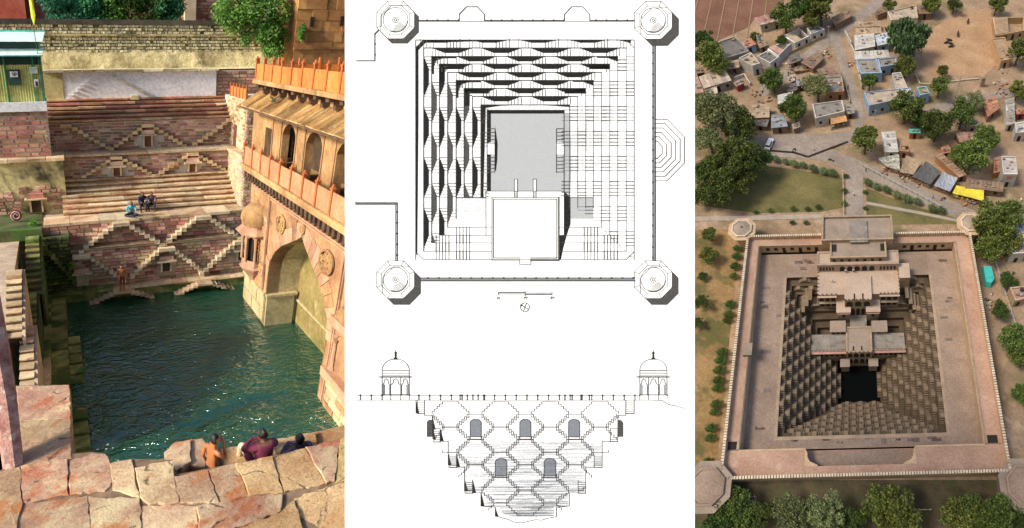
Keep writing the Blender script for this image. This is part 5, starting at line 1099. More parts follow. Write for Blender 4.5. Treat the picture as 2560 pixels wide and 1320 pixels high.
# ================================================================ RIGHT: the great stepwell and its village from the air
HOUSES = [
  ('long white cottage with red striped tile roof beside the ploughed field', [(-33.33, 162.38), (-24.86, 165.76), (-23.54, 161.55), (-31.07, 158.52)], 3.0, 'sheet', 'roof_redtile', 'wall_white'),
  ('dark flat-roofed house below the ploughed field', [(-44.7, 148.76), (-39.1, 151.92), (-33.37, 143.67), (-40.35, 140.45)], 3.0, 'flat', 'roof_dark', 'wall_grey'),
  ('small pale blue hut with rusty striped roof', [(-36.74, 149.7), (-33.86, 151.83), (-31.47, 147.93), (-35.54, 146.15)], 2.6, 'sheet', 'roof_rust', 'wall_blue'),
  ('tan-roofed white house with a doorway by the curved lane', [(-36.3, 139.28), (-32.63, 142.29), (-29.02, 136.56), (-31.52, 135.37)], 3.6, 'flat', 'roof_tan', 'wall_white'),
  ('roofless whitewashed ruin beside the diagonal road', [(-21.95, 152.32), (-16.98, 157.0), (-13.35, 152.11), (-18.34, 148.37)], 3.2, 'open', 'roof_tan', 'wall_white'),
  ('second roofless ruin holding a bush, whitewashed, by the diagonal road', [(-27.68, 146.17), (-23.5, 149.59), (-19.67, 147.86), (-23.37, 141.84)], 3.2, 'open', 'roof_pinkish', 'wall_white'),
  ('white boundary house with grey flat roof at the top of the diagonal road', [(-14.55, 156.12), (-11.09, 157.76), (-8.26, 155.4), (-13.06, 152.7)], 2.8, 'flat', 'roof_grey', 'wall_white'),
  ('long brown corrugated shed at the bend of the top road', [(-5.87, 162.64), (0.8, 167.61), (1.65, 164.25), (-4.79, 158.5)], 2.6, 'sheet', 'roof_brown', 'wall_brown'),
  ('sagging brown sheet shelter in the middle of the village', [(-15.88, 138.63), (-10.19, 144.76), (-8.62, 141.03), (-11.99, 135.74)], 2.2, 'sheet', 'roof_brown', 'wall_brown'),
  ('broad beige sheet-roofed workshop at the left edge of the village', [(-48.14, 130.88), (-40.82, 135.13), (-37.75, 129.43), (-46.0, 125.83)], 3.2, 'sheet', 'roof_beige', 'wall_grey'),
  ('low pale lean-to below the beige workshop', [(-46.49, 126.59), (-42.57, 128.15), (-41.59, 124.13), (-44.66, 122.5)], 2.4, 'sheet', 'roof_beige', 'wall_grey'),
  ('pinkish flat roof cut by the left edge of the aerial view', [(-51.88, 132.94), (-49.76, 133.87), (-45.6, 123.74), (-50.25, 122.48)], 3.0, 'flat', 'roof_pinkish', 'wall_tan'),
  ('tiny grey-roofed shop with a red front', [(-37.22, 128.74), (-34.4, 130.84), (-33.75, 129.13), (-36.13, 127.43)], 2.4, 'sheet', 'roof_grey', 'wall_red'),
  ('crumbling grey flat roof below the first ruin', [(-30.54, 141.26), (-27.1, 144.33), (-23.35, 140.57), (-25.96, 137.56)], 2.8, 'flat', 'roof_dark', 'wall_white'),
  ('square tan sheet hut above the thatch near the main road', [(-30.14, 118.16), (-24.78, 118.47), (-24.49, 112.34), (-29.78, 112.47)], 2.8, 'sheet', 'roof_tan', 'wall_brown'),
  ('blue-grey metal-roofed hut near the main road', [(-24.04, 114.06), (-20.22, 113.75), (-18.74, 108.6), (-23.64, 108.31)], 2.6, 'sheet', 'roof_bluegrey', 'wall_brown'),
  ('small white sheet canopy between two trees', [(-22.81, 122.98), (-17.85, 124.48), (-18.77, 120.59), (-22.41, 119.1)], 2.4, 'tarp', 'tarp_white', 'wall_brown'),
  ('long brown tiled rooftop beside the village lane', [(-10.6, 134.17), (-4.42, 136.02), (-2.48, 130.77), (-8.26, 129.21)], 2.8, 'sheet', 'roof_brown', 'wall_brown'),
  ('grey flat-roofed house with orange brick base by the lane', [(-7.59, 127.5), (-2.17, 127.61), (-1.73, 123.13), (-7.53, 122.58)], 3.0, 'flat', 'roof_dark', 'wall_orange'),
  ('white shop with concrete roof facing the crossroads', [(-11.58, 117.01), (-2.38, 118.57), (-1.65, 113.7), (-10.52, 110.92)], 3.4, 'flat', 'roof_grey', 'wall_white'),
  ('orange-brown cloth awning in front of the white shop', [(-6.09, 112.33), (-1.37, 113.51), (-0.94, 111.13), (-5.92, 109.76)], 2.4, 'tarp', 'tarp_orange', 'wall_brown'),
  ('small beige lean-to roof right of the dark green tree', [(-20.25, 130.98), (-17.43, 132.87), (-17.62, 129.94), (-19.48, 128.54)], 2.4, 'sheet', 'roof_beige', 'wall_brown'),
  ('cream house with L-shaped flat roof at the top centre', [(13.97, 163.19), (24.42, 166.87), (24.49, 159.38), (14.92, 158.16)], 4.0, 'flat', 'roof_cream', 'wall_cream'),
  ('brown striped shed right of the cream house', [(24.89, 168.56), (29.52, 169.38), (30.15, 164.76), (25.09, 164.58)], 2.6, 'sheet', 'roof_brown', 'wall_brown'),
  ('thatched hut left of the cream house', [(9.71, 166.49), (12.37, 169.2), (14.24, 166.69), (10.53, 164.65)], 2.4, 'sheet', 'roof_brown', 'wall_brown'),
  ('low brick stalls with open fronts at the top of the lane', [(2.36, 160.4), (11.26, 160.78), (11.49, 158.14), (2.31, 157.78)], 2.2, 'sheet', 'roof_tan', 'wall_orange'),
  ('patchwork pale metal roof in the upper lane row', [(2.03, 152.03), (8.77, 152.42), (8.82, 145.3), (2.04, 143.86)], 3.0, 'sheet', 'roof_pale', 'wall_white'),
  ('light blue sheet roof behind the feathery tree', [(9.09, 151.86), (13.98, 152.86), (13.81, 146.79), (9.7, 146.08)], 3.0, 'sheet', 'roof_paleblue', 'wall_blue'),
  ('pale tin roof in the middle of the lane row', [(2.02, 142.81), (13.11, 143.33), (13.42, 139.91), (1.94, 139.16)], 3.0, 'sheet', 'roof_pale', 'wall_white'),
  ('brown-roofed wing of the blue house', [(2.26, 138.1), (9.01, 138.19), (10.49, 131.14), (3.71, 130.82)], 3.4, 'flat', 'roof_grey', 'wall_blue'),
  ('blue house with broad grey terrace roof and green shutter', [(4.4, 121.56), (18.86, 123.28), (19.81, 119.59), (5.75, 115.47)], 3.8, 'flat', 'roof_cream', 'wall_blue'),
  ('narrow right wing of the blue house with parapet', [(13.66, 130.56), (16.43, 130.98), (18.48, 122.15), (14.45, 122.71)], 3.6, 'flat', 'roof_cream', 'wall_white'),
  ('small water-tank hut with mossy top beside the blue house', [(21.0, 123.95), (24.04, 124.35), (24.82, 121.08), (21.78, 120.24)], 3.4, 'flat', 'roof_moss', 'wall_blue'),
  ('ruined sandstone courtyard house at the top right corner', [(51.48, 161.47), (62.97, 161.79), (61.23, 153.1), (50.78, 151.1)], 3.2, 'open', 'roof_sand', 'wall_sand'),
  ('long ruined sandstone wall house below the courtyard ruin', [(49.14, 148.95), (53.7, 149.4), (53.42, 137.66), (50.14, 136.97)], 2.8, 'flat', 'roof_sand', 'wall_sand'),
  ('rust-red corrugated roof among the trees on the right', [(41.27, 119.12), (45.67, 120.15), (45.86, 114.97), (41.77, 111.58)], 2.6, 'sheet', 'roof_rust', 'wall_brown'),
  ('narrow grey plank roof at the right edge', [(48.34, 118.71), (51.11, 119.33), (49.26, 107.99), (46.64, 107.63)], 2.8, 'sheet', 'roof_grey', 'wall_white'),
  ('small cream shed with dark openings among the trees', [(35.3, 109.17), (38.37, 109.52), (38.19, 107.34), (34.72, 107.17)], 2.8, 'flat', 'roof_cream', 'wall_cream'),
  ('white sheet-roofed shop at the left of the market', [(9.13, 105.64), (13.12, 105.54), (13.62, 97.36), (9.75, 97.64)], 2.8, 'sheet', 'roof_pale', 'wall_white'),
  ('orange wooden kiosk box behind the patched stalls', [(14.27, 100.27), (17.3, 99.8), (16.7, 97.66), (13.9, 98.12)], 2.4, 'flat', 'tarp_orange', 'wall_orange'),
  ('patchwork tarpaulin stall nearest the crossroads', [(7.53, 95.86), (13.79, 97.25), (14.72, 94.16), (13.67, 91.19), (9.8, 92.77)], 2.3, 'tarp', 'tarp_patch', 'wall_brown'),
  ('brown matting stall roof second in the market row', [(15.73, 96.43), (20.13, 94.22), (17.31, 89.45), (13.46, 90.46)], 2.5, 'tarp', 'tarp_brown', 'wall_brown'),
  ('dark tarpaulin stall in the middle of the market row', [(21.29, 94.29), (25.13, 90.27), (21.59, 85.83), (16.85, 88.82)], 2.4, 'tarp', 'tarp_dark', 'wall_brown'),
  ('blue-grey tarpaulin stall beside the yellow one', [(25.67, 90.07), (29.59, 87.78), (26.81, 83.23), (22.66, 85.45)], 2.4, 'tarp', 'tarp_blue', 'wall_brown'),
  ('bright yellow awning stall by the road', [(28.83, 85.12), (36.16, 83.35), (35.59, 79.74), (27.43, 82.69)], 2.4, 'tarp', 'tarp_yellow', 'wall_brown'),
  ('brown plank roof behind the yellow awning', [(31.98, 87.19), (41.85, 85.52), (41.18, 82.54), (31.15, 84.19)], 2.6, 'sheet', 'roof_brown', 'wall_brown'),
  ('long brick hut with brown ridge behind the tarpaulins', [(24.03, 96.13), (25.97, 96.86), (32.04, 88.64), (29.86, 87.97)], 2.6, 'sheet', 'roof_brown', 'wall_orange'),
  ('white kiosk tower with ribbed roof and red lettering', [(41.83, 92.87), (45.74, 92.77), (45.18, 86.22), (41.23, 86.32)], 5.0, 'flat', 'roof_ribbed', 'wall_white'),
  ('small brown clay hut under the market trees', [(25.95, 99.0), (28.29, 100.33), (29.26, 97.55), (26.46, 97.04)], 2.4, 'sheet', 'roof_rust', 'wall_brown'),
  ('pale blue-white house roof below the big tree on the right edge', [(42.55, 72.56), (45.21, 72.81), (43.95, 66.59), (40.29, 66.07)], 3.6, 'flat', 'roof_paleblue', 'wall_white'),
  ('white house with grey roof at the right edge below the big tree', [(39.5, 64.47), (43.48, 64.82), (42.85, 61.73), (39.2, 61.53)], 4.0, 'flat', 'roof_grey', 'wall_white'),
  ('small tin stall right of the thatched tan hut', [(-17.66, 109.84), (-15.3, 111.06), (-15.08, 109.15), (-17.13, 108.15)], 2.2, 'sheet', 'roof_beige', 'wall_brown'),
  ('pink-roofed hut with tan walls at the right edge beside the stepwell', [(37.35, 52.73), (41.15, 53.04), (40.48, 49.71), (37.99, 49.11)], 3.0, 'flat', 'roof_pinkish', 'wall_tan'),
  ('beige lean-to below the dark flat-roofed house', [(-40.41, 139.72), (-36.67, 140.41), (-36.09, 136.32), (-39.47, 135.9)], 2.4, 'sheet', 'roof_tan', 'wall_brown'),
  ('dark thatch below the square tan hut', [(-29.98, 112.92), (-24.5, 112.78), (-25.18, 109.61), (-29.44, 110.34)], 2.0, 'sheet', 'roof_dark', 'wall_brown'),
  ('middle grey roof between brown tiles and orange-based house', [(-8.26, 129.81), (-2.48, 130.39), (-2.11, 127.73), (-7.66, 127.54)], 2.9, 'flat', 'roof_grey', 'wall_grey'),
  ('grey plank shack at the right of the white shop', [(-1.64, 118.6), (1.14, 117.86), (1.39, 114.31), (-1.31, 114.16)], 2.2, 'sheet', 'roof_grey', 'wall_brown'),
  ('broken brown roof below the roofless ruin', [(-20.21, 142.11), (-16.78, 144.13), (-16.13, 140.45), (-19.53, 138.47)], 2.0, 'sheet', 'roof_dark', 'wall_brown'),
  ('dark yard roof under the central trees', [(-20.75, 127.87), (-17.26, 128.5), (-16.81, 125.4), (-19.95, 124.78)], 2.2, 'sheet', 'roof_dark', 'wall_brown'),
  ('ragged roof strip below the open brick stalls', [(2.63, 156.6), (11.41, 156.67), (11.45, 153.82), (2.57, 153.47)], 2.4, 'sheet', 'roof_tan', 'wall_orange'),
  ('grey slab roof above the blue courtyard', [(9.35, 138.19), (15.53, 139.33), (15.45, 135.5), (9.99, 134.13)], 3.2, 'flat', 'roof_grey', 'wall_blue'),
  ('white flat-roofed house at the right edge above the market', [(49.11, 107.77), (52.52, 108.32), (51.6, 103.78), (48.47, 103.65)], 3.2, 'flat', 'roof_pale', 'wall_white'),
  ('dull red tin roof at the right edge', [(50.85, 114.41), (54.0, 114.78), (53.61, 112.81), (50.78, 112.44)], 2.6, 'sheet', 'roof_rust', 'wall_red'),
  ('rubble-covered brown roof above the market trees', [(31.0, 105.32), (37.75, 105.56), (36.91, 102.92), (32.01, 101.63)], 2.2, 'sheet', 'roof_pinkish', 'wall_brown'),
  ('orange-brown shack left of the white kiosk tower', [(40.77, 94.77), (42.55, 95.11), (41.72, 89.5), (39.69, 89.18)], 2.6, 'sheet', 'roof_rust', 'wall_orange'),
  ('narrow teal roof strip at the head of the market yard', [(17.38, 106.68), (20.95, 106.59), (20.82, 105.23), (17.27, 105.32)], 2.6, 'sheet', 'tarp_teal', 'wall_orange'),
  ('small brown roof among the ruins at the village top left', [(-31.56, 150.15), (-28.9, 151.19), (-27.97, 147.88), (-30.27, 146.86)], 2.2, 'sheet', 'roof_brown', 'wall_brown'),
  ('patched roof left edge of the village below the tree trio', [(-50.51, 135.9), (-48.0, 136.59), (-47.03, 134.32), (-49.85, 133.65)], 2.6, 'sheet', 'roof_brown', 'wall_brown'),
  ('small slate roof between the round tree and the brown tiles', [(-17.32, 130.06), (-14.76, 130.48), (-14.34, 127.59), (-16.87, 127.17)], 2.3, 'sheet', 'roof_bluegrey', 'wall_brown'),
]
TREES = [(-44.79, 137.41, 5.41, 0), (-49.06, 148.11, 4.04, 1), (-42.46, 135.13, 3.62, 0), (-22.2, 158.08, 4.98, 0), (-15.17, 163.58, 5.33, 1), (-9.79, 162.03, 5.58, 0), (-12.67, 157.99, 3.63, 0), (-24.38, 127.11, 4.15, 0), (-10.16, 122.63, 4.69, 2), (-16.82, 113.73, 4.55, 0), (-37.51, 108.37, 7.14, 2), (-31.2, 104.03, 5.29, 1), (-43.17, 114.38, 4.55, 2), (-40.77, 101.15, 4.57, 2), (-37.05, 88.02, 5.61, 1), (-30.64, 90.51, 6.49, 1), (-34.92, 81.88, 4.77, 1), (-26.34, 91.87, 4.42, 1), (-40.2, 82.1, 3.22, 1), (-30.2, 86.32, 4.33, 0), (3.98, 99.75, 4.56, 0), (19.09, 142.24, 6.53, 3), (18.29, 133.27, 3.87, 0), (6.21, 126.82, 2.92, 0), (28.01, 123.38, 3.51, 0), (30.22, 132.32, 2.34, 0), (16.28, 112.33, 5.01, 0), (24.76, 104.29, 4.87, 1), (20.8, 109.53, 3.11, 1), (33.06, 109.17, 4.5, 1), (38.77, 117.12, 2.96, 2), (33.23, 91.46, 5.5, 0), (39.24, 100.47, 4.14, 0), (30.2, 94.56, 3.39, 0), (53.58, 166.93, 3.46, 0), (55.8, 138.51, 4.46, 0), (52.47, 121.29, 3.25, 0), (30.2, 167.46, 3.74, 0), (14.79, 168.76, 2.61, 0), (38.41, 168.37, 2.9, 1), (35.74, 68.94, 5.82, 0), (40.09, 72.57, 4.33, 0), (33.99, 63.2, 3.97, 0), (38.88, 65.43, 4.01, 0), (34.95, 38.92, 3.92, 0), (36.14, 35.48, 3.18, 0), (35.05, 27.41, 2.23, 0), (-22.6, 6.39, 3.6, 0), (-18.97, 5.56, 2.71, 1), (-12.07, 5.66, 3.73, 2), (-6.08, 5.04, 3.86, 2), (-1.29, 4.13, 2.7, 1), (4.03, 6.29, 3.46, 0), (7.61, 4.68, 4.43, 0), (18.17, 4.61, 3.44, 0), (21.29, 5.21, 3.31, 0), (25.61, 4.74, 3.73, 0), (29.77, 3.69, 2.99, 1), (-25.97, 5.05, 2.99, 1), (-37.0, 70.17, 2.16, 0), (-36.3, 63.76, 2.31, 0), (-37.32, 58.54, 1.19, 1), (-36.24, 51.19, 1.9, 1), (-36.55, 45.94, 1.49, 1), (34.11, 46.68, 2.25, 1), (37.5, 55.09, 2.34, 1), (-32.29, 152.34, 1.94, 1), (-23.67, 150.39, 1.65, 1), (-22.64, 149.92, 1.92, 1)]
BUSHES = [(4.56, 87.93, 1.57), (6.96, 86.37, 1.45), (9.68, 85.24, 1.55), (12.43, 83.27, 1.65), (15.08, 81.89, 1.75), (17.85, 80.86, 1.53), (21.75, 78.39, 1.62), (24.2, 77.79, 1.4), (-21.86, 97.29, 1.5), (-18.96, 96.47, 1.27), (-16.46, 95.4, 1.61), (-13.82, 94.89, 1.38), (-10.9, 93.45, 1.6), (-7.81, 92.33, 1.59), (-5.3, 91.68, 1.59), (-25.23, 97.98, 1.74)]
TOPIARY = [(-26.16, 78.74, 0.76), (-22.17, 79.12, 0.87), (-16.02, 79.57, 0.98), (-12.12, 79.41, 0.87), (-9.2, 79.95, 0.98), (-16.03, 74.99, 0.85), (-12.41, 74.9, 0.85), (-2.08, 85.32, 1.0), (-2.12, 80.87, 0.98), (3.69, 84.9, 0.78), (3.52, 79.36, 0.76), (-1.58, 90.73, 0.91)]
HEDGE = [(-29.58, 66.99, 1.34), (-29.63, 64.58, 1.32), (-29.71, 61.59, 1.41), (-29.74, 58.81, 1.19), (-29.74, 51.04, 1.34), (-29.84, 48.46, 1.24), (-30.07, 46.95, 1.13), (-30.19, 38.97, 1.36), (-30.3, 37.06, 1.44), (-30.38, 34.75, 1.43), (-30.3, 32.51, 1.32), (-30.36, 30.76, 1.22), (-30.16, 27.27, 1.29), (-30.33, 25.62, 1.11), (-30.54, 22.3, 1.26), (-30.54, 20.31, 1.16), (-30.49, 15.66, 1.14), (-30.62, 14.55, 0.97)]
ROADS = [[(18.5, 182.79, 5.21), (10.48, 174.61, 5.09), (-0.16, 161.81, 4.9), (-8.67, 151.67, 4.75), (-16.68, 142.13, 4.61), (-24.16, 132.15, 4.46), (-28.94, 126.47, 4.38)], [(-4.48, 154.95, 3.67), (-1.77, 140.72, 3.52), (0.74, 128.61, 3.38), (3.01, 115.61, 3.24), (1.57, 106.22, 3.13)], [(-31.78, 102.94, 5.47), (-23.63, 105.18, 5.51), (-16.46, 105.5, 5.52), (-8.06, 105.3, 5.52), (2.8, 107.02, 5.56)], [(-23.41, 101.93, 5.21), (-7.99, 99.96, 5.18), (8.11, 91.12, 5.03), (22.08, 82.13, 4.86), (34.27, 74.78, 4.73), (46.7, 67.04, 4.59)], [(0.98, 94.31, 4.85), (0.8, 85.47, 4.69), (0.62, 75.86, 4.52)], [(19.06, 113.46, 3.47), (26.33, 117.72, 3.52), (37.65, 122.02, 3.57), (61.77, 126.74, 3.64)], [(-46.47, 77.28, 1.51), (-30.33, 77.15, 1.51), (-7.69, 77.26, 1.51)], [(3.92, 81.47, 0.99), (18.36, 77.7, 0.98), (30.93, 74.07, 0.97)]]
FIELD = [(-64.25, 184.82), (-22.11, 183.79), (-25.98, 172.2), (-34.38, 166.73), (-35.83, 161.97), (-47.85, 153.07), (-59.53, 156.29)]
LAWN1 = [(-24.37, 95.69), (-14.81, 93.94), (-4.45, 91.13), (-2.63, 90.64), (-2.7, 79.98), (-8.8, 78.77), (-26.17, 78.79), (-40.63, 81.59), (-31.41, 87.69)]
LAWN2 = [(4.09, 86.83), (11.07, 83.1), (18.52, 79.46), (28.96, 75.44), (28.35, 74.92), (18.41, 78.24), (3.94, 82.02)]
LAWN3 = [(3.9, 80.91), (18.31, 77.16), (30.36, 73.82), (10.53, 74.04), (3.76, 76.45)]
SANDY = [(28.33, 157.59), (41.48, 170.56), (56.53, 171.45), (53.37, 161.69), (48.74, 138.44), (44.58, 133.45), (27.34, 133.87), (24.97, 144.29)]
GARDEN = [(-45.88, 73.74), (-29.94, 73.35), (-29.63, 65.23), (-28.72, 13.85), (-36.01, 14.03)]
BEHIND = [(-35.76, 12.54), (36.57, 10.77), (33.34, -4.1), (-33.28, -2.47)]
PTS = {'car': (-24.24, 103.73), 'moto1': (-16.87, 101.3), 'moto2': (-5.85, 97.09), 'p1': (-11.32, 101.48), 'p2': (4.16, 92.72), 'p3': (22.31, 68.89), 'pp': (-4.93, 57.03), 'goat1': (34.14, 151.07), 'goat2': (35.21, 150.6), 'goat3': (35.41, 148.82), 'goat4': (35.06, 151.72), 'goat5': (38.59, 155.04), 'goat6': (43.17, 162.42), 'pole1': (-6.84, 149.85), 'pole2': (34.11, 124.36), 'pole3': (7.42, 113.74), 'pillar': (43.02, 128.55), 'tank': (-30.8, 151.1), 'teal': (33.38, 57.8), 'cart': (24.54, 82.35), 'drain0': (-24.57, 101.64), 'drain1': (-16.84, 100.66), 'drain2': (-12.66, 98.82), 'drain3': (-0.86, 104.63)}
YARDS = [('crumbling yard wall along the diagonal road', [(-27.85, 141.35), (-23.32, 144.67), (-18.67, 147.51), (-13.63, 151.79), (-8.43, 155.33)], 1.0, 'wall_tan'), ('mud wall round the yard left of the lane', [(-18.15, 135.73), (-10.89, 137.84)], 1.2, 'wall_brown'), ('low wall beside the lane near the white shop', [(-1.27, 129.15), (-0.22, 122.95), (0.16, 116.57)], 1.0, 'wall_grey'), ('long pale wall of the lane row facing the road', [(1.69, 144.86), (2.82, 134.47), (3.96, 127.57)], 2.6, 'wall_cream'), ('pale wall on the left side of the lane row', [(-1.28, 156.58), (0.41, 150.89), (1.69, 144.86)], 2.4, 'wall_white'), ('low stone wall below the sandy yard', [(32.92, 130.5), (42.65, 131.75)], 0.7, 'wall_cream'), ('ruined garden wall right of the mossy hut', [(21.71, 134.01), (22.97, 129.52), (26.19, 128.96)], 1.0, 'wall_cream'), ('rough wall behind the market trees', [(25.67, 99.94), (30.34, 94.74), (33.0, 90.89)], 1.4, 'wall_orange'), ('yard wall in front of the beige workshop', [(-37.79, 133.47), (-34.69, 135.38), (-32.25, 130.39)], 1.2, 'wall_white')]
JUNK = [('heap of scrap beside the tan-roofed white house', -38.22, 137.49, 14, 2.2), ('rubble heap between the lane and the sheet shelter', -19.04, 140.62, 14, 2.4), ('dark heap in the village yard', -29.69, 126.96, 14, 2.0), ('rubble below the sagging brown shelter', -20.21, 137.05, 16, 2.6), ('firewood heap at the lane corner', -7.62, 145.09, 14, 2.2), ('brick heap beside the upper lane stalls', 0.53, 140.66, 12, 1.8), ('goods piled on the blue terrace', 7.67, 149.06, 12, 1.8), ('rubble heap beside the ruined sandstone wall', 51.74, 136.31, 12, 2.2), ('stone heap along the upper right road', 49.35, 128.39, 14, 2.6), ('crates stacked by the patched stall', 9.94, 93.33, 14, 2.0), ('goods laid out before the brown matting stall', 14.94, 90.58, 12, 1.6), ('goods laid out before the dark stall', 19.27, 87.9, 12, 1.6), ('bright goods under the yellow awning edge', 31.93, 81.2, 16, 1.8), ('scrap behind the brick hut', 30.19, 98.24, 12, 2.0), ('litter outside the right wall of the stepwell', 33.73, 50.55, 18, 2.4), ('pots and scrap by the small tin stall', -27.15, 123.14, 12, 2.0), ('scrap by the rust-red roof', 48.59, 124.1, 12, 1.8), ('orange rubble right of the market trees', 45.99, 79.47, 12, 2.0), ('stacked sacks beside the white shop awning', -4.83, 111.01, 10, 1.3), ('rubble in the ruin below the field', -35.96, 141.55, 10, 1.5)]

stone('dust_ground', (.20,.135,.085), (.34,.235,.155), .10, rnd=0, bump=.15, fine=14, stains=[((.12,.105,.045), .06, .52, .12, .75), ((.40,.30,.21), .18, .58, .12, .6)])
stone('road_dust', (.20,.165,.14), (.285,.235,.20), .12, rnd=0, bump=.1, fine=12, stains=[((.19,.14,.11), .3, .56, .1, .6)])
stone('path_grey', (.26,.215,.18), (.36,.305,.25), .4, rnd=0, bump=.1)
stone('ploughed', (.135,.065,.042), (.19,.098,.064), .15, rnd=0, bump=.2, fine=10)
stone('field_bank', (.17,.14,.06), (.28,.22,.11), .3, rnd=0, bump=.3)
stone('lawn', (.085,.078,.028), (.17,.14,.055), .10, rnd=0, bump=.2, fine=20, stains=[((.055,.065,.02), .09, .5, .12, .7)])
stone('dry_garden', (.16,.10,.04), (.30,.19,.085), .11, rnd=0, bump=.2, fine=16, stains=[((.07,.075,.025), .10, .5, .1, .8)])
stone('sandy', (.28,.165,.09), (.38,.245,.145), .12, rnd=0, bump=.1, fine=14, stains=[((.16,.13,.06), .12, .6, .1, .8)])
stone('scrub_and_shadow', (.035,.032,.018), (.10,.075,.045), .2, rnd=0, bump=.4, fine=10, stains=[((.05,.065,.02), .3, .52, .1, .7)])  # scrub ground, its colour darkened to carry the shadow there
stone('roof_pink', (.30,.18,.13), (.40,.26,.19), .13, rnd=.06, bump=.08, fine=18, stains=[((.50,.36,.30), .25, .60, .1, .6), ((.24,.155,.12), .5, .60, .1, .6)])
stone('terrace_floor', (.205,.148,.112), (.285,.208,.162), .16, rnd=.08, bump=.08, fine=16, stains=[((.20,.145,.12), .5, .58, .1, .6)])
stone('terrace_dark', (0.119,0.091,0.081), (0.168,0.130,0.115), .4, rnd=.1, bump=.1)
stone('wall_band', (0.245,0.178,0.122), (0.343,0.257,0.184), .5, rnd=.06, bump=.1, fine=10)
stone('wall_face', (0.374,0.255,0.162), (0.493,0.357,0.238), .4, rnd=0, bump=.12, fine=10, stains=[((.28,.19,.13), .5, .6, .1, .6)])
stone('merlon', (0.476,0.391,0.289), (0.595,0.510,0.391), .6, rnd=.12, bump=0)
stone('step_stone', (0.060,0.041,0.026), (0.098,0.070,0.044), .35, rnd=.15, bump=.15, fine=10, stains=[((.11,.085,.07), .4, .55, .12, .6)])  # stone darkened evenly, with the pit's shade put into its colour
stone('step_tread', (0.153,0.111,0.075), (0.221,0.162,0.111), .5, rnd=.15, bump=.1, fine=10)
stone('palace', (0.238,0.173,0.119), (0.331,0.245,0.173), .3, rnd=.08, bump=.12, fine=12, stains=[((.20,.15,.11), .4, .56, .12, .6)])
stone('palace_roof', (0.217,0.169,0.135), (0.300,0.236,0.188), .25, rnd=.06, bump=.08, fine=14, stains=[((.20,.165,.14), .3, .54, .14, .7)])
stone('palace_pale', (0.343,0.257,0.203), (0.429,0.328,0.257), .25, rnd=.05, bump=.05, fine=14)
stone('old_roof', (.16,.14,.125), (.26,.23,.20), .35, rnd=.06, bump=.12, fine=12, stains=[((.09,.08,.075), .5, .55, .1, .7)])
stone('eave_pink', (.32,.17,.14), (.42,.25,.21), .6, rnd=.1, bump=.08)
stone('void', (.012,.010,.009), (.03,.024,.02), 1, rnd=0, bump=0)
m, t, b = nodes('well_water'); b.inputs['Base Color'].default_value = (.003,.004,.004,1); b.inputs['Roughness'].default_value = .5; b.inputs['Specular IOR Level'].default_value = .03
for nm, c in (('white',(.52,.50,.47)),('grey',(.30,.27,.24)),('blue',(.28,.40,.56)),('brown',(.22,.14,.09)),('tan',(.42,.31,.19)),('orange',(.40,.20,.10)),('red',(.28,.05,.05)),('cream',(.50,.42,.30)),('sand',(.46,.31,.17))):
    stone('wall_'+nm, tuple(x*.78 for x in c), tuple(min(.8,x*1.1) for x in c), .5, rnd=.12, bump=.1, stains=[(tuple(x*.5 for x in c), .7, .6, .1, .6)], streak=(tuple(x*.45 for x in c), .6))
for nm, c in (('redtile',(.34,.19,.16)),('dark',(.15,.135,.125)),('rust',(.36,.17,.105)),('tan',(.36,.27,.19)),('pinkish',(.36,.22,.18)),('grey',(.27,.245,.22)),('brown',(.23,.155,.11)),('beige',(.40,.32,.25)),('bluegrey',(.22,.24,.28)),('cream',(.40,.33,.26)),('pale',(.42,.40,.38)),('paleblue',(.42,.47,.54)),('moss',(.16,.20,.07)),('sand',(.34,.24,.15)),('ribbed',(.36,.33,.31))):
    stone('roof_'+nm, tuple(x*.72 for x in c), tuple(min(.8,x*1.15) for x in c), .5, rnd=.18, bump=.15, fine=8, stains=[(tuple(x*.45 for x in c), .8, .58, .1, .6)])
for nm, c in (('white',(.55,.54,.52)),('orange',(.46,.26,.12)),('patch',(.36,.35,.30)),('brown',(.28,.21,.14)),('dark',(.085,.085,.09)),('blue',(.26,.285,.33)),('yellow',(.56,.46,.045)),('teal',(.05,.40,.36))):
    stone('tarp_'+nm, tuple(x*.8 for x in c), tuple(min(.9,x*1.1) for x in c), .9, rnd=.1, bump=.2, dist=.1, fine=5, stains=[(tuple(x*.6 for x in c), 1.2, .58, .08, .6)] if nm != 'patch' else [((.16,.13,.10), .9, .52, .04, .9), ((.60,.60,.58), 1.3, .58, .04, .9)])
leafy('tree_mid', (.016,.038,.008), (.19,.25,.055), .2); leafy('tree_dark', (.012,.032,.008), (.12,.18,.04), .2); leafy('tree_pale', (.05,.07,.03), (.26,.29,.12), .2); leafy('tree_feather', (.03,.08,.03), (.20,.30,.14), .2)
leafy('bush_leaf', (.03,.07,.025), (.22,.29,.13), .2); leafy('hedge_leaf', (.016,.05,.012), (.13,.21,.06), .2)
plain('car_white', (.62,.63,.64), .3); plain('car_glass', (.02,.025,.03), .1); plain('tyre', (.02,.02,.02), .8); plain('cattle_black', (.02,.018,.016), .7); plain('pole_grey', (.40,.38,.35), .7); plain('shutter_green', (.03,.20,.08), .6); plain('sign_red', (.45,.05,.05), .6)

def sheet(name, poly, z, mat): return kind(MB().face([(x, y, z) for x, y in (poly if sum(poly[i][0]*poly[(i+1)%len(poly)][1]-poly[(i+1)%len(poly)][0]*poly[i][1] for i in range(len(poly))) > 0 else poly[::-1])]).build(name, mat, site='R', base=(poly[0][0], poly[0][1], 0)), 'structure')
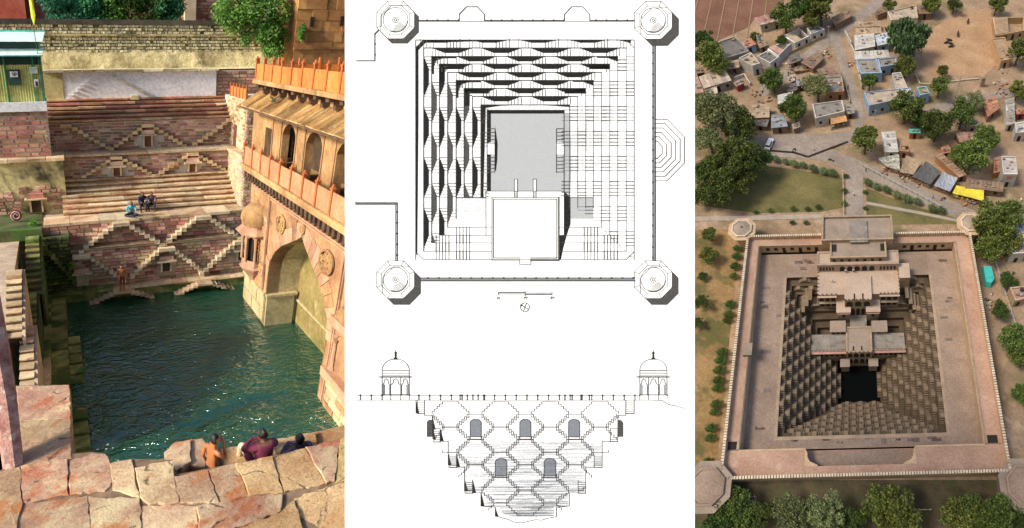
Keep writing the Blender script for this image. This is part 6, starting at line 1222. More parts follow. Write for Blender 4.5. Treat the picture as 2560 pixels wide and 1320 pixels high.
# ground with a hole for the well
g = MB()
GX0, GX1, GY0, GY1 = -125, 110, -12, 200; HX0, HX1, HY0, HY1 = -24, 26, 17.5, 66
for x0, y0, x1, y1 in ((GX0,GY0,GX1,HY0),(GX0,HY1,GX1,GY1),(GX0,HY0,HX0,HY1),(HX1,HY0,GX1,HY1)): g.face([(x0,y0,0),(x1,y0,0),(x1,y1,0),(x0,y1,0)])
kind(g.build('ground', 'dust_ground', site='R', base=(0,60,0)), 'structure')
sheet('ploughed_field', FIELD, .03, 'ploughed'); sheet('lawn', LAWN1, .03, 'lawn'); sheet('lawn', LAWN2, .03, 'lawn'); sheet('lawn', LAWN3, .03, 'lawn'); sheet('sandy_yard', SANDY, .03, 'sandy'); sheet('garden', GARDEN, .03, 'dry_garden'); sheet('scrub_ground', BEHIND, .03, 'scrub_and_shadow')
for i, rd in enumerate(ROADS):
    q = MB(); L0 = []; R0 = []
    for k, (x, y, w) in enumerate(rd):
        a = rd[max(k-1,0)]; c = rd[min(k+1,len(rd)-1)]; dx, dy = c[0]-a[0], c[1]-a[1]; l = math.hypot(dx, dy)
        L0.append((x-dy/l*w/2, y+dx/l*w/2, .06+.012*i)); R0.append((x+dy/l*w/2, y-dx/l*w/2, .06+.012*i))
    for k in range(len(rd)-1): q.face([R0[k], R0[k+1], L0[k+1], L0[k]])
    kind(q.build('road' if i < 6 else 'path', 'road_dust' if i < 6 else 'path_grey', site='R', base=rd[0][:2]+(0,)), 'structure')
fx = [p[0] for p in FIELD]
for k in range(9):                                                  # furrow lines across the field
    x = -62+k*5.2; kind(MB().box(x, 148+max(0,(x+46))*.55, .03, x+.35, 185, .16, .03).build('furrow', 'field_bank' if k == 6 else 'joint_dirt_and_shade', site='R', base=(x,160,0)), 'structure')
drain = [PTS['drain0'], PTS['drain1'], PTS['drain2'], PTS['drain3']]
q = MB()
for a, b_ in zip(drain[:-1], drain[1:]): q.beam(a+(.16,), b_+(.16,), .7, .10)
kind(q.build('drain', 'void', site='R', base=drain[0]+(0,)), 'structure')

# ---------------------------------------------------------------- the stepwell
X0, X1, Y0, Y1 = -26.5, 29.6, 11.8, 67.9
well = thing('stepwell', 'great square sandstone stepwell of stair-lined tiers narrowing to a dark pool', 'stepwell', 'R', (1.5, 40, 0))
px0, px1, py0, py1 = -16.6, 18.7, 20.2, 58.0; qx0, qx1, qy0, qy1 = -3.5, 5.0, 31.0, 40.0; NT = 11; ZB = -15.0
lev = []
for k in range(NT+1):
    u = k/NT; lev.append((px0+(qx0-px0)*u, px1+(qx1-px1)*u, py0+(qy0-py0)*u, py1+(qy1-py1)*u, 1.0+(ZB-1.0)*u))
g = MB()                                                            # terrace floor round the pit
for a in ((-23.5,17.6,px0,64.8),(px1,17.6,25.4,64.8),(px0,17.6,px1,py0),(px0,py1,px1,64.8)): g.face([(a[0],a[1],1),(a[2],a[1],1),(a[2],a[3],1),(a[0],a[3],1)])
g.build('terrace_floor', 'terrace_floor', well)
for k in range(70):
    side = random.randrange(4); w, d = random.uniform(1.0,2.2), random.uniform(.5,1.0)
    x, y = {0:(random.uniform(-23,-18.5),random.uniform(20,62)),1:(random.uniform(20,23.5),random.uniform(20,62)),2:(random.uniform(-15,17),random.uniform(18,19.2)),3:(random.uniform(-15,-9),random.uniform(59,64))}[side]
    MB().box(x, y, .99, x+w, y+d, 1.012).build('paving_slab', 'terrace_dark' if k % 3 == 0 else 'terrace_floor', well)
MB().face([(qx0-1,qy0-1,ZB+.05),(qx1+1,qy0-1,ZB+.05),(qx1+1,qy1+6,ZB+.05),(qx0-1,qy1+6,ZB+.05)]).build('pool_water', 'well_water', well)
def unit(ax, sgn):
    """double flight with a landing against a tier wall; runs along ax, projects to +sgn across it"""
    h = (1.0-ZB)/NT; q = MB(); pd = .92; n = 4; tr = .32
    def bx(a0, a1, z1, mi):
        q.k = mi; c0, c1 = (0, sgn*pd)
        if ax == 'x': q.box(a0, min(c0,c1), -h, a1, max(c0,c1), z1)
        else: q.box(min(c0,c1), a0, -h, max(c0,c1), a1, z1)
    bx(-.4, .4, -.02, 1)
    for k in range(n):
        z = -.02-(k+1)*(h-.15)/(n+.5)
        bx(.4+tr*k, .4+tr*(k+1)-.12, z, 1); bx(-.4-tr*(k+1)+.12, -.4-tr*k, z, 1)
    return q
UM = {}
def tier_flight(tier, ax, sgn, p):
    if (ax, sgn) not in UM:
        q = unit(ax, sgn); S = SITES['R']; me = bpy.data.meshes.new('stair_flight'); me.from_pydata([tuple(S.lin(v)) for v in q.v], [], q.f)
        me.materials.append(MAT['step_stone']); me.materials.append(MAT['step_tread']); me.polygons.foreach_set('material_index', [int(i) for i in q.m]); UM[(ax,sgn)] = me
    place('stair_flight', UM[(ax,sgn)], tier, p)
for k in range(NT):
    a0, a1, b0, b1, z = lev[k]; c0, c1, d0, d1, z2 = lev[k+1]
    q = MB()
    q.face([(a0,b0,z),(a0,b1,z),(a0,b1,z2),(a0,b0,z2)][::-1]); q.face([(a1,b0,z),(a1,b1,z),(a1,b1,z2),(a1,b0,z2)]); q.face([(a0,b0,z),(a1,b0,z),(a1,b0,z2),(a0,b0,z2)]); q.face([(a0,b1,z),(a1,b1,z),(a1,b1,z2),(a0,b1,z2)][::-1])
    for r_ in ((a0,b0,c0,b1),(c1,b0,a1,b1),(c0,b0,c1,d0),(c0,d1,c1,b1)): q.face([(r_[0],r_[1],z2),(r_[2],r_[1],z2),(r_[2],r_[3],z2),(r_[0],r_[3],z2)])
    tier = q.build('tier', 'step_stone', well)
    per = 3.3; off = (k % 2)*per/2
    y = 37.0+off-per*8
    while y < b0+1.3: y += per
    while y < b1-1.4:
        if y < (52 if k < 5 else 44): 
            tier_flight(tier, 'y', 1, (a0, y, z)); tier_flight(tier, 'y', -1, (a1, y, z))
        elif k < 5: tier_flight(tier, 'y', 1, (a0, y, z)); tier_flight(tier, 'y', -1, (a1, y, z))
        y += per
    x = 1.05+off-per*8
    while x < a0+1.3: x += per
    while x < a1-1.2:
        tier_flight(tier, 'x', 1, (x, b0, z))
        if (x < -9.5 or x > 11.5): tier_flight(tier, 'x', -1, (x, b1, z))
        x += per
MB().face([(px0-.7,py0-.7,1.015),(px0,py0-.7,1.015),(px0,py1,1.015),(px0-.7,py1,1.015)]).build('pit_kerb', 'wall_band', well); MB().face([(px1,py0-.7,1.015),(px1+.7,py0-.7,1.015),(px1+.7,py1,1.015),(px1,py1,1.015)]).build('pit_kerb', 'wall_band', well); MB().face([(px0,py0-.7,1.015),(px1,py0-.7,1.015),(px1,py0,1.015),(px0,py0,1.015)]).build('pit_kerb', 'wall_band', well)

# cloister roofs and enclosing wall
cl = thing('cloister', 'pink-roofed cloister and crenellated wall enclosing the stepwell', 'cloister', 'R', (1.5, 12, 0))
def slabroof(x0, y0, x1, y1, z=4.0): return MB().box(x0, y0, z-.35, x1, y1, z, .0).build('roof', 'roof_pink', cl)
slabroof(-26.1, 17.3, -23.6, 65.6); slabroof(25.55, 17.3, 29.2, 65.6); slabroof(-26.1, 65.6, -7.4, 67.5); slabroof(9.6, 65.6, 29.2, 67.5); slabroof(-26.1, 12.2, -10.4, 17.2); slabroof(11.6, 12.2, 29.2, 17.2)
MB().box(-10.4, 12.2, 3.5, 11.6, 13.9, 3.95).build('roof', 'roof_pink', cl)
MB().box(-26.1, 13.9, .8, 29.2, 17.2, 1.3).build('lower_roof', 'eave_pink', cl)
MB().box(-10.4, 13.9, 1.3, 11.6, 17.0, 1.5).build('lower_terrace', 'terrace_floor', cl)
for s_, xs in ((-1, -23.6), (1, 25.55)):
    MB().box(xs-.15 if s_ > 0 else xs, 17.3, .9, xs if s_ > 0 else xs+.15, 65.6, 4.02).build('inner_wall', 'wall_face', cl)
    MB().box(xs-.45 if s_ < 0 else xs, 17.3, 4.0, xs if s_ < 0 else xs+.35, 65.6, 4.22).build('roof_edge', 'wall_band', cl)
MB().box(-23.6, 65.4, .9, -7.4, 65.6, 4.02).build('inner_wall', 'wall_face', cl); MB().box(9.6, 65.4, .9, 25.5, 65.6, 4.02).build('inner_wall', 'wall_face', cl)
MB().box(-23.6, 65.35, 4.0, -7.4, 65.7, 4.25).build('roof_edge', 'wall_band', cl); MB().box(9.6, 65.35, 4.0, 25.5, 65.7, 4.25).build('roof_edge', 'wall_band', cl)
MB().box(-23.6, 17.0, .9, -10.4, 17.3, 4.05).build('inner_wall', 'wall_face', cl); MB().box(11.6, 17.0, .9, 25.5, 17.3, 4.05).build('inner_wall', 'wall_face', cl)
for xs, d in ((-10.4, 1), (11.6, -1)): MB().prism([(xs,13.9),(xs,17.2),(xs+d*.4,16.6),(xs+d*.5,15.6),(xs+d*1.0,14.8),(xs+d*2.4,14.2),(xs+d*2.6,13.9)], 1.4, 4.02).build('broken_edge', 'wall_face', cl)
for k in range(7):                                                  # doors and windows of the far range
    x = -22.0+k*2.05; w = .9 if k not in (2, 4, 6) else .8
    MB().box(x, 65.33, 2.1 if k not in (2, 4, 6) else 1.02, x+w, 65.4, 3.2).build('window' if k not in (2,4,6) else 'door', 'void', cl)
for k in range(6):
    x = 12.6+k*1.95; MB().box(x, 65.33, 2.1 if k not in (1, 4) else 1.02, x+.85, 65.4, 3.2).build('window' if k not in (1,4) else 'door', 'void', cl)
for xs in (-25.9, 26.2): MB().box(xs, 17.35, 3.0, xs+2.1, 18.9, 4.01).build('stair_well', 'void', cl)
MB().box(-24.6, 36.6, 4.0, -22.6, 39.4, 5.2).build('roof_hut', 'palace_roof', cl)
WALLS = ((X0,Y0-.0,X0+.5,Y1),(X1-.5,Y0,X1,Y1),(X0,Y0,X1,Y0+.5),(X0,Y1-.5,-7.6,Y1),(9.8,Y1-.5,X1,Y1))
for w in WALLS: MB().box(w[0]+.002, w[1]+.002, -.2, w[2], w[3], 5.0).build('outer_wall', 'wall_face', cl)
for wi, w in enumerate(WALLS):
    q = MB(); hor = (w[2]-w[0]) > (w[3]-w[1]); n = int(((w[2]-w[0]) if hor else (w[3]-w[1]))/.55)
    for k in range(n):
        if hor: x = w[0]+.55*k; q.box(x, w[1]-.03, 5.0, x+.36, w[3]+.03, 5.5)
        else: y = w[1]+.55*k; q.box(w[0]-.03, y, 5.0, w[2]+.03, y+.36, 5.5)
    kind(q.build('merlon', 'merlon', cl), 'stuff')
for k in range(9):
    for xx in (-22.5+k*1.75, 11+k*1.95):
        if xx < -8 or xx > 10: MB().box(xx, Y1-.53, 4.35, xx+.28, Y1-.5, 4.6).build('loophole', 'void', cl)
for k in range(26):
    y = 15+k*2.0; MB().box(X0+.5, y, 4.35, X0+.53, y+.28, 4.6).build('loophole', 'void', cl)
for i, (x, y, r_, lab) in enumerate(((-27.9,69.8,3.3,'octagonal corner tower at the upper left of the stepwell wall'),(30.0,70.1,3.4,'octagonal corner tower at the upper right beside the big tree'),(-28.6,10.6,4.4,'broad octagonal corner tower at the lower left'),(31.6,9.4,4.6,'broad octagonal corner tower at the lower right'))):
    tw = thing('corner_tower', lab, 'tower', 'R', (x, y, 0), 'corner towers of the stepwell')
    MB().lathe((x,y,0), [(r_*.9,0),(r_*.9,5.0),(r_*1.12,5.3),(r_*1.12,5.5),(0.01,5.5)], 8, R(22.5)).build('drum', 'wall_face' if i < 2 else 'palace_roof', tw)
    MB().lathe((x,y,0), [(r_*.82,5.5),(r_*.82,6.0),(r_*.72,6.05),(r_*.70,5.85)], 8, R(22.5)).build('rim', 'merlon' if i < 2 else 'terrace_floor', tw)
    MB().lathe((x,y,0), [(r_*.70,5.86),(r_*.3,6.2 if i < 2 else 5.95),(.01,6.3 if i < 2 else 6.0)], 8, R(22.5)).build('roof', 'palace_roof' if i < 2 else 'terrace_floor', tw)
    if i < 1: MB().lathe((x,y,0), [(.25,6.2),(.3,6.5),(.1,6.8),(.01,7.2)], 8).build('finial', 'palace_roof', tw)

# palace stepping down the far side
pl = thing('palace', 'tiered sandstone palace with arcades stepping down the far side of the stepwell', 'palace', 'R', (1, 55, 0))
def block(nm, x0, y0, x1, y1, z0, z1, mat='palace', roof=None, par=0.0, pm='wall_band'):
    o = MB().box(x0, y0, z0, x1, y1, z1-.02).build(nm, mat, pl)
    if roof: MB().face([(x0,y0,z1),(x1,y0,z1),(x1,y1,z1),(x0,y1,z1)]).build('roof', roof, o)
    if par:
        t_ = .4
        for a in ((x0,y0,x1,y0+t_),(x0,y1-t_,x1,y1),(x0,y0+t_,x0+t_,y1-t_),(x1-t_,y0+t_,x1,y1-t_)): MB().box(a[0]-.02,a[1]-.02,z1+.004,a[2]+.02,a[3]+.02,z1+par).build('parapet', pm, o)
    return o
def arcade(y, x0, x1, z0, h, n, frame='palace'):
    w = (x1-x0)/n
    for k in range(n):
        xa = x0+k*w+w*.16; xb = x0+(k+1)*w-w*.16; pts = [(xa,z0),(xb,z0)]
        for s_ in range(7): a = math.pi*s_/6; pts.append(((xa+xb)/2+(xb-xa)/2*math.cos(a), z0+h*.62+h*.38*math.sin(a)))
        v = [(p[0], y-.02, p[1]) for p in pts]; MB().face(v).build('arch_opening', 'void', pl)
        MB().box(x0+k*w-.1, y-.12, z0, x0+k*w+.12, y-.01, z0+h).build('column', frame, pl)
block('gatehouse', -7.6, 64.0, 9.8, 71.3, 0, 7.6, 'wall_face', 'palace_roof', .7); block('gate_hall', -5.6, 59.6, 8.0, 66.0, 0, 7.0, 'palace', 'palace_roof', .35)
MB().box(-.8, 63.5, 7.62, 3.6, 70.0, 8.0).build('roof_dais', 'old_roof', pl)
for x in (-5.2, 6.6): MB().box(x, 61.5, 7.0, x+1.2, 63.6, 7.06).build('roof_stair', 'void', pl)
block('entrance_arcade', -8.8, 58.6, 11.0, 62.5, 0, 5.4, 'palace_pale', 'palace_pale', .25); arcade(58.6, -3.6, 5.4, 2.6, 2.3, 5, 'palace_pale')
block('upper_terrace', -8.8, 52.2, 11.0, 58.6, -8, 2.5, 'palace', 'palace_pale', 0); block('raised_court', -2.3, 50.4, 4.2, 57.0, -8, 3.1, 'palace', 'palace_pale', 0); block('stair_turret', 11.0, 55.5, 13.6, 59.6, -3, 4.2, 'palace', 'palace_pale', 0)
for x0, x1 in ((-8.6,-4.4),(6.3,10.8)):
    for z0 in (-.9, -3.7): arcade(52.2, x0, x1, z0, 2.2, 3)
    MB().box(x0-.2, 51.7, 1.75, x1+.2, 52.2, 1.95).build('eave', 'palace_pale', pl); MB().box(x0, 51.6, -1.3, x1, 52.2, -1.1).build('balcony_floor', 'palace', pl)
arcade(50.4, -2.2, 4.1, -.4, 2.6, 3)
for x in (-4.3, 2.9):
    o = block('small_pavilion', x+.2, 49.4, x+3.1, 52.1, -8, -.9, 'palace'); MB().box(x-.1, 48.9, -.9, x+3.4, 52.3, -.6).build('pavilion_roof', 'palace_pale', o); MB().box(x+.1, 48.7, -1.4, x+3.2, 49.0, -1.2).build('eave', 'eave_pink', o)
    MB().box(x+1.3, 49.33, -4.2, x+2.0, 49.4, -2.9).build('window', 'void', o)
block('middle_court', -1.2, 46.8, 3.0, 50.4, -14, -5.5, 'palace', 'old_roof'); arcade(50.38, -1.0, 2.8, -5.3, 3.8, 3)
for x, y in ((-5.9, 45.7), (4.3, 45.5)):
    o = block('roof_kiosk', x, y, x+3.5, y+2.6, -12, -4.4, 'palace', 'palace_roof'); MB().box(x-.2, y-.3, -4.4, x+3.7, y+2.7, -4.2).build('pavilion_roof', 'palace_roof', o); MB().box(x+1.3, y-.05, -5.6, x+2.0, y, -4.8).build('window', 'void', o)
block('lower_hall', -2.2, 40.3, 4.1, 47.0, -15, -5.0, 'palace', 'palace_roof', .25)
for a, b_ in ((-10.7,-2.25),(4.15,12.2)):
    o = block('side_hall', a, 41.2, b_, 45.6, -13, -6.1, 'palace', 'old_roof', 0); MB().box(a-.1, 40.5, -6.35, b_+.1, 41.3, -6.15).build('eave', 'eave_pink', o); MB().box(a-.05, 41.1, -6.1, b_+.05, 41.35, -5.8).build('roof_edge', 'palace_roof', o)
    pass
arcade(40.3, -2.0, 3.9, -8.2, 2.6, 4); arcade(40.3, -2.0, 3.9, -12.6, 3.2, 4)
for x in (-3.6, 3.4): o = block('river_balcony', x, 38.6, x+2.0, 40.4, -14, -9.6, 'palace', 'palace_roof'); MB().box(x-.2, 38.3, -9.6, x+2.2, 40.4, -9.4).build('balcony_roof', 'palace_roof', o)
for k in range(5):                                                  # broken masonry and short stairs flanking the palace
    for s_, xb in ((-1, -9.2), (1, 11.4)):
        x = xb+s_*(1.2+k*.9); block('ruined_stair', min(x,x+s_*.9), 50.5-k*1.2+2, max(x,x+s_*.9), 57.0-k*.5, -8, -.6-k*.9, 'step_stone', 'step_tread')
for (x, y, z) in ((-.1,50.45,3.1),(1.9,50.45,3.1),(-.6,40.35,-5),(1.4,40.35,-5)):
    MB().box(x, y-.1, z+.02, x+.35, y+1.6, z+.06).build('roof_slot', 'void', pl)

# rails, bays and more openings on the palace
def rail(x0, y0, x1, y1, z, step=.9, mat='palace'):
    l = math.hypot(x1-x0, y1-y0); n = max(1, int(l/step))
    for k in range(n+1): u = k/n; x, y = x0+(x1-x0)*u, y0+(y1-y0)*u; MB().box(x-.11, y-.11, z, x+.11, y+.11, z+.62).build('rail_post', mat, pl)
for a in ((-8.7,52.3,-4.4,52.3,2.5),(6.3,52.3,10.9,52.3,2.5),(-8.7,52.3,-8.7,58.4,2.5),(10.9,52.3,10.9,58.4,2.5),(-2.2,50.5,4.1,50.5,3.1),(-2.1,40.4,4.0,40.4,-4.8),(-10.6,41.4,-2.4,41.4,-5.8),(4.3,41.4,12.1,41.4,-5.8)): rail(*a)
for s_, xb in ((-1, -8.8), (1, 11.0)):
    for z0, w in ((-3.4, 1.5), (-7.2, 2.2)):
        x0, x1 = (xb-w, xb) if s_ < 0 else (xb, xb+w)
        o = block('side_bay', x0, 52.6, x1, 55.0, -12, z0, 'palace', 'palace_roof'); MB().box(x0-.2, 52.2, z0, x1+.2, 55.1, z0+.2).build('pavilion_roof', 'palace_roof', o)
        for k in range(2): MB().box(x0+.25+k*w*.45, 52.55, z0-2.2, x0+.25+k*w*.45+w*.28, 52.6, z0-.7).build('window', 'void', o)
for k in range(6): MB().box(-8.2+k*.75, 58.55, 3.0, -7.8+k*.75, 58.6, 4.6).build('window', 'void', pl) if k < 5 else None
for k in range(5): MB().box(6.4+k*.85, 58.55, 3.0, 6.85+k*.85, 58.6, 4.6).build('window', 'void', pl)
for k in range(7): MB().box(-5.0+k*1.85, 59.55, 5.6, -4.3+k*1.85, 59.6, 6.6).build('window', 'void', pl)
for x0, x1 in ((-10.5,-2.5),(4.4,12.0)): arcade(41.2, x0, x1, -9.6, 2.6, 6)
for x0, x1 in ((-5.8,-2.5),(4.4,7.7)): arcade(45.6, x0, x1, -6.0, 1.3, 3)
for k in range(8): MB().box(-1.9+k*.78, 40.24, -5.6, -1.55+k*.78, 40.29, -5.15).build('bracket', 'palace', pl)
for k in range(9):                                                  # stairs beside the lower hall
    for s_, xb in ((-1, -2.6), (1, 4.3)): MB().box(min(xb,xb+s_*1.3), 45.8+k*.42, -13, max(xb,xb+s_*1.3), 46.2+k*.42, -10.2+k*.42).build('stair_step', 'step_tread', pl)

# ---------------------------------------------------------------- village houses
def inset(poly, d):
    n = len(poly); cx = sum(p[0] for p in poly)/n; cy = sum(p[1] for p in poly)/n
    out = []
    for x, y in poly:
        l = math.hypot(cx-x, cy-y); out.append((x+(cx-x)/l*d, y+(cy-y)/l*d))
    return out
def lerp(a, b, u): return tuple(a[i]+(b[i]-a[i])*u for i in range(len(a)))
def house(lab, poly, h, style, rm, wm):
    cx = sum(p[0] for p in poly)/len(poly); cy = sum(p[1] for p in poly)/len(poly)
    cat = {'tarp':'stall','sheet':'shed','open':'ruin','flat':'house'}[style]
    t = thing({'tarp':'market_stall','sheet':'shed','open':'ruined_house','flat':'house'}[style], lab, cat, 'R', (cx, cy, 0))
    P = [(p[0], p[1]) for p in poly]; n = len(P)
    front = min(range(n), key=lambda i: (P[i][1]+P[(i+1)%n][1])/2)
    if style == 'tarp':
        q = MB(); m_ = 8; A, B_, C_, D_ = P[0], P[1], P[-2], P[-1]
        for i in range(m_+1):
            for j in range(m_+1):
                u, v = i/m_, j/m_; a = lerp(A, B_, u); d = lerp(D_, C_, u); p = lerp(a, d, v)
                q.v.append((p[0], p[1], h-.35*math.sin(math.pi*u)*math.sin(math.pi*v)-.25*v+random.uniform(-.07,.07)))
        for i in range(m_):
            for j in range(m_): a = i*(m_+1)+j; q.f.append((a, a+1, a+m_+2, a+m_+1)); q.m.append(0)
        q.build('awning', rm, t, smooth=False)
        for p in (A, B_, C_, D_): MB().tube([(p[0],p[1],0),(p[0],p[1],h-.1)], .07, 5).build('pole', 'wall_brown', t)
        a, b_ = inset(P, .8)[-1], inset(P, .8)[-2]
        MB().prism([a, b_, lerp(b_, C_, .6), lerp(a, D_, .6)], .3, .9).build('counter', 'wall_brown', t)
        for k in range(5):
            p = lerp(a, b_, .1+.2*k); MB().box(p[0]-.25, p[1]-.3, .9, p[0]+.25, p[1]+.2, 1.15, .04).build('goods', random.choice(['wall_red','roof_pale','wall_orange','tarp_yellow' if 'yellow' in lab else 'wall_cream']), t)
        return t
    ins = inset(P, .25) if style == 'sheet' else P
    if style == 'open':
        for i in range(n):
            a, b_ = P[i], P[(i+1)%n]; A2, B2 = inset(P, .55)[i], inset(P, .55)[(i+1)%n]; hh = h*random.uniform(.7,1.0)
            MB().prism([a, b_, B2, A2], 0, [hh, hh*random.uniform(.8,1), hh*.95, hh]).build('wall', wm, t)
        MB().prism(inset(P, .5), .0, .12).build('floor', rm, t); a, b_, c, d = [inset(P, .6)[k] for k in range(4)]
        MB().prism([a, lerp(a,b_,.45), lerp(d,c,.45), d], .2, h*.92).build('roof', rm, t)
    else:
        MB().prism(ins, 0, h-.06).build('wall', wm, t)
        if style == 'flat':
            MB().prism(inset(P, .3), h-.05, h-.01).build('roof', rm, t)
            for i in range(n):
                a, b_ = P[i], P[(i+1)%n]; I = inset(P, .42); MB().prism([a, b_, I[(i+1)%n], I[i]], h-.05, h+.38).build('parapet', wm, t)
            for k in range(random.randrange(3, 7)):
                c = lerp(random.choice(inset(P, 1.1)), (cx, cy), random.uniform(0,.9)); w = random.uniform(.25,.6); MB().box(c[0]-w, c[1]-w*.6, h, c[0]+w, c[1]+w*.6, h+random.uniform(.1,.6), .06).build('roof_clutter', random.choice(['roof_grey','roof_dark','roof_dark','roof_tan','roof_bluegrey']), t)
            if random.random() < .5: c = lerp(inset(P, 1.2)[1], (cx, cy), .2); q = MB(); q.lathe((c[0],c[1],h), [(.4,0),(.42,.7),(.3,.85),(.01,.9)], 10); q.build('water_tank', random.choice(['tyre','roof_pale']), t)
        else:
            a, b_, c, d = P[0], P[1], P[2], P[3]; along = math.hypot(b_[0]-a[0], b_[1]-a[1]) > math.hypot(d[0]-a[0], d[1]-a[1])
            if not along: a, b_, c, d = b_, c, d, a
            k = max(3, min(9, int(math.hypot(b_[0]-a[0], b_[1]-a[1])/1.1)))
            for i in range(k):
                u0, u1 = i/k, (i+1)/k-.01; e = random.uniform(-.04,.06)
                p = [lerp(a,b_,u0), lerp(a,b_,u1), lerp(d,c,u1), lerp(d,c,u0)]
                z = [h+.25+e, h+.25+e, h-.1+e, h-.1+e]; s0 = 1.03
                p = [(cx+(x-cx)*s0, cy+(y-cy)*s0) for x, y in p]
                ar = sum(p[j][0]*p[(j+1)%4][1]-p[(j+1)%4][0]*p[j][1] for j in range(4))
                if ar < 0: p, z = p[::-1], z[::-1]
                q = MB(); q.add([(x, y, zz-.06) for (x, y), zz in zip(p, z)]+[(x, y, zz) for (x, y), zz in zip(p, z)], [(3,2,1,0),(4,5,6,7),(0,1,5,4),(1,2,6,5),(2,3,7,6),(3,0,4,7)])
                q.build('roof_sheet', rm, t)
            for i in range(5):
                u = random.uniform(.1,.9); p = lerp(lerp(a,b_,u), lerp(d,c,u), random.uniform(.3,.7)); MB().box(p[0]-.3, p[1]-.2, h+.1, p[0]+.2, p[1]+.2, h+.42, .05).build('roof_weight', random.choice(['roof_dark','roof_brown','roof_grey']), t)
    # openings on the wall that faces the viewer
    a, b_ = ins[front], ins[(front+1)%n]; 
    if a[0] > b_[0]: a, b_ = b_, a
    L_ = math.hypot(b_[0]-a[0], b_[1]-a[1]); nx, ny = (b_[1]-a[1])/L_, -(b_[0]-a[0])/L_
    if L_ > 2:
        k = max(1, int(L_/2.6))
        for i in range(k):
            u = (i+.5)/k; w = .45/L_; dr = (i == k//2); p, p2 = lerp(a,b_,u-w), lerp(a,b_,u+w); z0, z1 = (.05, min(2.1,h-.4)) if dr else (1.0, min(2.0,h-.5))
            MB().add([(p[0]+nx*e, p[1]+ny*e, z) for e in (-.05,.05) for z in (z0, z1)]+[(p2[0]+nx*e, p2[1]+ny*e, z) for e in (-.05,.05) for z in (z0, z1)], [(0,1,3,2),(4,6,7,5),(2,3,7,6),(1,5,7,3),(0,2,6,4)]).build('door' if dr else 'window', 'shutter_green' if 'green shutter' in lab and dr else 'void', t)
    if 'red lettering' in lab:
        for r_ in range(2):
            for i in range(7-r_*2):
                p = lerp(a, b_, .3+.06*i+.05*r_); q = MB(); q.beam((p[0]+nx*.06,p[1]+ny*.06,h-.9-r_*.55), (p[0]+nx*.06,p[1]+ny*.06,h-.55-r_*.55), .07, .04); q.beam((p[0]+nx*.06,p[1]+ny*.06,h-.6-r_*.55+.15*(i%2)-.1), (p[0]+nx*.06+.16,p[1]+ny*.06,h-.6-r_*.55), .06, .04); q.build('letter', 'sign_red', t)
    return t
for hdef in HOUSES: house(*hdef)

# ---------------------------------------------------------------- trees
def make_tree(name, cat, mat, n_cl, per, rc, spread, zc, leaf, trunk=True, flat=.7, droop=0.0):
    """crown about 1 m radius units x4; scaled per copy"""
    o = thing(name, 'x', cat, 'R', (0, 0, 0)); q = MB()
    for k in range(n_cl):
        a = 2.399*k+random.uniform(-.5,.5); rr = spread*math.sqrt((k+.5)/n_cl)*random.uniform(.75,1.12); h = zc+random.uniform(-.45,.8)*spread*.8*(1-.6*rr/spread)
        r_ = rc*random.uniform(.55,1.3); leaves(q, (rr*math.cos(a), rr*math.sin(a), h), (r_, r_, r_*.8), int(per*r_*r_/(rc*rc)*.9)+30, leaf, flat, droop)
    leaves(q, (0,0,zc*.75), (spread*.9,spread*.9,zc*.45), per*2, leaf)
    q.build('crown', mat, o)
    if trunk:
        w = MB(); w.tube([(0,0,0),(.1,.05,zc*.4),(0,.1,zc*.9)], [.32,.25,.12], 7)
        for k in range(5): a = 1.26*k; w.tube([(.05,.05,zc*.45),(spread*.3*math.cos(a),spread*.3*math.sin(a),zc*.75),(spread*.65*math.cos(a),spread*.65*math.sin(a),zc*1.05)], [.16,.1,.04], 5)
        w.build('trunk', 'bark', o)
    return o
protos = []
for nm, mt, n_, per_, rc_, lf, fl_, dr_ in (('broad_tree','tree_mid',20,230,1.15,.24,.7,0.0),('dark_tree','tree_dark',20,230,1.2,.24,.7,0.0),('pale_tree','tree_pale',24,150,1.0,.20,.7,0.0),('feathery_tree','tree_feather',22,220,1.3,.42,.2,1.3)):
    for v in range(3): protos.append(make_tree(nm, 'tree', mt, n_, per_, rc_, 3.1, 4.2+.3*v, lf, True, fl_, dr_))
TL = ['leafy tree of the trio below the ploughed field']*3+['tall tree of the clump right of the red-striped cottage']*4+['round green tree in the village centre left of the lane','pale thin-leaved tree in front of the brown tiled rooftop','dark round tree right of the blue-grey hut']+['pale grey-green scrub tree above the dark grove','dark tree half covering the parked white car','pale grey-green scrub tree above the dark grove','pale grey-green scrub tree above the dark grove']+['broad dark tree of the grove left of the lawn']*6+['round dark tree standing alone at the crossroads','feathery willow-like tree beside the pale tin roofs','green tree just below the feathery one','small tree in the courtyard of the blue house','upright green tree at the lower edge of the sandy yard','smaller tree behind the upright one at the sandy yard','round tree in front of the blue house','large dark tree above the patched tarpaulin stalls','small dark tree squeezed in above the patched stalls','dark tree left of the rust-red roof','pale tree beside the upper right road','tallest green tree behind the blue-grey tarpaulin','bright tree to the upper right of the tallest market tree','smaller tree to the left of the tallest market tree','tree at the top edge above the sandstone courtyard','tree at the right edge beside the ruined sandstone wall','tree at the right edge above the plank roof','small tree at the top edge right of the brown striped shed','little tree left of the cream house','dark scrub tree at the top of the sandy yard']+['large green tree of the clump beside the upper right tower']*4+['green tree of the pair outside the right wall']*2+['tree low at the right edge outside the wall']+['tree of the dense row along the bottom edge']*12+['round shrub nearest the upper left tower','second round shrub below the upper left tower','smallest shrub of the left garden','dark shrub halfway down the left garden','lowest shrub of the left garden']+['dark shrub between right wall and fence']*2+['bush beside the dark flat-roofed house','bush growing inside the second ruin','bush growing inside the second ruin']
used = [False]*4
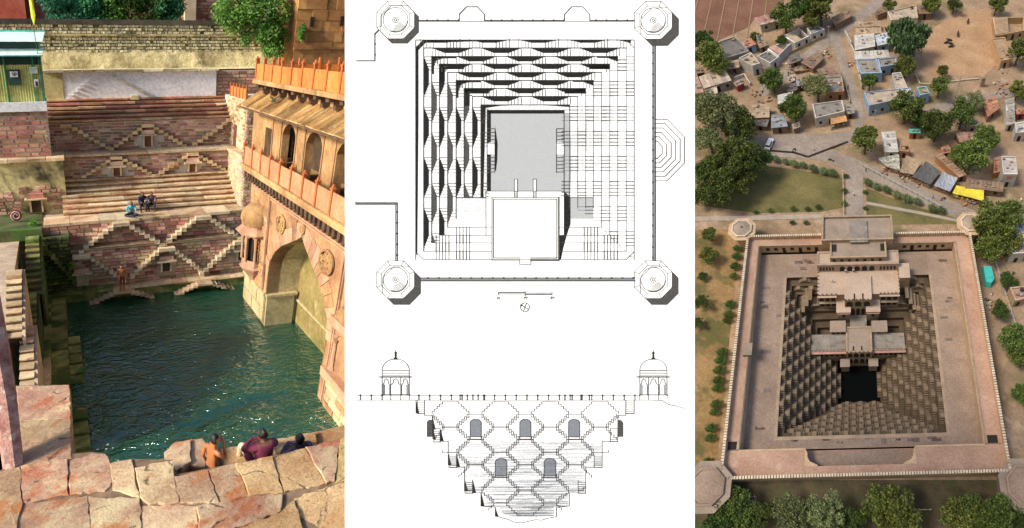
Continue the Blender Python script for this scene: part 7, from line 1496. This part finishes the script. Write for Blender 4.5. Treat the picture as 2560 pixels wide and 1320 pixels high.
for (x, y, r_, k), lab in zip(TREES, TL):
    s_ = r_/3.4; p = protos[k*3+random.randrange(3)]
    o = copy_thing(p, (x, y, 0), s_, lab); o['group'] = 'trees around village and stepwell' if r_ > 2 else 'shrubs around the stepwell'; o['category'] = 'tree' if r_ > 2 else 'shrub'
for p in protos:
    for c in list(p.children): bpy.data.objects.remove(c)
    bpy.data.objects.remove(p)
pb = make_tree('clipped_bush', 'bush', 'bush_leaf', 18, 75, .5, .75, .95, .11, False); ph_ = make_tree('hedge_bush', 'bush', 'hedge_leaf', 14, 80, .55, .75, .9, .12, False)
for i, (x, y, r_) in enumerate(BUSHES):
    o = copy_thing(pb, (x, y, 0), r_/1.15, 'round clipped bush of the row beside the market road' if i < 8 else 'round clipped bush of the row above the lawn'); o['group'] = 'bushes along the road'
for i, (x, y, r_) in enumerate(TOPIARY): o = copy_thing(ph_, (x, y, 0), r_/1.1, 'small dark clipped shrub edging lawn and entrance path'); o['group'] = 'small clipped shrubs'
for i, (x, y, r_) in enumerate(HEDGE): o = copy_thing(ph_, (x, y, 0), r_/1.1, 'green bush growing against the left outer wall'); o['group'] = 'bushes along the left wall'
for p in (pb, ph_):
    for c in list(p.children): bpy.data.objects.remove(c)
    bpy.data.objects.remove(p)

# ---------------------------------------------------------------- small things
def car(lab, p, yaw):
    t = thing('parked_car', lab, 'car', 'R', p+(0,)); ca, sa = math.cos(R(yaw)), math.sin(R(yaw))
    T = lambda q: (setattr(q, 'v', [(p[0]+x*ca-y*sa, p[1]+x*sa+y*ca, z) for x, y, z in q.v]), q)[1]
    q = MB(); q.prism([(-2.1,-.85),(2.1,-.85),(2.2,-.5),(2.2,.5),(2.1,.85),(-2.1,.85)], .3, .95, .04); T(q).build('body', 'car_white', t)
    q = MB(); q.prism([(-1.6,-.75),(.9,-.75),(.9,.75),(-1.6,.75)], .95, 1.5, .18); T(q).build('cabin', 'car_glass', t)
    q = MB(); q.prism([(-1.35,-.6),(.6,-.6),(.6,.6),(-1.35,.6)], 1.5, 1.56); T(q).build('roof', 'car_white', t)
    for x in (-1.3, 1.3):
        for y in (-.85, .85): q = MB(); q.tube([(x,y-.1,.33),(x,y+.1,.33)], .33, 10); T(q).build('wheel', 'tyre', t)
car('white car parked at the left end of the main road', PTS['car'], 75)
def moto(lab, p, yaw):
    t = thing('motorcycle', lab, 'motorcycle', 'R', p+(0,)); ca, sa = math.cos(R(yaw)), math.sin(R(yaw))
    T = lambda q: (setattr(q, 'v', [(p[0]+x*ca-y*sa, p[1]+x*sa+y*ca, z) for x, y, z in q.v]), q)[1]
    for x in (-.65, .65): q = MB(); q.tube([(x,-.06,.32),(x,.06,.32)], .32, 10); T(q).build('wheel', 'tyre', t)
    q = MB(); q.tube([(-.65,0,.35),(-.3,0,.75),(.25,0,.8),(.55,0,.9),(.65,0,.35)], [.05,.14,.16,.06,.04], 6); T(q).build('frame', 'car_glass', t)
    q = MB(); q.box(-.6,-.14,.8,.1,.14,.92); T(q).build('seat', 'tyre', t); q = MB(); q.tube([(.5,-.35,1.0),(.5,.35,1.0)], .03, 5); T(q).build('handlebar', 'pole_grey', t)
moto('motorcycle stopped beside the white car', PTS['moto1'], 60); moto('motorcycle riding across the crossroads', PTS['moto2'], -20)
moto('motorcycle parked beside the blue-grey tarpaulin stall', (PTS['cart'][0]+.6, PTS['cart'][1]-.2), 30)
def walker(lab, p, yaw, shirt, legs, z=0.0):
    J = {'pelvis':(0,0,.92,(.14,.11)),'waist':(0,0,1.08,(.13,.1)),'chest':(0,.01,1.3,(.17,.12)),'collar':(0,0,1.42,(.1,.08)),'hipl':(-.09,0,.88,.09),'kneel':(-.1,.12,.5,.065),'anklel':(-.1,.06,.08,.045),'toel':(-.1,.2,.04,.035),'hipr':(.09,0,.88,.09),'kneer':(.1,-.02,.5,.065),'ankler':(.1,-.16,.1,.045),'toer':(.1,-.03,.04,.035),'shl':(-.2,0,1.4,.06),'ell':(-.25,-.08,1.12,.045),'wrl':(-.24,.06,.88,.035),'palml':(-.24,.1,.8,.03),'shr':(.2,0,1.4,.06),'elr':(.25,.08,1.12,.045),'wrr':(.24,.2,.9,.035),'palmr':(.24,.24,.83,.03)}
    E = [('pelvis','waist'),('waist','chest'),('chest','collar'),('pelvis','hipl'),('hipl','kneel'),('kneel','anklel'),('anklel','toel'),('pelvis','hipr'),('hipr','kneer'),('kneer','ankler'),('ankler','toer'),('collar','shl'),('shl','ell'),('ell','wrl'),('wrl','palml'),('collar','shr'),('shr','elr'),('elr','wrr'),('wrr','palmr')]+head(J, 'collar', 0, .02, 1.46)
    body('person', lab, (p[0], p[1], z), yaw, J, E, [shirt,'hair_black',legs,'skin_dark'], lambda c: 1 if c[2] > 1.6 and (c[2] > 1.65 or c[1] < .02) else (3 if c[2] > 1.5 or (abs(c[0]) > .18 and c[2] < 1.0 and c[2] > .75) else (2 if c[2] < .95 else 0)), site='R')
walker('person in white walking across the main road', PTS['p1'], 100, 'cloth_white', 'cloth_white'); walker('person in dark clothes by the entrance gate', PTS['p2'], 20, 'cloth_navy', 'cloth_navy')
walker('person in white walking on the palace terrace', (-5.2,55.6), 60, 'cloth_white', 'cloth_navy', 2.52)
walker('left one of two people in white at the palace arcade', (-1.9,58.2), 180, 'cloth_white', 'cloth_navy', 2.52); walker('right one of two people in white at the palace arcade', (.0,58.3), 170, 'cloth_white', 'cloth_navy', 2.52)
walker('person in white on the path to the gatehouse', (0.6, 84.0), 170, 'cloth_white', 'cloth_navy'); walker('person in red walking beside the long row of road bushes', (15.0, 88.5), 60, 'cloth_red', 'cloth_navy')
walker('person in plum walking up the village lane', (-.5, 128.0), 0, 'cloth_plum', 'cloth_navy'); walker('person in cream beside the yellow awning stall', (30.0, 84.5), 200, 'cloth_cream', 'cloth_plum')
walker('person in blue standing at the dark tarpaulin stall', (PTS['cart'][0]-2.2, PTS['cart'][1]+.3), 0, 'cloth_blue', 'cloth_navy')
def beast(lab, p, yaw, s_=1.0, lying=False):
    t = thing('buffalo', lab, 'buffalo', 'R', p+(0,), 'black cattle on the sandy yard'); ca, sa = math.cos(R(yaw)), math.sin(R(yaw)); dz = -.55 if lying else 0
    J = {'pelvis':(-.7,0,1.05+dz,(.3,.32)),'belly':(0,0,.98+dz,(.38,.4)),'chest':(.65,0,1.05+dz,(.34,.36)),'neck':(1.0,0,1.2+dz,.2),'head':(1.3,0,1.15+dz,.17),'muz':(1.6,0,.95+dz,.11),'tail':(-1.1,0,.9+dz,.05),'tailend':(-1.15,0,.45+dz*.5,.03)}
    E = [('pelvis','belly'),('belly','chest'),('chest','neck'),('neck','head'),('head','muz'),('pelvis','tail'),('tail','tailend')]
    for n_, x, y, b_ in (('fl',.65,.22,'chest'),('fr',.65,-.22,'chest'),('hl',-.75,.22,'pelvis'),('hr',-.75,-.22,'pelvis')):
        J[n_+'a'] = (x, y, .75+dz*.9, .13); J[n_+'b'] = (x+(.04 if x > 0 else -.1), y, .4+dz*.5, .08); J[n_+'c'] = (x, y, .06, .07); E += [(b_, n_+'a'), (n_+'a', n_+'b'), (n_+'b', n_+'c')]
    bpy.data.objects.remove(t)
    o = body('buffalo', lab, p+(0,), yaw, J, E, ['cattle_black'], lambda c: 0, site='R', scale=s_); o['category'] = 'buffalo'; o['group'] = 'black cattle on the sandy yard'
beast('left one of the cattle resting in the sandy yard', PTS['goat1'], 20, .95, True); beast('right one of the cattle resting in the sandy yard', PTS['goat2'], -30, .95, True); beast('lowest of the cattle resting in the sandy yard', PTS['goat3'], 5, .95, True); beast('topmost of the cattle resting in the sandy yard', (PTS['goat4'][0]+.4, PTS['goat4'][1]+.7), 160, .9, True)
beast('black animal standing above the resting cattle', PTS['goat5'], 80); beast('black animal alone at the top of the sandy yard', PTS['goat6'], 70, .9)
for p, h, lab in ((PTS['pole1'],8,'white pole at the diagonal road'),(PTS['pole2'],7,'leaning pole beside the upper right road'),(PTS['pole3'],4,'short pole in front of the blue house')):
    t = thing('utility_pole', lab, 'pole', 'R', p+(0,)); MB().tube([p+(0,), (p[0]+.25,p[1],h)], [.13,.09], 7).build('shaft', 'pole_grey', t); MB().beam((p[0]-.3,p[1],h-.4),(p[0]+.8,p[1],h-.4), .1).build('crossarm', 'pole_grey', t)
p = PTS['pillar']; t = thing('stone_pillar', 'pale square stone pillar at the end of the low wall', 'pillar', 'R', p+(0,)); MB().prism([(p[0]-.6,p[1]-.6),(p[0]+.6,p[1]-.6),(p[0]+.6,p[1]+.6),(p[0]-.6,p[1]+.6)], 0, 3.4, .12).build('shaft', 'palace_roof', t); MB().prism([(p[0]-.7,p[1]-.7),(p[0]+.7,p[1]-.7),(p[0]+.7,p[1]+.7),(p[0]-.7,p[1]+.7)], 3.4, 3.9, .5).build('cap', 'palace_roof', t)
p = PTS['tank']; t = thing('ringed_column', 'stack of pale concrete rings beside the blue hut', 'column', 'R', p+(0,))
for k in range(7): MB().lathe((p[0],p[1],k*.62), [(.55,0),(.68,.08),(.68,.5),(.55,.6)], 12).build('ring', 'roof_pale', t)
p = PTS['teal']; t = thing('teal_tarpaulin_pile', 'teal tarpaulin tied over a long heap beside the right wall', 'tarpaulin', 'R', p+(0,)); MB().prism([(p[0]-1.2,p[1]-3.0),(p[0]+.3,p[1]-3.4),(p[0]+1.4,p[1]-2),(p[0]+1.1,p[1]+2.2),(p[0]-1.2,p[1]+2.4)], .05, 1.9, .16).build('cover', 'tarp_teal', t)
# fences
def fence(lab, a, b_, n, h=1.2, mat='pole_grey', solid=False):
    t = thing('fence', lab, 'fence', 'R', a+(0,))
    for k in range(n+1): q = lerp(a, b_, k/n); MB().box(q[0]-.1, q[1]-.1, 0, q[0]+.1, q[1]+.1, h).build('post', mat, t)
    for z in (h*.45, h*.9): MB().beam(a+(z,), b_+(z,), .1).build('rail', mat, t)
fence('long rail fence outside the right wall of the stepwell', (35.5,66), (41.0,14), 26); fence('short rail fence at the left of the entrance path', (-2.5,92.5), (-2.3,76.5), 8); fence('white rail fence along the market road by the bushes', (3.5,94.5), (24.0,79.5), 14); fence('white rail fence among the bottom trees', (10.5,6.0), (14.0,6.0), 3)

# look-alikes are told apart by their order
ORD = ['first','second','third','fourth','fifth','sixth','seventh','eighth','ninth','tenth','eleventh','twelfth','thirteenth','fourteenth','fifteenth','sixteenth','seventeenth','eighteenth']
fam = {}
for o in sc.objects:
    if o.parent is None and o.get('group') and REG.get(o.name, ('',))[0] == 'R' and o.get('label') and not o['label'].startswith('pale rubble'): fam.setdefault(o['label'], []).append(o)
for lab, os_ in fam.items():
    if len(os_) > 1:
        ver = 'left outer wall' in lab; os_.sort(key=lambda o: -REG[o.name][1][1] if ver else REG[o.name][1][0])
        for i, o in enumerate(os_): o['label'] = ORD[i]+(' from the top, ' if ver else ' from the left, ')+lab
# yard walls and heaps of household clutter between the houses
def yard_wall(lab, pts, h, mat):
    t = thing('yard_wall', lab, 'wall', 'R', pts[0]+(0,))
    for a, b_ in zip(pts[:-1], pts[1:]):
        l = math.hypot(b_[0]-a[0], b_[1]-a[1]); n = max(1, int(l/1.6))
        for k in range(n): p, q_ = lerp(a, b_, k/n), lerp(a, b_, (k+.96)/n); hh = h*random.uniform(.7,1.05); MB().beam(p+(hh/2,), q_+(hh/2,), .3, hh).build('wall_section', mat, t)
for a in YARDS: yard_wall(*a)
def junk(lab, x, y, n, r_, mats):
    t = thing('clutter_heap', lab, 'heap', 'R', (x, y, 0))
    for k in range(n):
        a, d, w = random.uniform(0,6.28), r_*math.sqrt(random.random()), random.uniform(.25,.7); px_, py_ = x+d*math.cos(a), y+d*math.sin(a)
        c, s_ = math.cos(a), math.sin(a); q = MB(); q.prism([(px_+w*c,py_+w*s_),(px_-w*.6*s_,py_+w*.6*c),(px_-w*c,py_-w*s_),(px_+w*.6*s_,py_-w*.6*c)], 0, random.uniform(.15,.8), random.uniform(0,.4)); q.build('scrap', random.choice(mats), t)
for a in JUNK: junk(*a, ['roof_pale','roof_dark','wall_brown','wall_orange','roof_rust','wall_cream','roof_bluegrey'])
junk('pale rubble at the foot of the lower left tower', -21.6, 7.6, 26, 2.2, ['roof_pale','palace_roof','roof_beige'])
